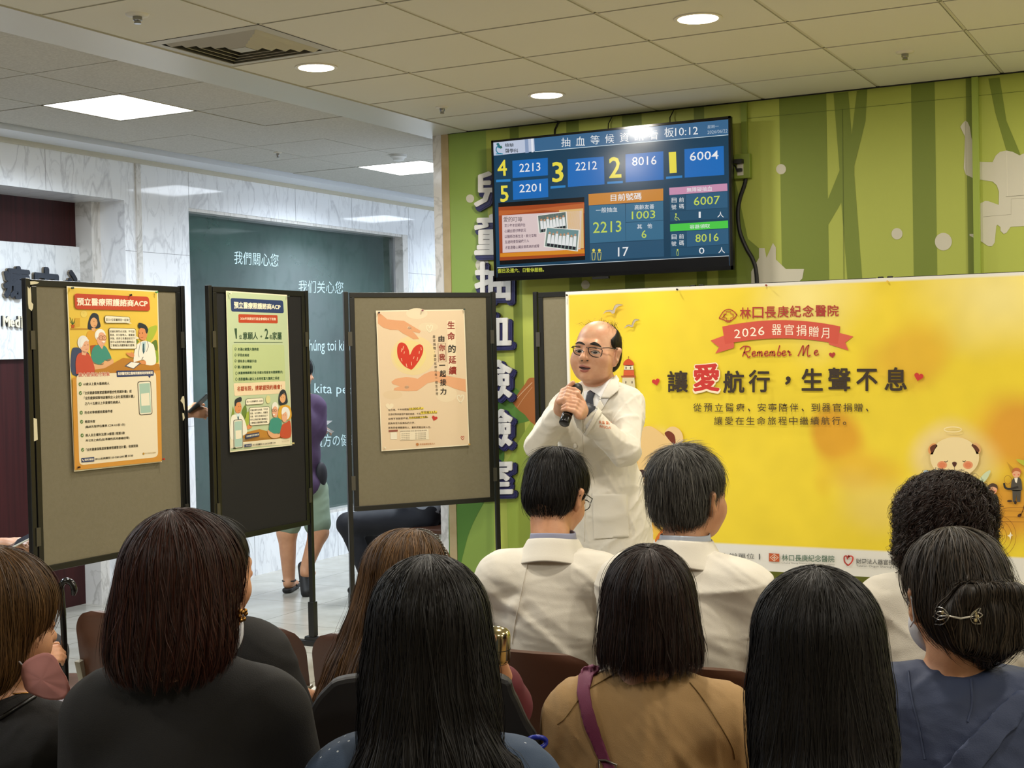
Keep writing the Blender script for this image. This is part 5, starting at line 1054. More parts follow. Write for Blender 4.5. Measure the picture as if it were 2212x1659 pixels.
# ================================================================== PEOPLE
def trace(F, px, py, far=9.0, near=0.6):
    """where the sight line through a photo point meets a soft body"""
    D = np.stack([ray(x, y) for x, y in zip(px, py)]); D /= np.linalg.norm(D, axis=1, keepdims=True)
    t = np.full(len(px), near); 
    for _ in range(70): d = F.eval(ORG+D*t[:, None]); t = np.minimum(t+np.clip(d*0.8, -0.02, 0.25), far)
    Q = ORG+D*t[:, None]; return Q, np.abs(F.eval(Q)) < 0.006
def inside(poly, x, y):
    c = np.zeros(len(x), bool); n = len(poly); j = n-1
    for i in range(n):
        xi, yi = poly[i]; xj, yj = poly[j]; cnd = ((yi > y) != (yj > y)) & (x < (xj-xi)*(y-yi)/(yj-yi+1e-12)+xi); c ^= cnd; j = i
    return c
def drape(F, poly, off, name, m, parent, origin, step=2.5, thick=0.0012, smooth=False, flat=None):
    """a patch of cloth or skin lying on a body, cut to an outline"""
    if smooth: poly = [tuple(p) for p in smooth_poly(poly, 4)]
    poly = [(float(a), float(b)) for a, b in poly]
    b = bmesh.new(); vs = [b.verts.new((x, y, 0)) for x, y in poly]; b.faces.new(vs)
    xs = [p[0] for p in poly]; ys = [p[1] for p in poly]
    for ax_, lo, hi in ((0, min(xs), max(xs)), (1, min(ys), max(ys))):
        for c in np.arange(lo+step, hi, step):
            nrm = (1, 0, 0) if ax_ == 0 else (0, 1, 0); co = (c, 0, 0) if ax_ == 0 else (0, c, 0)
            bmesh.ops.bisect_plane(b, geom=b.verts[:]+b.edges[:]+b.faces[:], plane_co=co, plane_no=nrm)
    px = np.array([v.co.x for v in b.verts]); py = np.array([v.co.y for v in b.verts]); P, ok = trace(F, px, py)
    if (~ok).any():
        if not ok.any(): b.free(); return None
        good = np.where(ok)[0]
        for i in np.where(~ok)[0]:
            j = good[np.argmin((px[good]-px[i])**2+(py[good]-py[i])**2)]; r_ = ray(px[i], py[i]); P[i] = ORG+r_*((P[j]-ORG)@AX[2])/(r_@AX[2])
    g = F.grad(P, 0.004); P = P+g*off-np.array(origin)
    for v, p in zip(b.verts, P): v.co = p
    me = bpy.data.meshes.new(name); b.normal_update(); b.to_mesh(me); b.free()
    me.polygons.foreach_set('use_smooth', [True]*len(me.polygons)); o = new_obj(name, me, [m], parent)
    if thick: sd = o.modifiers.new('thick', 'SOLIDIFY'); sd.thickness = thick; sd.offset = 0
    return o
def draped_tube(F, pts, r, off, name, m, parent, origin, n=8, k=5):
    pts = smooth_line(pts, k); P, ok = trace(F, [p[0] for p in pts], [p[1] for p in pts]); g = F.grad(P, 0.004); P = P+g*off-np.array(origin)
    b = MB(); b.tube([P[i] for i in range(len(P)) if ok[i]], r, n); return b.build(name, m, parent)

M_coat = mat('coat_white', '#dcd6c8', rough=0.75, bump=0.25, bscale=700, sheen=0.1)
M_shirt = mat('shirt_white', '#dddcdc', rough=0.7); M_tie = mat('tie_navy', '#0d1220', rough=0.5, color2='#141b30', scale=140)
M_trk = mat('trousers_dark', '#15151a', rough=0.8); M_shoe = mat('shoe_black', '#0e0d0d', rough=0.35)
M_hblk = hair_mat('hair_black', '#050404', '#17100b'); M_hbrn = hair_mat('hair_brown', '#130a07', '#3b2114'); M_hlbr = hair_mat('hair_light_brown', '#34210f', '#7d5a33'); M_hgry = hair_mat('hair_grey', '#141312', '#6d6a64'); M_hrd = hair_mat('hair_reddish', '#1a0a07', '#4c2416')
M_hdk = hair_mat('hair_dark_brown', '#0c0605', '#2e170d')
M_gls = mat('spectacle_frame', '#0c0b0d', rough=0.25); M_lens = mat('spectacle_lens', '#ffffff', rough=0.02, trans=1.0)
M_lens.node_tree.nodes['Principled BSDF'].inputs['IOR'].default_value = 1.02

def legs(F, hl, kl, al, r=(.085, .058, .054, .036), k=.03): F.cap(hl, kl, r[0], r[1], k); F.cap(kl, al, r[2], r[3], k)
def body_core(F, J, g=0.0, w=1.0, k=.04):
    """trunk from pelvis to neck, g = extra thickness, J in world"""
    R = J['R']; pe, ch, nb = J['pelvis'], J['chest'], J['neck']; mid = (pe+ch)/2
    F.ell(pe, np.array([.165*w+g, .115+g, .12+g]), R, k); F.ell(mid, np.array([.140*w+g, .105*w+g, .17+g]), R, k); F.ell(ch, np.array([.160*w+g, .108*w+g, .17+g]), R, k)
    F.cap(J['sh'][0]*.8+J['sh'][1]*.2, J['sh'][1]*.8+J['sh'][0]*.2, .062+g, k=k)
    for i in (0, 1): F.cap(nb+np.array([0, 0, -.01]), J['sh'][i]*.75+nb*.25, .045+g*.6, .050+g, k)
def rhand(F, J, i, s=1.0, curl=0.5):
    w_, e_ = J['wr'][i], J['el'][i]; d = w_-e_; d = d/np.linalg.norm(d); hd = J.get('hand', {}).get(i)
    if hd: hand(F, w_, hd[0], hd[1], hd[2], hd[3], s)
    else: hand(F, w_, d+np.array([0, 0, -.15]), np.array([0, 0, 1.])+J['R']@np.array([(-.4, .4)[i], 0, 0]), (-1, 1)[i], curl, s)
def make_person(name, label, H, J, vox=.007, skin=None, top=None, bottom=None, shoe=None, fat=0.0, w=1.0, arm=1.0, group=None, face=True, hand_s=1.0, extra=None, ears=True):
    """one continuous body mesh plus clothing parts; returns root, origin, clothing fields"""
    org = np.array([J['pelvis'][0], J['pelvis'][1], 0.0]); root = empty(name, tuple(org), label, 'person', group)
    B = S(); head_sdf(B, H, face=face, fat=fat, ears=ears); B.cap(H.p(0, -.022, -.07), J['neck'], .054*w**.5, .060*w**.5, .02); body_core(B, J, w=w)
    for i in (0, 1):
        B.cap(J['sh'][i], J['el'][i], .048*arm, .038*arm, .03); B.cap(J['el'][i], J['wr'][i], .039*arm, .027*arm, .015); rhand(B, J, i, hand_s, J.get('curl', .5))
        legs(B, J['hip'][i], J['kn'][i], J['an'][i], J.get('lr', (.085, .058, .054, .036))); f_ = J.get('foot', J['R']@np.array([0, 1, 0])); B.cap(J['an'][i]+np.array([0, 0, -.03])-f_*.02, J['an'][i]+f_*.15+np.array([0, 0, -.055]), .035, .026, .02)
    if extra: extra(B)
    B.build('body', skin or M_skin, root, vox, org)
    out = {'body': B, 'root': root, 'org': org}
    if top:
        m, sleeve, g, wr, seed = top['m'], top['sleeve'], top.get('g', .012), top.get('wr', .004), top.get('seed', 1)
        T = S(); body_core(T, J, g=g, w=w)
        for i in (0, 1):
            el, wr_ = J['el'][i], J['wr'][i]; sg = top.get('sg', g)
            if sleeve == 'long': T.cap(J['sh'][i], el, .052*arm+sg, .045*arm+sg, .04); T.cap(el, el+(wr_-el)*.93, .046*arm+sg, .033*arm+sg*1.1, .02)
            elif sleeve == 'short': T.cap(J['sh'][i], J['sh'][i]+(el-J['sh'][i])*top.get('sl', .62), .052*arm+sg, .050*arm+sg*1.2, .04)
            elif sleeve == 'three': T.cap(J['sh'][i], el, .052*arm+sg, .046*arm+sg, .04); T.cap(el, el+(wr_-el)*.35, .046*arm+sg, .042*arm+sg, .02)
        if top.get('skirt'):
            p0, p1, r0, r1 = top['skirt']; rx = J['R']@np.array([1, 0, 0])*.055; T.cap(p0+rx, p1+rx*1.6, r0, r1, .06); T.cap(p0-rx, p1-rx*1.6, r0, r1, .06)
        for fn in top.get('fold', []): fn(T)
        T.disp.append(wrinkle(wr, 14, seed, top.get('wd')))
        if top.get('wr2'): T.disp.append(wrinkle(top['wr2'], 45, seed+7, top.get('wd')))
        nz = J['neck']+np.array([0, 0, top.get('nz', .022)]); T.cap(nz+np.array([0, 0, .035])+J['R']@np.array([0, .02, 0]), nz+np.array([0, 0, .13])+J['R']@np.array([0, top.get('nt', .03), 0]), top.get('nr', .056), .080, .008, mode='-')
        out['topo'] = T.build(top.get('name', 'shirt'), m, root, top.get('vox', vox), org); out['top'] = T
    if bottom:
        T = S(); T.ell(J['pelvis']+np.array([0, 0, -.01]), (.178*w, .128, .115), J['R'], .04); ln = bottom.get('len', 1.0)
        for i in (0, 1):
            hp, kn, an = J['hip'][i], J['kn'][i], J['an'][i]
            if ln >= 1: T.cap(hp, kn, .100, .074, .03); T.cap(kn, an+np.array([0, 0, .02]), .068, .058, .03)
            else: T.cap(hp, hp+(kn-hp)*ln/.55*.95, .105, .09, .03)
        T.disp.append(wrinkle(.004, 16, 5)); T.build(bottom.get('name', 'trousers'), bottom['m'], root, vox*1.2, org); out['bottom'] = T
    if shoe:
        for i in (0, 1):
            T = S(); an = J['an'][i]; f_ = J.get('foot', J['R']@np.array([0, 1, 0])); z = an[2]-.07
            a = np.array([an[0], an[1], z+.032]); T.cap(a-f_*.045, a+f_*.10, .036, .036, .02); T.cap(a+f_*.10, a+f_*.17+np.array([0, 0, -.006]), .034, .024, .02); T.cap(a-f_*.03, a-f_*.02+np.array([0, 0, .04]), .036, .040, .02); T.plane((0, 0, z+.001), (0, 0, -1), .002); T.build('shoe', shoe, root, .006, org)
    return out
def seated(H, yaw, shw=.165, drop=.19, slope=.045, pz=.595, lean=0.0, back=.02, hipf=.0, arms=None, feet_fwd=.40, kz=.545):
    R = rotz(yaw); c = H.c; f = R@np.array([0, 1, 0]); r = R@np.array([1, 0, 0]); up = np.array([0, 0, 1.])
    nb = c-up*(drop-slope)-f*(back+.01); sm_ = c-up*drop-f*(back+.015); pe = np.array([c[0], c[1], pz])-f*(.05+lean)
    J = {'R': R@rotx(-math.atan2(lean+.02, 0.45)), 'pelvis': pe, 'neck': nb, 'chest': sm_*.68+pe*.32+f*.01, 'sh': [sm_-r*shw, sm_+r*shw], 'hip': [pe-r*.09+f*.02+up*(-.015), pe+r*.09+f*.02+up*(-.015)]}
    J['kn'] = [pe+f*feet_fwd-r*.11+up*(kz-pz), pe+f*feet_fwd+r*.11+up*(kz-pz)]; J['an'] = [np.array([k_[0], k_[1], .075])+f*.03 for k_ in J['kn']]
    el = [sm_-r*(shw+.032)-up*.25+f*.06, sm_+r*(shw+.032)-up*.25+f*.06]; wr = [pe+f*.27-r*.09+up*.11, pe+f*.27+r*.09+up*.11]
    J['el'] = el; J['wr'] = wr; J['foot'] = f; J['f'] = f; J['r'] = r
    if arms: arms(J)
    return J
# -------------------------------------------------- hair
def hair(root, org, H, style, m, n=4200, vox=.005, zcut=None, crown=(0, -.05, .11), width=.0014, steps=22, length=.4, lift=.003, curl=0.0, curlf=0.0, fly=.05, frag=.03, zstart=-.02, shell_m=None, out=0.0, grav=1.0, away=1.0, jz=.012, sw=1.0, hname='hair', fld=None):
    V = S(); style(V, H, True); sh_o = V.build(hname, shell_m or m, root, vox, org, relax=2)
    G = S(); style(G, H, False)
    me = sh_o.data; co = np.zeros(len(me.vertices)*3, np.float32); me.vertices.foreach_get('co', co); P = co.reshape(-1, 3).astype(float)+org
    a_ = me.attributes.new('rnd', 'FLOAT', 'POINT'); a_.data.foreach_set('value', np.full(len(P), .15, np.float32))
    L = H.loc(P); ok = np.where(L[:, 2] > zstart)[0]; idx = RNG.choice(ok, n); st = P[idx]+RNG.normal(size=(n, 3))*.004
    cr = H.p(*crown); k = n//3; ang = RNG.uniform(0, 6.28, k); rr = RNG.uniform(.002, .03, k); st[:k] = cr+(H.R@np.stack([rr*np.cos(ang), rr*np.sin(ang)+0*rr, np.zeros(k)])).T
    up = np.array([0, 0, 1.])
    def field(Q):
        d = Q-cr; r_ = np.linalg.norm(d, axis=1, keepdims=True); h = np.clip(1-r_/.16, 0, 1)
        v = -up*grav*(1-h*.8)+d/(r_+1e-6)*away*(.25+h)
        return v if fld is None else fld(Q, v)
    pa, no = grow(G, st, np.full(n, length)*RNG.uniform(.75, 1.05, n), steps, field, lift=lift, curl=curl, curlf=curlf, fly=fly, out=out)
    rnd = np.clip(RNG.beta(1.6, 2.6, n), 0, 1); W = np.ones((n, steps+1))*width*RNG.uniform(.7, 1.3, (n, 1))*sw; tt = np.linspace(0, 1, steps+1)[None]; W = W*np.clip((1-tt)*6, .15, 1)
    if zcut is not None:
        zc = H.c[2]+zcut*H.s+RNG.normal(size=n)*jz; dead = pa[:, :, 2] < zc[:, None]; first = np.where(dead.any(1), dead.argmax(1), steps)
        for i in np.where(dead.any(1))[0]: f0 = max(first[i], 1); pa[i, f0:] = pa[i, f0]; W[i, f0:] = 0; W[i, f0-1] *= .5
    ribbons(hname+'_strands', pa, W, no, m, sh_o, org, rnd); return V
def st_bob(w=1.0, depth=.115, zb=-.13, flare=0.0, top=.0, fwd=.03):
    def f(F, H, clip):
        s, R = H.s, H.R
        F.ell(H.p(0, -.014, .030+top), np.array([.092*w, .112, .098])*s, R, .02); F.ell(H.p(0, -.032, -.055), np.array([.101*w+flare, .096, .110])*s, R, .03)
        F.ell(H.p(0, -.040, -.095), np.array([.088*w+flare, .072, .055])*s, R, .03)
        if clip: F.plane(H.p(0, -.05, zb), -H.R@np.array([0, .1, 1.]), .012); F.ell(H.p(0, .125, -.06), np.array([.062, .085, .115])*s, R, .015, '-')
        F.disp.append(lambda P: -.0022*np.sin(np.arctan2(*(H.loc(P)[..., [0, 1]].T)).T*34+H.loc(P)[..., 2]*20)*np.clip((H.c[2]+.06-P[..., 2])/.12, 0, 1))
    return f
def st_short(zb=-.045, w=1.0, nape=-.085):
    def f(F, H, clip):
        s, R = H.s, H.R
        F.ell(H.p(0, -.018, .040), np.array([.087*w, .104, .088])*s, R, .02); F.ell(H.p(0, -.045, -.02), np.array([.076*w, .068, .075])*s, R, .03)
        if clip:
            F.plane(H.p(0, -.06, nape), -H.R@np.array([0, .9, 1.]), .01); F.ell(H.p(0, .125, -.03), np.array([.075, .080, .085])*s, R, .012, '-')
            for x in (-1, 1): F.ell(H.p(x*.090, .005, -.045), np.array([.034, .040, .042])*s, R, .01, '-')
    return f
def st_long(path, w0=.095, w1=.13, th=.04):
    """hair down the back, path of head-local points"""
    def f(F, H, clip):
        s, R = H.s, H.R
        F.ell(H.p(0, -.014, .032), np.array([.094, .112, .097])*s, R, .02); F.ell(H.p(0, -.035, -.06), np.array([w0, .092, .12])*s, R, .03)
        n = len(path)
        for i, (x, y, z) in enumerate(path):
            t = i/(n-1); F.ell(H.p(x, y, z), np.array([w0+(w1-w0)*t, th*(1.6-.6*t), .085])*s, R, .03)
        if clip: F.ell(H.p(0, .13, -.06), np.array([.064, .09, .12])*s, R, .015, '-')
        F.disp.append(lambda P: -.003*np.sin(H.loc(P)[..., 0]*110+np.sin(H.loc(P)[..., 2]*14)*1.4)*np.clip((H.c[2]-.02-P[..., 2])/.1, 0, 1))
    return f

# ================================================================== the speaker
Z0 = 5.6
HD = Head(at_d(1289, 760, Z0), 3.06, .07, -.03, 1.10)
pt = at_d
J = {'R': rotz(math.pi-.02)}
J['sh'] = [pt(1222, 880, 5.66), pt(1362, 880, 5.50)]; sm_ = (J['sh'][0]+J['sh'][1])/2
J['neck'] = np.array([HD.c[0], HD.c[1]+.03, 1.43]); J['chest'] = np.array([sm_[0]-.0, sm_[1], 1.23]); J['pelvis'] = np.array([sm_[0]+.0, sm_[1]+.01, .92])
# slots: 0 = image left (his right), 1 = image right (his left)
J['el'] = [pt(1165, 962, 5.42), pt(1352, 975, 5.32)]; J['wr'] = [pt(1212, 893, 5.30), pt(1258, 893, 5.24)]
pe = J['pelvis']; J['hip'] = [pe+np.array([-.09, 0, -.05]), pe+np.array([.09, 0, -.05])]; J['kn'] = [pe+np.array([-.11, -.01, -.45]), pe+np.array([.11, -.01, -.45])]; J['an'] = [pe+np.array([-.12, .02, -.845]), pe+np.array([.12, .02, -.845])]; J['foot'] = np.array([0, -1., 0])
mtop, mbot = pt(1249, 832, 5.27), pt(1218, 916, 5.14); maxis = (mtop-mbot)/np.linalg.norm(mtop-mbot)
e1 = AX[0]-maxis*(AX[0]@maxis); e1 /= np.linalg.norm(e1); e2 = -np.cross(maxis, e1) if -np.cross(maxis, e1)@AX[2] < 0 else np.cross(maxis, e1)  # e2 towards the camera
def grip(F, wrist, t0, a0, sgn, r=.020, step=.0185):
    """four fingers and a thumb closed round the microphone"""
    rad = lambda a, R_: (e1*math.cos(a)+e2*math.sin(a))*R_
    ks = []
    for i in range(4):
        C = mbot+maxis*(t0+step*i); L = (.9, 1.0, 1.0, .85)[i]
        p = C+rad(a0, r+.024); ks.append(p); q = C+rad(a0+sgn*.75*L, r+.017); u = C+rad(a0+sgn*1.75*L, r+.0095); v = C+rad(a0+sgn*2.5*L, r+.0075)
        F.cap(p, q, .0105, .0100, .004); F.cap(q, u, .0098, .0090, .0025); F.cap(u, v, .0088, .0076, .0025)
    km = sum(ks)/4; d = km-wrist
    for p in ks: F.cap(wrist+d*.15, p, .020, .0115, .014)
    F.cap(wrist, wrist+d*.6, .026, .024, .02)
    C = mbot+maxis*(t0+step*4.2); b_ = wrist*.5+km*.5+maxis*.02; F.cap(b_, C+rad(a0-sgn*.3, r+.020), .016, .012, .01); F.cap(C+rad(a0-sgn*.3, r+.020), C+maxis*.012+rad(a0+sgn*.9, r+.011), .0115, .0095, .003)
class _J(dict): pass
_rh = rhand
def rhand(F, J, i, s=1.0, curl=.5):
    if 'grip' in J: grip(F, J['wr'][i], *J['grip'][i])
    else: _rh(F, J, i, s, curl)
J['grip'] = {0: (.098, math.pi-.1, -1), 1: (.050, .15, 1)}
sp = {'m': M_coat, 'sleeve': 'long', 'g': .014, 'sg': .011, 'wr': .010, 'wr2': .003, 'seed': 11, 'name': 'lab_coat', 'vox': .0045, 'nr': .060, 'nz': .0}
D_ = make_person('person', 'person in a white coat standing and speaking into a black microphone', HD, J, vox=.0036, skin=M_skin2, fat=.012, w=1.05,
    top=dict(sp, skirt=(pe+np.array([0, 0, .05]), pe+np.array([0, 0, -.42]), .14, .16), fold=[
        lambda T: T.chain([pt(1160, 975, 5.38), pt(1190, 930, 5.32), pt(1222, 905, 5.28)], [.006, .010, .005], .02),
        lambda T: T.chain([pt(1325, 930, 5.30), pt(1300, 955, 5.27), pt(1340, 1000, 5.30)], [.010, .008, .010], .03),
        lambda T: T.chain([pt(1362, 905, 5.42), pt(1345, 940, 5.33), pt(1330, 960, 5.28)], [.012, .008, .006], .03)]),
    bottom={'m': M_trk}, shoe=M_shoe)
root, org, TB, BB = D_['root'], D_['org'], D_['top'], D_['body']
dr = lambda poly, off, nm, m_, F=TB, **k: drape(F, poly, off, nm, m_, root, org, **k)
# shirt opening, collar, tie, lapels
M_lapel = M_coat
FS = S(); FS.ops = [o for o in TB.ops if o[4] == '+']; FS.disp = []   # trunk without the neck cut
FS.cap(HD.p(0, -.022, -.07), J['neck'], .062, .070, .03)
dr([(1262,846),(1318,832),(1322,850),(1290,905),(1268,935),(1262,905)], .002, 'shirt', M_shirt, F=FS)
dr([(1270,850),(1276,846),(1286,852),(1282,862),(1284,885),(1272,895),(1268,900),(1264,885),(1267,862)], .0065, 'tie', M_tie, F=FS, thick=.003)
dr([(1316,822),(1322,816),(1330,840),(1300,862),(1284,850),(1300,838)], .008, 'shirt_collar', M_shirt, F=FS, thick=.002)
dr([(1326,812),(1336,826),(1338,846),(1318,862),(1296,862),(1306,880),(1286,908),(1268,940),(1262,938),(1284,892),(1306,850),(1318,828)], .010, 'lapel', M_lapel, F=FS, thick=.003)
dr([(1238,850),(1250,846),(1255,870),(1258,905),(1262,938),(1250,920),(1240,890)], .008, 'lapel', M_lapel, F=FS, thick=.003)
dr([(1278,1066),(1354,1067),(1358,1160),(1284,1164)], .0035, 'coat_pocket', M_coat, thick=.003, step=6)
dr([(1240,960),(1243,957),(1247,960),(1248,965),(1244,968),(1240,966)], .004, 'button', mat('button', '#e6e2da', rough=.3), thick=.002, step=6, smooth=True)
draped_tube(TB, [(1258,940),(1262,1000),(1264,1080),(1262,1170)], .0012, .001, 'front_seam', M_coat, root, org)
ep = Print(lambda x, y: trace(TB, [x], [y])[0][0]-org+np.array([0, -.002, 0]), (0, -1, 0), rough=.7, pre='thread'); 
ep.text('永昌 醫師', [(1294,908),(1322,911),(1322,918),(1294,915)], '#d87a4a', .01); ep.text('PHYSICIAN', [(1296,918),(1320,921),(1320,927),(1296,924)], '#d87a4a', .01); ep.build('embroidery', root)
# face
fr = lambda poly, off, nm, m_, **k: drape(BB, poly, off, nm, m_, root, org, step=2.0, thick=0, smooth=True, **k)
M_brow = mat('brow_black', '#1a1512', rough=.8); M_eyew = mat('eye_white', '#b5aba3', rough=.2); M_iris = mat('iris', '#0e0a08', rough=.15)
fr([(1243,743),(1250,738),(1259,740),(1264,745),(1258,744),(1250,742)], .0012, 'eyebrow', M_brow); fr([(1274,743),(1284,739),(1293,743),(1299,750),(1290,747),(1280,745)], .0012, 'eyebrow', M_brow)
for q in ([(1244,758),(1250,756),(1257,757),(1261,760),(1254,762),(1247,761)], [(1277,760),(1284,758),(1291,759),(1296,763),(1288,765),(1280,764)]):
    fr(q, .0006, 'eye', M_eyew); c = np.mean(q, 0); fr([(c[0]-4, c[1]-1.2), (c[0], c[1]-2.4), (c[0]+4, c[1]-1.2), (c[0]+4, c[1]+1.2), (c[0], c[1]+2.4), (c[0]-4, c[1]+1.2)], .0012, 'iris', M_iris); draped_tube(BB, [(q[0][0]-1, q[0][1]), (q[1][0], q[1][1]-.6), (q[2][0], q[2][1]-.4), (q[3][0]+1, q[3][1])], .0011, .001, 'eyelid', M_brow, root, org, 6)
fr([(1251,793),(1258,791),(1266,793),(1276,796),(1268,799),(1258,798)], .0008, 'mouth', mat('mouth_dark', '#3a1512', rough=.5)); fr([(1250,792),(1257,788),(1264,790),(1276,794),(1268,794),(1258,792)], .0012, 'lip', M_lip); fr([(1253,799),(1262,799),(1272,799),(1267,804),(1258,804)], .0014, 'lip', M_lip)
for x in (1257, 1269): fr([(x-2.5,779),(x,777.5),(x+2.5,779),(x,780.5)], .0006, 'nostril', M_brow)
# spectacles
b = MB()
hp = lambda x, y: trace(BB, [x], [y])[0][0]
def rim(pts, mb, ref, fwd=.006):
    dref = (hp(*ref)-ORG)@AX[2]-fwd; P = [at_d(x, y, dref)-org for x, y in pts]; mb.tube(P+[P[0]], .0018, 8); return P
lensL = [(1238,749),(1240,748),(1252,749),(1262,751),(1264,754),(1262,763),(1258,768),(1250,767),(1242,764),(1239,758)]; lensR = [(1271,752),(1274,751),(1286,751),(1298,754),(1301,758),(1298,769),(1293,772),(1281,770),(1274,765),(1271,757)]
P1 = rim(smooth_poly(lensL, 2), b, (1251, 750)); P2 = rim(smooth_poly(lensR, 2), b, (1286, 752)); b.tube([P1[6], (P1[6]+P2[0])/2+np.array([0, 0, .003]), P2[0]], .0016, 8)
tmp = HD.p(-.079, .02, .006) if np.dot(HD.p(-.079, 0, 0)-HD.c, AX[0]) > 0 else HD.p(.079, .02, .006)
sd_ = 1 if np.dot(HD.R@np.array([1, 0, 0]), AX[0]) > 0 else -1
b.tube([P2[6]+np.array([0, 0, .004]), HD.p(sd_*.080, .055, .012)-org, HD.p(sd_*.086, .0, .012)-org, HD.p(sd_*.090, -.02, -.005)-org], .0018, 8); b.tube([P1[0]+np.array([0, 0, .002]), HD.p(-sd_*.080, .05, .012)-org, HD.p(-sd_*.086, 0, .012)-org], .0018, 8)
gl = b.build('spectacles', M_gls, root)
# hair fringe round the bald crown
def st_bald(F, Hh, clip):
    s, R = Hh.s, Hh.R; F.ell(Hh.p(0, -.014, .034), np.array([.0805, .0985, .083])*s, R, .02); F.ell(Hh.p(0, -.045, -.02), np.array([.072, .066, .07])*s, R, .03)
    if clip:
        F.ell(Hh.p(0, .050, .085), np.array([.078, .135, .080])*s, R@rotx(.25), .008, '-'); F.ell(Hh.p(0, .10, -.01), np.array([.12, .098, .13])*s, R, .01, '-'); F.plane(Hh.p(0, -.06, -.075), -R@np.array([0, .6, 1.]), .01)
hair(root, org, HD, st_bald, M_hblk, n=900, vox=.004, crown=(0, -.07, .09), length=.06, steps=8, width=.0009, zstart=-.03, fly=.1, lift=.002)
# thin strands over the crown
n = 70; ang = RNG.uniform(-1.3, 1.3, n); pa = []; no = []
for a in ang:
    p0 = HD.p(.06*math.sin(a), -.03+RNG.uniform(-.03, .03), .105-abs(math.sin(a))*.02); t_ = RNG.uniform(.03, .07); dx = RNG.uniform(-.03, .03)
    pts = [p0+(HD.R@np.array([dx*u+.02*math.sin(a)*u, .03*u, .0]))+np.array([0, 0, .02*math.sin(u*2.4)*(t_/.05)]) for u in np.linspace(0, 1, 10)]; pa.append(pts); no.append([HD.R@np.array([0, 0, 1.])]*10)
ribbons('hair_strands', np.array(pa), np.full((n, 10), .0009), np.array(no), M_hblk, root, org, RNG.uniform(0, 1, n))
# microphone: a thing held in the hands
mo = empty('microphone', tuple(mbot), 'black handheld microphone held in both hands of the person speaking', 'microphone')
b = MB(); b.tube([np.zeros(3), maxis*.004, maxis*.03, maxis*.12, maxis*.155], [.017, .0205, .0200, .0175, .0185], 20); b.build('handle', mat('mic_black', '#0a0a0b', rough=.25), mo)
b = MB(); b.tube([maxis*.034, maxis*.040], [.0206, .0206], 20); b.build('ring', mat('chrome', '#9a9a98'), mo)
b = MB(); b.tube([maxis*.155, maxis*.165, maxis*.185, maxis*.20, maxis*.205], [.019, .024, .025, .018, .006], 20); b.build('mesh_head', mat('mic_grille', '#1a1a1b', rough=.5, metal=.4), mo)
# ================================================================== CHAIRS
M_vin = mat('vinyl_brown', '#4d2e1d', rough=0.4, bump=0.12, bscale=500); M_leg = mat('chair_metal', '#a79f8c', rough=0.35, metal=0.6)
M_edge = mat('vinyl_edge', '#5b3a29', rough=0.4)
def chair_proto():
    r = empty('linked_chair', (0, 0, 0)); W = .225
    def sheet(mb, rows, th):
        """rows of (half width, y, z); a padded shell"""
        nx = 14; vs = []; n = len(rows)
        for side in (0, 1):
            for (hw, y, z, ny, nz_) in rows:
                for i in range(nx+1):
                    u = -1+2*i/nx; yy = y-.018*(1-u*u)*(1 if nz_ < .5 else 0); e = (1-abs(u)**6)
                    vs.append((u*hw, yy+(ny*th*e if side else 0), z+(nz_*th*e if side else 0)))
        m = (nx+1); fs = []
        for side in (0, 1):
            o = side*n*m
            for j in range(n-1):
                for i in range(nx): f = (o+j*m+i, o+j*m+i+1, o+(j+1)*m+i+1, o+(j+1)*m+i); fs.append(f if side else f[::-1])
        for j in range(n-1):
            for i in (0, nx): a, b_ = j*m+i, (j+1)*m+i; q = (a, b_, n*m+b_, n*m+a); fs.append(q if i == 0 else q[::-1])
        for i in range(nx):
            for j in (0, n-1): a, b_ = j*m+i, j*m+i+1; q = (a, b_, n*m+b_, n*m+a); fs.append(q[::-1] if j == 0 else q)
        mb.add(vs, fs, 0, True)
    b = MB(); rows = []
    for t in list(np.linspace(0, .78, 8))+list(.78+.22*(1-np.cos(np.linspace(.15, math.pi/2, 12)))):
        z = .40+.385*t; hw = W-.004; c_ = .075
        if z > .785-c_: hw = W-.004-c_*(1-math.sqrt(max(0, 1-((z-(.785-c_))/c_)**2)))
        if t < .25: hw -= .02*(1-t/.25)
        rows.append((hw, -.0-.05*t, z, 1.0, 0.0))
    sheet(b, rows, .028); b.build('backrest', M_vin, r)
    b = MB(); rows = [(W-.01-.05*max(0, (t-.8)/.2)**2, .03+.40*t, .40+.02*math.sin(t*3), 0, 1.0) for t in np.linspace(0, 1, 14)]
    sheet(b, rows, .03); b.build('seat', M_vin, r)
    for s_ in (-1, 1):
        b = MB(); b.bar((s_*.213, .04, .30), (s_*.213, -.035, .62), .03, .022, up=(1, 0, 0)); b.build('side_bracket', M_leg, r)
    b = MB(); b.box((-.2325, .17, .33), (.2325, .22, .385)); b.build('beam', M_leg, r)
    b = MB(); b.bar((0, .195, .34), (0, .195, .03), .05, .05); b.build('pedestal', M_leg, r); b = MB(); b.bar((0, -.08, .02), (0, .44, .02), .05, .04); b.build('foot', M_leg, r)
    return r
proto_chair = chair_proto()
CH = []
def place_chair(x, y, label, first=False):
    r = proto_chair if first else proto_chair.copy()
    if not first:
        COL.objects.link(r)
        for ch in proto_chair.children: c_ = ch.copy(); COL.objects.link(c_); c_.parent = r
    r.location = (x, y, 0); tag(r, label, 'chair', 'brown linked audience chairs'); CH.append(r)
X1 = [-3.05+.4605*k for k in range(7)]
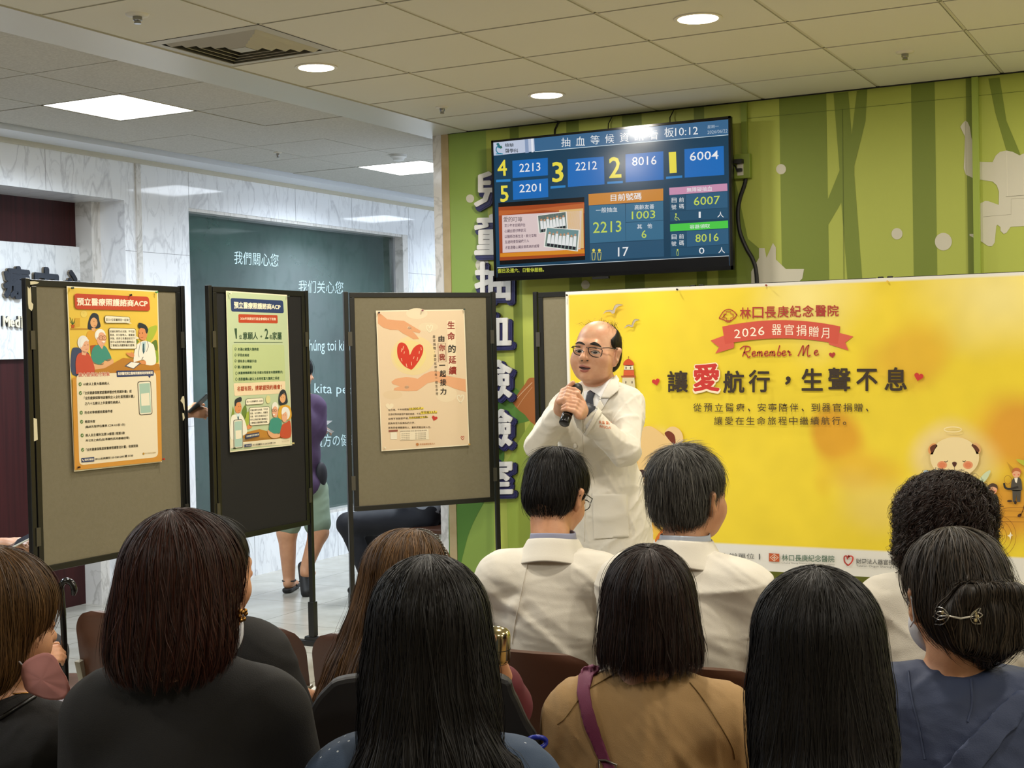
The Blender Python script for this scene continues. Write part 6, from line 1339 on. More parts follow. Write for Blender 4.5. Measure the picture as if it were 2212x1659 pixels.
lb1 = ['empty brown vinyl chair at the left end of the front row, cane beside it', 'empty brown vinyl chair in the front row, second from the left end', 'brown vinyl chair in the front row, third from the left, left of the white coats', 'brown vinyl chair carrying the younger person in a white coat who looks down', 'brown vinyl chair carrying the grey haired person in a white coat', 'brown vinyl chair carrying the person with curly black hair', 'brown vinyl chair at the right end of the front row']
for k, x in enumerate(X1): place_chair(x, 3.235, lb1[k], k == 0)
for x, l in ((-2.18, 'brown vinyl chair under the person in a black shirt in the second row'), (-1.62, 'brown vinyl chair under the person with a headband in the second row'), (-1.02, 'brown vinyl chair under the person in the tan shirt'), (-.50, 'brown vinyl chair under the person in the blue jacket')): place_chair(x, 2.17 if x < -1.5 else 2.20, l)
for x, l in ((-2.02, 'brown vinyl chair under the person with short light brown hair'), (-1.50, 'brown vinyl chair under the person in black with a dark brown bob'), (-1.03, 'brown vinyl chair under the person in the blue patterned denim shirt'), (-.55, 'brown vinyl chair under the person with long straight black hair at the right')): place_chair(x, 1.40, l)

# ================================================================== AUDIENCE
M_tan = mat('tee_tan', '#a8875a', rough=0.85, bump=0.3, bscale=600); M_blk = mat('tee_black', '#0f0e0e', rough=0.85, bump=0.3, bscale=500); M_grph = mat('tee_graphite', '#161516', rough=0.85, bump=0.3, bscale=500)
M_mar = mat('tee_maroon', '#5a1622', rough=0.8); M_blu = mat('jacket_blue', '#343f5c', rough=0.7, bump=0.2, bscale=400); M_wht = mat('blouse_white', '#d6d0c2', rough=0.8, bump=0.35, bscale=350)
M_den = mat('denim_print', '#33455e', rough=0.8, bump=0.2, bscale=500); M_mask = mat('mask_white', '#c9cbd2', rough=0.8); M_pmask = mat('mask_pink', '#b97b74', rough=0.85); M_clr = mat('collar_bluegrey', '#8d90a8', rough=0.7)
# white flecks in the denim
nt = M_den.node_tree; bb = nt.nodes['Principled BSDF']; vo = nd(nt, 'ShaderNodeTexVoronoi'); vo.inputs['Scale'].default_value = 62; tc = nd(nt, 'ShaderNodeTexCoord'); nt.links.new(tc.outputs['Object'], vo.inputs['Vector'])
mr = nd(nt, 'ShaderNodeMath', operation='LESS_THAN'); mr.inputs[1].default_value = .12; nt.links.new(vo.outputs['Distance'], mr.inputs[0]); mx = nd(nt, 'ShaderNodeMix', data_type='RGBA'); mx.inputs['A'].default_value = lin('#33455e'); mx.inputs['B'].default_value = lin('#b8c0c8'); nt.links.new(mr.outputs[0], mx.inputs['Factor']); nt.links.new(mx.outputs['Result'], bb.inputs['Base Color'])
def HH(px, py_top, z, yaw, pitch=0.0, tilt=0.0, s=1.0, hair_t=.018):
    t = at_d(px, py_top, z); return Head(t-np.array([0, 0, (.116*s+hair_t)]), yaw, pitch, tilt, s)
def collar_band(root, org, J, m, name, rx, ry, z0, z1, fl, thick=.004, dy=0.0, a0=-math.pi, a1=math.pi, tiltb=0.0):
    """a folded collar round the neck"""
    R = J['R']; c = J['neck']+R@np.array([0, dy, 0]); n = 36; vs = []
    for j, (z, f) in enumerate(((z1, 0), ((z0+z1)/2, fl*.35), (z0, fl))):
        for i in range(n+1):
            a = a0+(a1-a0)*i/n; f2 = f*(1+1.0*math.sin(a)**2); v = np.array([(rx+f2)*math.sin(a), -(ry+f)*math.cos(a), z+tiltb*(-math.cos(a))-.022*math.sin(a)**2*(1 if f else .25)]); vs.append(tuple(c+R@v-org))
    m_ = n+1; fs = [(j*m_+i, j*m_+i+1, (j+1)*m_+i+1, (j+1)*m_+i) for j in range(2) for i in range(n)]
    b = MB(); b.add(vs, fs, 0, True); o = b.build(name, m, root); sd = o.modifiers.new('t', 'SOLIDIFY'); sd.thickness = thick; ss = o.modifiers.new('s', 'SUBSURF'); ss.levels = 1; ss.render_levels = 1; return o

# ---------------- younger person in white coat (front row)
H = HH(1202, 972, 4.0, -.12, -.42, .0, 1.0, .012)
def arms_lap(J): pass
J = seated(H, .26, shw=.165, drop=.235, back=.085, lean=.02)
P = make_person('person', 'person in a white coat, neat black hair and glasses, head bent down', H, J, vox=.006, top={'m': M_coat, 'sleeve': 'long', 'g': .016, 'name': 'lab_coat', 'wr': .010, 'wr2': .003, 'seed': 4, 'wd': (.2, .1, .9), 'vox': .006, 'nr': .05,
    'fold': [lambda T: T.chain([at_d(1050, 1290, 3.93), at_d(1120, 1306, 3.86), at_d(1190, 1302, 3.85), at_d(1270, 1322, 3.9)], [.010, .016, .014, .006], .02), lambda T: T.chain([at_d(1060, 1265, 3.95), at_d(1110, 1230, 3.88)], [.006, .010], .02)]}, bottom={'m': M_trk}, shoe=M_shoe)
hair(P['root'], P['org'], H, st_short(w=1.0, nape=-.070), M_hblk, n=6500, vox=.005, crown=(0, -.05, .11), length=.085, steps=10, width=.0010, lift=.005, fly=.12, out=.003, zstart=-.06, zcut=-.075)
collar_band(P['root'], P['org'], J, M_clr, 'shirt_collar', .062, .068, .045, .094, .006, dy=.012, tiltb=.004); collar_band(P['root'], P['org'], J, M_coat, 'coat_collar', .067, .072, .008, .076, .034, .006, dy=.012, a0=-2.6, a1=2.6)
draped_tube(P['top'], [(1149,1158),(1143,1200),(1132,1250),(1122,1300),(1112,1350),(1106,1390)], .0016, .0008, 'back_seam', M_coat, P['root'], P['org'])
def specs(P, H, sd=1):
    b = MB(); o = P['org']; e = lambda x, y, z: H.p(x, y, z)-o
    for s_ in (-1, 1):
        ring_ = [e(s_*.033+.024*math.cos(a), .098, -.002+.017*math.sin(a)) for a in np.linspace(0, 2*math.pi, 17)]; b.tube(ring_, .0015, 6); b.tube([e(s_*.057, .098, .006), e(s_*.084, .06, .008), e(s_*.088, -.005, .008), e(s_*.091, -.02, -.01)], .0016, 6)
    b.tube([e(-.009, .1, .004), e(.009, .1, .004)], .0015, 6); b.build('spectacles', M_gls, P['root'])
specs(P, H)
# ---------------- grey haired person in white coat (front row)
H = HH(1488, 963, 3.74, -.38, -.02, .0, 1.06, .012)
J = seated(H, .02, shw=.185, drop=.235, back=.05)
P = make_person('person', 'person in a white coat with short grey hair, looking to the right', H, J, vox=.006, fat=.006, w=1.08, top={'m': M_coat, 'sleeve': 'long', 'g': .016, 'name': 'lab_coat', 'wr': .010, 'wr2': .003, 'seed': 9, 'wd': (.3, .1, .9), 'vox': .006, 'nr': .05}, bottom={'m': M_trk}, shoe=M_shoe)
hair(P['root'], P['org'], H, st_short(w=1.04, nape=-.080), M_hgry, n=6500, vox=.005, crown=(0, -.05, .11), length=.075, steps=10, width=.0010, lift=.007, fly=.2, out=.005, zstart=-.06, zcut=-.085)
collar_band(P['root'], P['org'], J, mat('collar_stripe', '#a9b0bd', rough=.7), 'shirt_collar', .064, .070, .045, .096, .006, dy=.012, tiltb=.004); collar_band(P['root'], P['org'], J, M_coat, 'coat_collar', .069, .074, .008, .080, .034, .006, dy=.012, a0=-2.6, a1=2.6)
# ---------------- curly black hair (front row, right)
H = HH(2042, 1030, 3.68, .12, -.05, .0, 1.0, .03)
J = seated(H, .15, shw=.175, drop=.20)
P = make_person('person', 'person with short curly black hair and a white blouse in the front row', H, J, vox=.007, w=1.1, arm=1.1, top={'m': M_wht, 'sleeve': 'short', 'g': .014, 'name': 'blouse', 'wr': .006, 'wr2': .002, 'seed': 21, 'sl': .75}, bottom={'m': M_trk}, shoe=M_shoe)
def st_curly(F, H, clip):
    s, R = H.s, H.R; F.ell(H.p(0, -.02, .035), np.array([.118, .125, .108])*s, R, .02); F.ell(H.p(0, -.05, -.05), np.array([.118, .095, .085])*s, R, .03)
    if clip: F.ell(H.p(0, .14, -.03), np.array([.07, .09, .11]), R, .02, '-'); F.plane(H.p(0, -.05, -.12), -R@np.array([0, .2, 1.]), .015)
    F.disp.append(lambda Q: .0055*np.sin(Q[..., 0]*130+np.sin(Q[..., 2]*90)*2)*np.sin(Q[..., 2]*120+np.cos(Q[..., 1]*100)*2)*np.sin(Q[..., 1]*110))
hair(P['root'], P['org'], H, st_curly, M_hdk, n=6500, vox=.005, length=.17, steps=30, width=.0012, curl=.0095, curlf=.85, lift=.010, fly=.35, zstart=-.14, crown=(0, -.03, .13))
# ---------------- headband, maroon (second row)
H = HH(880, 1143, 3.08, -.15, -.28, 0, 1.0, .016)
def ar_mar(J):
    J['el'] = [at_d(815, 1500, 2.95), at_d(1092, 1525, 2.90)]; J['wr'] = [J['pelvis']+J['f']*.25-J['r']*.1+np.array([0, 0, .1]), at_d(1055, 1405, 2.75)]
J = seated(H, .25, shw=.13, drop=.21, arms=ar_mar)
P = make_person('person', 'person with light brown hair under a thin metal headband, in a maroon top', H, J, ears=False, vox=.007, top={'m': M_mar, 'sleeve': 'three', 'g': .010, 'name': 'top', 'wr': .006, 'seed': 31}, bottom={'m': M_trk}, shoe=M_shoe)
hair(P['root'], P['org'], H, st_long([(0, -.07, -.14), (0, -.10, -.22), (0, -.12, -.30)], .10, .12, .04), M_hlbr, n=4200, vox=.006, length=.42, steps=22, width=.0014, crown=(0, .0, .115), zstart=-.06, away=1.2)
b = MB(); b.tube([H.p(.098*math.sin(a), .012-.02*math.cos(a)*0, .018+.113*math.cos(a))-P['org'] for a in np.linspace(-1.5, 1.5, 40)], .003, 6)
for a in np.linspace(-1.5, 1.5, 44): b.sphere(tuple(H.p(.101*math.sin(a), .012, .018+.116*math.cos(a))-P['org']), .0034, 6)
b.build('headband', mat('chrome', '#9a9a98'), P['root'])
# metal tumbler held up beside the hair
cup = empty('metal_tumbler', tuple(at_d(1072, 1432, 2.72)), 'shiny metal cup held up against the maroon sleeve, partly hidden by long black hair', 'cup')
b = MB(); b.lathe([(0, 0), (.022, 0), (.027, .004), (.0275, .012), (.0275, .056), (.0255, .064), (.019, .070), (.010, .0735), (0, .074)], n=32); b.build('cup_body', mat('brass_steel', '#b9ad86', rough=.18, metal=1.0), cup)
b = MB(); b.lathe([(.0278, .030), (.0281, .030), (.0281, .0312), (.0278, .0312)], n=32); b.build('seam_ring', M_dark, cup); cup.rotation_euler = (0.05, .08, 0)
# ---------------- black shirt (second row, behind dark bob)
H = HH(448, 1108, 2.92, -.2, -.1, 0, .98, .014)
def ar_blk(J): J['el'] = [J['sh'][0]+np.array([-.04, .05, -.26]), at_d(628, 1570, 2.85)]; J['wr'] = [J['pelvis']+J['f']*.3-J['r']*.1+np.array([0, 0, .1]), at_d(655, 1492, 3.12)]
def ar_blk2(J): J['el'] = [J['sh'][0]+np.array([-.04, .05, -.26]), at_d(602, 1560, 2.85)]; J['wr'] = [J['pelvis']+J['f']*.3-J['r']*.1+np.array([0, 0, .1]), at_d(620, 1492, 3.02)]; J['hand'] = {1: (at_d(690, 1520, 3.06)-at_d(620, 1490, 3.02), np.array([.1, -.5, .8]), 1, .5)}
J = seated(H, -.1, shw=.17, drop=.17, arms=ar_blk2)
P = make_person('person', 'person in a loose black shirt, mostly hidden behind the big dark bob', H, J, vox=.007, w=1.05, arm=1.1, top={'m': M_blk, 'sleeve': 'short', 'g': .02, 'name': 'shirt', 'wr': .006, 'seed': 41, 'sl': 1.02}, bottom={'m': M_trk}, shoe=M_shoe)
hair(P['root'], P['org'], H, st_short(), M_hblk, n=900, vox=.006, length=.10, steps=8)
# ---------------- tan shirt bob (second row)
H = HH(1399, 1172, 2.62, .42, -.08, 0, 1.0, .016)
J = seated(H, .30, shw=.145, drop=.20, back=.03)
P = make_person('person', 'person with a dark brown bob in a tan shirt, purple bag strap over one shoulder', H, J, ears=False, vox=.006, w=.98, arm=.98, top={'m': M_tan, 'sleeve': 'short', 'g': .013, 'name': 'shirt', 'wr': .007, 'wr2': .002, 'seed': 52, 'sl': .95, 'wd': (.8, .3, .3), 'vox': .005, 'nr': .054}, bottom={'m': M_trk}, shoe=M_shoe)
hair(P['root'], P['org'], H, st_bob(.95, zb=-.09), M_hdk, n=8500, vox=.005, zcut=-.086, length=.36, steps=22, width=.0011, jz=.007, crown=(0, -.05, .115), lift=.003, fly=.04)
FT = P['top']; ro, og = P['root'], P['org']
M_seam = mat('tan_seam', '#7d6238', rough=.9)
draped_tube(FT, [(1335,1452),(1300,1472),(1275,1487),(1250,1512),(1222,1550),(1204,1565)], .0012, .0008, 'shoulder_seam', M_seam, ro, og)
draped_tube(FT, [(1490,1475),(1515,1505),(1545,1550),(1580,1610),(1588,1640)], .0012, .0008, 'shoulder_seam', M_seam, ro, og)
collar_band(ro, og, J, M_tan, 'neckband', .058, .062, .020, .040, .010, .004, dy=.02)
strap = drape(FT, [(1262,1445),(1282,1441),(1304,1446),(1283,1462),(1275,1490),(1280,1530),(1296,1580),(1318,1640),(1340,1675),(1312,1675),(1285,1620),(1262,1560),(1247,1500),(1250,1465)], .004, 'bag_strap', mat('strap_purple', '#6b2446', rough=.7, bump=.4, bscale=900), ro, og, thick=.004, step=6)
b = MB(); q = [(1294,1645),(1312,1641),(1336,1651),(1332,1664),(1300,1664)]; Pp, ok = trace(FT, [p[0] for p in q], [p[1] for p in q]); g_ = FT.grad(Pp, .004); b.tube([Pp[i]+g_[i]*.009-og for i in (0, 1, 2, 3, 4, 0)], .0022, 8); b.build('buckle', M_trim if False else mat('buckle_steel', '#8d8880', rough=.3, metal=.9), strap)
# ---------------- blue jacket with bun (second row right)
H = HH(2058, 1137, 2.60, .62, -.12, 0, 1.0, .012)
J = seated(H, .2, shw=.175, drop=.225, back=.02)
P = make_person('person', 'person in a blue hooded jacket with hair pinned up in a bun', H, J, vox=.006, w=1.1, arm=1.1, top={'m': M_blu, 'sleeve': 'long', 'g': .018, 'name': 'jacket', 'wr': .007, 'wr2': .003, 'seed': 61, 'vox': .0055, 'nr': .058}, bottom={'m': M_trk}, shoe=M_shoe)
def st_bun(F, H, clip):
    s, R = H.s, H.R; F.ell(H.p(0, -.014, .034), np.array([.090, .106, .090])*s, R, .02); F.ell(H.p(0, -.050, -.02), np.array([.085, .078, .085])*s, R, .03); F.ell(H.p(.01, -.105, -.035), np.array([.078, .048, .062])*s, R, .02); F.ell(H.p(.02, -.075, -.085), np.array([.052, .045, .035])*s, R, .03)
    for sg in (-1, 1): F.chain([H.p(sg*.008+.008, -.142, .012), H.p(sg*.045+.008, -.138, .006), H.p(sg*.070+.008, -.122, -.030), H.p(sg*.052+.008, -.122, -.070), H.p(sg*.015+.012, -.125, -.088)], [.012, .018, .021, .020, .014], .010)
    if clip: F.ell(H.p(0, .125, -.03), np.array([.078, .086, .10]), R, .012, '-')
hair(P['root'], P['org'], H, st_bun, hair_mat('hair_black_grey', '#0b0908', '#473a2c'), n=4600, vox=.005, length=.22, steps=18, width=.0013, crown=(0, .0, .115), lift=.004, fly=.14, zstart=-.09)
ro, og = P['root'], P['org']
clip_o = MB()
def petal(cx, cy, ang, L=15, w=6):
    pts = [(cx+L*t*math.cos(ang)-w*math.sin(math.pi*t)*sg*math.sin(ang), cy+L*t*math.sin(ang)+w*math.sin(math.pi*t)*sg*math.cos(ang)) for sg, ts in ((1, np.linspace(0, 1, 7)), (-1, np.linspace(1, 0, 7))) for t in ts]
    return pts
bunF = S(); st_bun(bunF, H, False)
for cx, cy, angs in ((2052, 1330, (3.6, 3.15, 2.6)), (2091, 1330, (-.55, -.05, .55))):
    for a in angs:
        pts = petal(cx, cy, a, 30, 7); Pp, ok = trace(bunF, [p[0] for p in pts], [p[1] for p in pts]); g_ = bunF.grad(Pp, .004); clip_o.tube(list(Pp+g_*.007), .0011, 6); c_ = Pp.mean(0)+g_[0]*.006; clip_o.sphere(tuple(c_), .004, 8, 1)
Pp, ok = trace(bunF, [2050, 2072, 2093], [1330, 1334, 1330]); clip_o.tube(list(Pp+bunF.grad(Pp, .004)*.006), .002, 6)
tag(clip_o.build('hair_clip', [mat('clip_silver', '#b5b1a8', rough=.25, metal=1.0), mat('clip_gem', '#d8c690', rough=.1)]), 'silver butterfly shaped hair clip on the bun of the person in the blue jacket', 'hair clip')
# hood and seams
FT = P['top']
drape(FT, [(2211,1500),(2195,1500),(2175,1512),(2140,1545),(2090,1600),(2030,1668),(2110,1668),(2150,1612),(2190,1570),(2211,1545)], .010, 'hood_fold', M_blu, ro, og, thick=.012, step=10)
draped_tube(FT, [(1962,1450),(1970,1510),(1985,1570),(1998,1640)], .002, .001, 'jacket_seam', M_blu, ro, og); draped_tube(FT, [(2098,1468),(2100,1520),(2090,1560)], .002, .001, 'jacket_seam', M_blu, ro, og)
# mask loop and mask edge
b = MB(); b.tube([H.p(-.094, -.022, -.005)-og, H.p(-.090, -.018, -.045)-og, H.p(-.082, .02, -.060)-og], .0016, 6); b.tube([H.p(-.094, -.022, -.005)-og, H.p(-.09, .0, .02)-og, H.p(-.08, .03, -.02)-og], .0014, 6); b.build('mask_loop', M_mask, ro)
mk = S(); mk.ell(H.p(0, .052, -.062), np.array([.066, .068, .062]), H.R, .02); mk.plane(H.p(0, .03, 0), H.R@np.array([0, -1., 0]), .004); mk.build('face_mask', M_mask, ro, .005, og)
# ---------------- third row: long straight black hair, right
H = HH(1762, 1222, 2.02, .36, -.06, 0, 1.0, .014)
J = seated(H, .36, shw=.125, drop=.275, back=.0)
P = make_person('person', 'person with long straight black hair at the right, seen from behind', H, J, ears=False, vox=.007, top={'m': M_blk, 'sleeve': 'short', 'g': .012, 'name': 'shirt', 'wr': .005, 'seed': 71}, bottom={'m': M_trk}, shoe=M_shoe)
hair(P['root'], P['org'], H, st_long([(0, -.065, -.13), (0, -.10, -.21), (0, -.125, -.29), (.0, -.14, -.37), (0, -.15, -.45)], .104, .135, .042), M_hblk, n=12000, vox=.006, length=.62, steps=30, width=.0010, crown=(0, -.03, .115), zstart=-.10, lift=.003, fly=.03)
# ---------------- third row: long hair, denim, centre
H = HH(925, 1200, 2.12, .50, -.06, 0, .98, .014)
J = seated(H, .40, shw=.135, drop=.235, back=.0)
P = make_person('person', 'person with long black hair over a blue patterned denim shirt, centre foreground', H, J, ears=False, vox=.007, w=.95, arm=1.0, top={'m': M_den, 'sleeve': 'short', 'g': .018, 'name': 'denim_shirt', 'wr': .005, 'seed': 81, 'sl': 1.0}, bottom={'m': M_trk}, shoe=M_shoe)
hair(P['root'], P['org'], H, st_long([(0, -.065, -.13), (.01, -.10, -.21), (.03, -.12, -.29), (.045, -.14, -.37), (.05, -.15, -.45)], .106, .215, .042), M_hblk, n=13000, vox=.006, length=.66, steps=30, width=.0012, crown=(0, -.01, .118), zstart=-.10, lift=.004, fly=.06, fld=(lambda Q, v, H=H: v+H.R[:, 0][None]*((H.loc(Q)[:, 0]+.02)*2.0*(H.loc(Q)[:, 2] < -.06))[:, None]))
# ---------------- third row: dark bob, black tee, left
H = HH(395, 1094, 2.22, .12, -.10, .05, 1.03, .018)
J = seated(H, .45, shw=.138, drop=.205, slope=.075, back=.0)
P = make_person('person', 'person with a reddish dark brown bob and black T-shirt, white mask edge visible', H, J, ears=False, vox=.006, w=1.0, arm=1.02, fat=.004, top={'m': M_grph, 'sleeve': 'short', 'g': .014, 'name': 'shirt', 'wr': .003, 'seed': 91, 'sl': .9, 'nr': .056}, bottom={'m': M_trk}, shoe=M_shoe)
hair(P['root'], P['org'], H, st_bob(.93, zb=-.12), M_hrd, n=10000, vox=.005, zcut=-.118, length=.40, steps=24, width=.0011, crown=(-.01, -.04, .118), lift=.004, fly=.10, jz=.007)
ro, og = P['root'], P['org']
mk = S(); mk.ell(H.p(0, .048, -.066), np.array([.070, .072, .064])*1.03, H.R, .02); mk.plane(H.p(0, .01, 0), H.R@np.array([0, -1., 0]), .004); mk.build('face_mask', M_mask, ro, .005, og)
b = MB(); 
for k in range(7): a = k*.9; b.sphere(tuple(H.p(.100+.004*math.cos(a), .012+.006*math.sin(a), -.030+.008*math.cos(a*1.3))-og), .0042, 8)
b.build('earring', mat('gold', '#b98a4a', rough=.25, metal=1.0), ro)
# ---------------- third row: short light brown hair, far left
H = HH(-10, 1183, 2.45, -.25, -.12, 0, 1.03, .016)
J = seated(H, .0, shw=.16, drop=.21, back=.0)
P = make_person('person', 'person with short light brown hair at the left edge, pink mask hanging', H, J, ears=False, vox=.006, w=1.05, top={'m': M_grph, 'sleeve': 'short', 'g': .013, 'name': 'shirt', 'wr': .004, 'wr2': .002, 'seed': 101, 'nr': .058}, bottom={'m': M_trk}, shoe=M_shoe)
def st_pixie(F, H, clip):
    s, R = H.s, H.R; F.ell(H.p(0, -.016, .036), np.array([.093, .112, .096])*s, R, .02); F.ell(H.p(0, -.04, -.045), np.array([.090, .082, .095])*s, R, .03)
    if clip: F.ell(H.p(0, .125, -.035), np.array([.072, .084, .10]), R, .012, '-'); F.plane(H.p(0, -.06, -.115), -R@np.array([0, .5, 1.]), .01)
hair(P['root'], P['org'], H, st_pixie, M_hlbr, n=8000, vox=.005, zcut=-.125, length=.30, steps=20, width=.0011, crown=(0, -.03, .116), lift=.004, fly=.06, zstart=-.05)
ro, og = P['root'], P['org']
b = MB(); b.tube([H.p(.084, -.0, -.055)-og, H.p(.072, .05, -.10)-og, H.p(.055, .085, -.128)-og], .0014, 6); b.tube([H.p(.05, -.03, -.14)-og, H.p(.03, .05, -.155)-og], .0014, 6); b.build('mask_loop', M_mask, ro)
bodyF = P['top']
pm = [at_d(x, y, z_)-og for x, y, z_ in ((56,1428,2.34),(106,1410,2.28),(136,1450,2.26),(152,1492,2.26),(126,1512,2.28),(64,1496,2.36),(48,1458,2.37))]
def patch(name, pts, m, parent, bulge, n=8):
    """a bulging quad-ish cloth patch from an outline"""
    c = sum(pts)/len(pts); P_ = smooth_poly(pts, 4); b = MB(); k = len(P_); vs = [tuple(c+bulge)]
    for r_ in np.linspace(1/n, 1, n):
        w_ = (1-r_*r_)**1.5
        for i, p in enumerate(P_): vs.append(tuple(c+(p-c)*r_+bulge*w_+bulge*.12*math.sin(i*1.9)*r_))
    fs = [(0, 1+i, 1+(i+1) % k) for i in range(k)]+[(1+j*k+i, 1+(j+1)*k+i, 1+(j+1)*k+(i+1) % k, 1+j*k+(i+1) % k) for j in range(n-1) for i in range(k)]
    b.add(vs, fs, 0, True); o = b.build(name, m, parent); sd = o.modifiers.new('t', 'SOLIDIFY'); sd.thickness = .0015; return o
patch('face_mask', pm, M_pmask, ro, -AX[2]*.014)
draped_tube(bodyF, [(0,1555),(40,1530),(75,1508)], .004, .003, 'bag_strap', M_shoe, ro, og); draped_tube(bodyF, [(0,1503),(30,1500),(60,1498)], .0015, .001, 'shirt_piping', mat('gold', '#b98a4a'), ro, og)
# ================================================================== PEOPLE IN THE CORRIDOR, SMALL THINGS
M_purp = mat('shirt_purple', '#3f2a4a', rough=.8); M_grn = mat('shorts_green', '#7f917c', rough=.85); M_navy = mat('trousers_navy', '#12141d', rough=.75); M_sole = mat('sandal_black', '#131212', rough=.6)
def standing(H, yaw, ht, shw=.165, legs_=None, arms=None):
    R = rotz(yaw); c = H.c; up = np.array([0, 0, 1.]); f = R@np.array([0, 1, 0]); r = R@np.array([1, 0, 0])
    nb = c-up*.15-f*.02; sm_ = c-up*.20-f*.02; pe = np.array([c[0], c[1], ht*.53])-f*.02
    J = {'R': R, 'f': f, 'r': r, 'pelvis': pe, 'neck': nb, 'chest': sm_*.62+pe*.38, 'sh': [sm_-r*shw, sm_+r*shw], 'hip': [pe-r*.085-up*.05, pe+r*.085-up*.05], 'foot': f}
    J['kn'] = [pe-r*.09-up*.42, pe+r*.09-up*.42]; J['an'] = [np.array([*(pe-r*.09)[:2], .08]), np.array([*(pe+r*.09)[:2], .08])]
    J['el'] = [sm_-r*(shw+.05)-up*.27, sm_+r*(shw+.05)-up*.27]; J['wr'] = [sm_-r*(shw+.04)-up*.48+f*.06, sm_+r*(shw+.04)-up*.48+f*.06]
    if arms: arms(J)
    if legs_: legs_(J)
    return J
# ---- walking person, purple top, green shorts: walks away to the right
zf = at_z(625, 1278, 0.0); c0 = np.array([zf[0]+.10, zf[1]+.02, 0])
H = Head(np.array([c0[0], c0[1], 1.47]), -.55, -.1, 0, 1.0)
def lw(J):
    J['lr'] = (.09, .066, .064, .040)
    zz = AX[2]@(zf-ORG)
    J['an'] = [np.array([zf[0], zf[1], .085]), at_d(661, 1228, zz-.12)]
    J['kn'] = [at_d(620, 1150, zz)+0*zf, at_d(688, 1150, zz-.05)]; J['hip'] = [at_d(634, 1060, zz), at_d(676, 1060, zz)]; J['pelvis'] = (J['hip'][0]+J['hip'][1])/2+np.array([0, 0, .04]); J['foot'] = np.array([-.35, .9, 0.])/.966
def aw(J):
    zz = AX[2]@(zf-ORG); J['sh'][1] = at_d(684, 880, zz); J['sh'][0] = at_d(622, 880, zz); J['el'] = [at_d(612, 960, zz), at_d(686, 940, zz-.02)]; J['wr'] = [at_d(650, 930, zz+.2), at_d(693, 925, zz+.16)]
    J['chest'] = (J['sh'][0]+J['sh'][1])/2-np.array([0, 0, .13]); J['neck'] = (J['sh'][0]+J['sh'][1])/2+np.array([0, 0, .06])
J = standing(H, -.75, 1.58, legs_=lw, arms=aw)
P = make_person('person', 'person walking in the corridor in a purple top, green shorts and sandals', H, J, vox=.007, skin=M_skin, top={'m': M_purp, 'sleeve': 'short', 'g': .014, 'name': 'shirt', 'seed': 3, 'sl': .8}, bottom={'m': M_grn, 'len': .46, 'name': 'shorts'})
hair(P['root'], P['org'], H, st_bob(1.0), M_hblk, n=900, zcut=-.12, length=.3, steps=12, width=.002)
for i in (0, 1):
    an = J['an'][i]; f_ = J['foot'] if i == 0 else np.array([.35, -.35, -.62])/.79; f_ = f_/np.linalg.norm(f_)
    T = S(); a = an+np.array([0, 0, -.062]) if i == 0 else an-np.array([.02, .0, .03]); T.cap(a-f_*.05, a+f_*.15, .034, .036, .02)
    if i == 0: T.plane((0, 0, .03), (0, 0, 1.), .004); T.plane((0, 0, .002), (0, 0, -1.), .003)
    sole = T.build('sandal', M_sole, P['root'], .006, P['org'])
    b = MB(); s1 = np.cross(f_, [0, 0, 1.]); s1 /= np.linalg.norm(s1); c_ = an+np.array([0, 0, -.01])
    b.tube([c_+(s1*math.cos(t)+(f_)*math.sin(t))*.043-P['org'] for t in np.linspace(0, 2*math.pi, 14)], .006, 6); b.tube([a+f_*.07-s1*.036+np.array([0, 0, .0])-P['org'], a+f_*.075+np.array([0, 0, .045])-P['org'], a+f_*.07+s1*.036-P['org']], .009, 6); b.build('sandal_strap', M_sole, P['root'])
zz = AX[2]@(zf-ORG)
b = MB(); q = [at_d(690, 908, zz+.10), at_d(718, 909, zz+.16), at_d(701, 922, zz+.12), at_d(722, 932, zz+.15), at_d(716, 936, zz+.15), at_d(697, 925, zz+.1)]
b.add([tuple(p) for p in q[:3]]+[tuple(q[0]+np.array([0, 0, -.012]))], [(0, 1, 2)], 0); b.add([tuple(q[2]), tuple(q[3]), tuple(q[4]), tuple(q[5]), ], [(0, 1, 2, 3)], 0)
o = b.build('paper_sheets', mat('paper', '#dfe3e8', rough=.7)); sd = o.modifiers.new('t', 'SOLIDIFY'); sd.thickness = .0012; tag(o, 'white folded paper sheets held by the walking person', 'paper')
b = S(); b.ell(at_d(694, 1025, zz-.05), (.035, .05, .085), None, .01); b.build('shoulder_bag', mat('bag_black', '#15141c', rough=.7), None, .006); bg = bpy.data.objects['shoulder_bag']; tag(bg, 'small dark bag hanging at the hip of the walking person', 'bag')
# ---- seated person in the corridor, dark navy trousers
kn = at_d(752, 1132, 8.85); c0 = at_d(925, 1122, 9.1)
H = Head(np.array([c0[0], c0[1], 1.20]), math.pi/2-.1, 0, 0, 1.0)
J = seated(H, math.pi/2-.15, shw=.17, drop=.19, pz=.585, feet_fwd=.50, kz=.55)
sh_f = at_z(762, 1290, 0.0)
J['kn'] = [kn+np.array([.03, .12, 0]), kn]; J['hip'] = [J['pelvis']+np.array([0, .09, 0]), at_d(915, 1124, 9.0)]; J['an'] = [np.array([sh_f[0]+.05, sh_f[1]+.32, .08]), np.array([sh_f[0]+.13, sh_f[1]+.03, .08])]; J['foot'] = np.array([-1., .05, 0])
P = make_person('person', 'person seated in the corridor in navy trousers and black shoes, legs visible below the board', H, J, vox=.008, top={'m': mat('shirt_grey', '#8a8f98', rough=.8), 'sleeve': 'short', 'g': .014, 'name': 'shirt', 'seed': 6}, bottom={'m': M_navy}, shoe=M_shoe)
hair(P['root'], P['org'], H, st_short(), M_hblk, n=600, vox=.007, length=.1, steps=8)
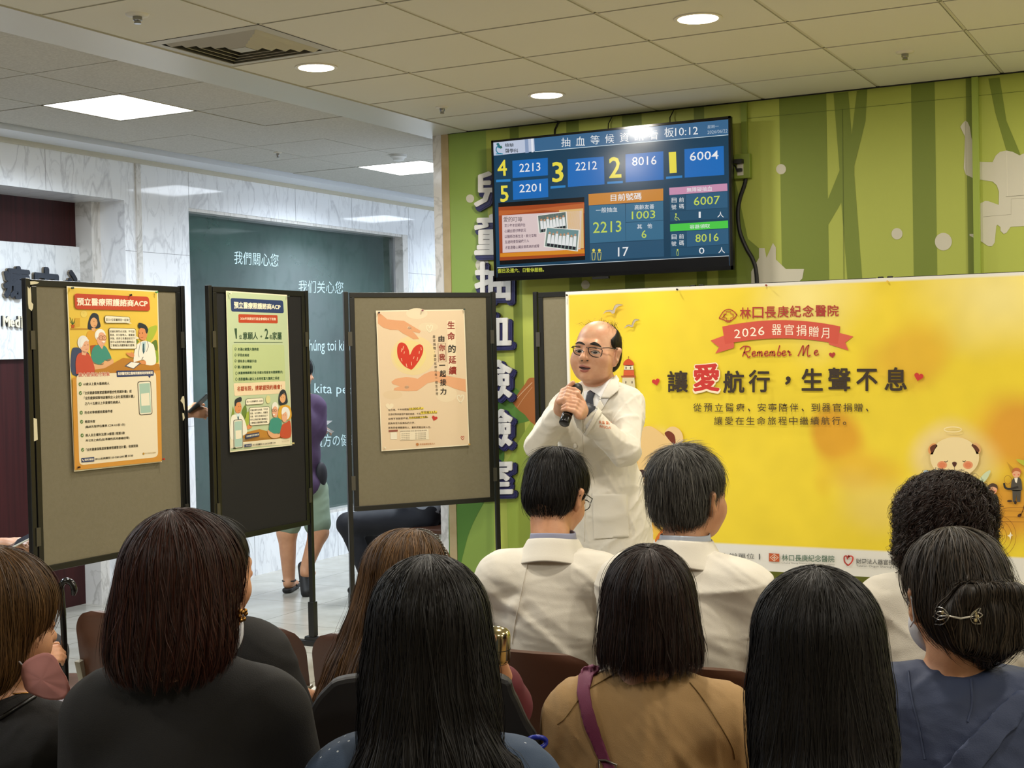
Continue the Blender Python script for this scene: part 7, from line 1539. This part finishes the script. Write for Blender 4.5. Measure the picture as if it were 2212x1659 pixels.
r = empty('corridor_chair', (J['pelvis'][0]+.05, J['pelvis'][1], 0), 'brown chair with a pale metal leg under the seated person in the corridor', 'chair', rz=math.pi/2-.1)
b = MB(); b.box((-.24, -.22, .42), (.24, .22, .455)); b.build('seat', M_vin, r, bevel=.01)
b = MB(); b.box((-.23, -.27, .45), (.23, -.24, .86)); b.build('backrest', M_vin, r, bevel=.012)
for x in (-.21, .21): b = MB(); b.bar((x, -.23, 0), (x, -.26, .82), .025, .025); b.build('leg', M_leg, r); b = MB(); b.bar((x, .22, 0), (x, .16, .43), .025, .025); b.build('leg', M_leg, r)
# ---- standing person with a phone, seen between the left and the middle board
w_ = at_d(398, 893, 7.40)
def aph(J): J['wr'][1] = w_; J['el'][1] = J['sh'][1]*.55+w_*.45+np.array([-.02, -.03, -.14]); J['hand'] = {1: (AX[0]+np.array([0, 0, .1]), -AX[2]*.7+np.array([0, 0, .3]), -1, .75)}
H = Head(np.array([*(w_-AX[0]*.20+AX[2]*.12)[:2], 1.50]), -1.0, -.3, 0, 1.0)
J = standing(H, -1.0, 1.62, arms=aph)
P = make_person('person', 'person standing in the corridor between two boards, only the hand holding a phone showing', H, J, vox=.007, top={'m': M_grph, 'sleeve': 'short', 'g': .014, 'name': 'shirt', 'seed': 8}, bottom={'m': M_navy}, shoe=M_shoe)
hair(P['root'], P['org'], H, st_short(), M_hblk, n=600, vox=.007, length=.1, steps=8)
def phone(p, ax1, ax2, col, lab):
    ax1 = ax1/np.linalg.norm(ax1); ax2 = ax2-ax1*(ax2@ax1); ax2 /= np.linalg.norm(ax2); n_ = np.cross(ax1, ax2); b = MB()
    vs = [tuple(ax1*a*.073+ax2*c*.035+n_*e*.004) for e in (-1, 1) for a, c in ((-1, -1), (1, -1), (1, 1), (-1, 1))]; b.add(vs, [(0,3,2,1),(4,5,6,7),(0,1,5,4),(1,2,6,5),(2,3,7,6),(3,0,4,7)]); r = empty('mobile_phone', tuple(p), lab, 'phone'); b.build('case', mat('phone_'+col.lstrip('#'), col, rough=.3), r, bevel=.003)
    b = MB(); vs = [tuple(ax1*a*.068+ax2*c*.032+n_*.0043) for a, c in ((-1, -1), (1, -1), (1, 1), (-1, 1))]; b.add(vs, [(0, 1, 2, 3)]); b.build('screen', mat('phone_screen', '#2a3238', rough=.1), r)
phone(at_d(430, 872, 7.38), AX[0]*.75+np.array([0, 0, .7]), AX[2]*.8+AX[0]*.2, '#3a4444', 'dark mobile phone in a hand between the left and the middle board')
# ---- person at the left edge holding a white phone
w_ = at_d(2, 1176, 6.15)
def apl(J): J['wr'][1] = w_; J['el'][1] = J['sh'][1]*.5+w_*.5+np.array([-.05, -.02, -.12]); J['hand'] = {1: (AX[0]+np.array([0, 0, .12]), np.array([0, 0, 1.])-AX[2]*.5, -1, .5)}
H = Head(w_+np.array([-.55, -.22, .47]), -1.1, -.4, 0, 1.0)
J = seated(H, -1.1, arms=apl, pz=.56)
P = make_person('person', 'person at the left picture edge, only the hand with a white phone showing', H, J, vox=.007, skin=M_skin2, top={'m': M_purp, 'sleeve': 'short', 'g': .014, 'name': 'shirt', 'seed': 8}, bottom={'m': M_navy}, shoe=M_shoe)
hair(P['root'], P['org'], H, st_bob(), M_hblk, n=500, zcut=-.12, length=.3, steps=10, width=.002)
phone(at_d(38, 1172, 6.12), AX[0]*.85+np.array([0, 0, .42]), AX[2]*.9+np.array([0, 0, .35]), '#d8d4c4', 'white mobile phone in a hand at the left picture edge')
r = empty('corridor_stool', (J['pelvis'][0], J['pelvis'][1], 0), 'plain stool outside the left picture edge', 'stool'); b = MB(); b.lathe([(0, .40), (.17, .40), (.17, .44), (0, .44)], n=24); b.build('seat', M_vin, r); b = MB(); b.tube([(0, 0, 0), (0, 0, .4)], .03, 12); b.build('leg', M_leg, r)
# ---- cane
Pc = at_d(148, 1330, 4.35); r = empty('walking_cane', (Pc[0], Pc[1], 0), 'black walking cane with a curved crook handle beside the left brown chair', 'cane')
toL = AX[0]
def cp(x, y): return at_d(x, y, 4.35)-np.array([Pc[0], Pc[1], 0])
b = MB(); hk = smooth_line([cp(136, 1330), cp(133, 1290), cp(131, 1268), cp(137, 1257), cp(146, 1255), cp(155, 1260), cp(160, 1272), cp(158, 1286)], 5); b.tube(hk, [.0105]*(len(hk)-4)+[.010, .009, .008, .006], 12); b.build('handle', mat('lacquer_black', '#0a0a0a', rough=.15), r)
b = MB(); b.tube([cp(136, 1330)+np.array([0, 0, .01]), cp(141, 1430), np.array([cp(141, 1430)[0]+.01, cp(141, 1430)[1], .02])], .0095, 12); b.build('shaft', mat('lacquer_black', '#0a0a0a'), r)
b = MB(); q = cp(141, 1430); b.tube([(q[0]+.01, q[1], 0.0), (q[0]+.01, q[1], .035)], .014, 12); b.build('rubber_tip', M_shoe, r)
# ---- person with the cane: lap and forearm left of the empty chair
w_ = at_d(58, 1445, 4.30)
def acn(J): J['wr'][1] = w_; J['el'][1] = w_*.45+J['sh'][1]*.55+np.array([0, -.05, -.12]); J['hand'] = {1: (np.array([.5, .3, .35]), -AX[2]*.6+np.array([0, 0, .5]), -1, .9)}
H = Head(at_d(-150, 1010, 4.6), -.3, 0, 0, 1.0)
J = seated(H, -.15, arms=acn)
P = make_person('person', 'person left of the cane, only a forearm and patterned sleeve showing at the left edge', H, J, vox=.007, top={'m': mat('print_bw', '#151515', rough=.8, color2='#b8b09a', scale=55), 'sleeve': 'three', 'g': .014, 'name': 'blouse', 'seed': 8}, bottom={'m': M_navy}, shoe=M_shoe)
hair(P['root'], P['org'], H, st_short(), M_hgry, n=600, vox=.007, length=.1, steps=8)
place_chair(X1[0]-.4605*1.35, 3.235, 'brown vinyl chair beyond the cane at the left picture edge')
# ---- black jacket over the chair back between the maroon sleeves, blue clip
poly = smooth_poly([(652,1720),(653,1600),(668,1535),(700,1490),(745,1465),(900,1455),(1080,1462),(1112,1500),(1140,1560),(1168,1610),(1200,1720)], 4); zc = 2.58; k = len(poly)
f_ = [at_d(x, y, zc) for x, y in poly]; g_ = [p+AX[2]*.045 for p in f_]
b = MB(); b.add([tuple(p) for p in f_+g_], [tuple(range(k)), tuple(range(2*k-1, k-1, -1))]+[(i, k+i, k+(i+1) % k, (i+1) % k) for i in range(k)]); o = b.build('draped_jacket', mat('jacket_black', '#0e0d0e', rough=.6), None, bevel=.014); tag(o, 'black jacket hung over the chair back in front of the denim shirt', 'jacket')
b = MB(); c_ = at_d(1160, 1603, 2.5); b.tube([c_+AX[0]*.014*math.cos(t)*1.2+np.array([0, 0, 1.])*.010*math.sin(t)+AX[2]*.003*math.cos(2*t) for t in np.linspace(0, 2*math.pi, 20)], .0045, 8); tag(b.build('cable_clip', mat('clip_blue', '#1c2c9a', rough=.3)), 'small blue plastic ring on the black jacket beside the brown chair', 'clip')
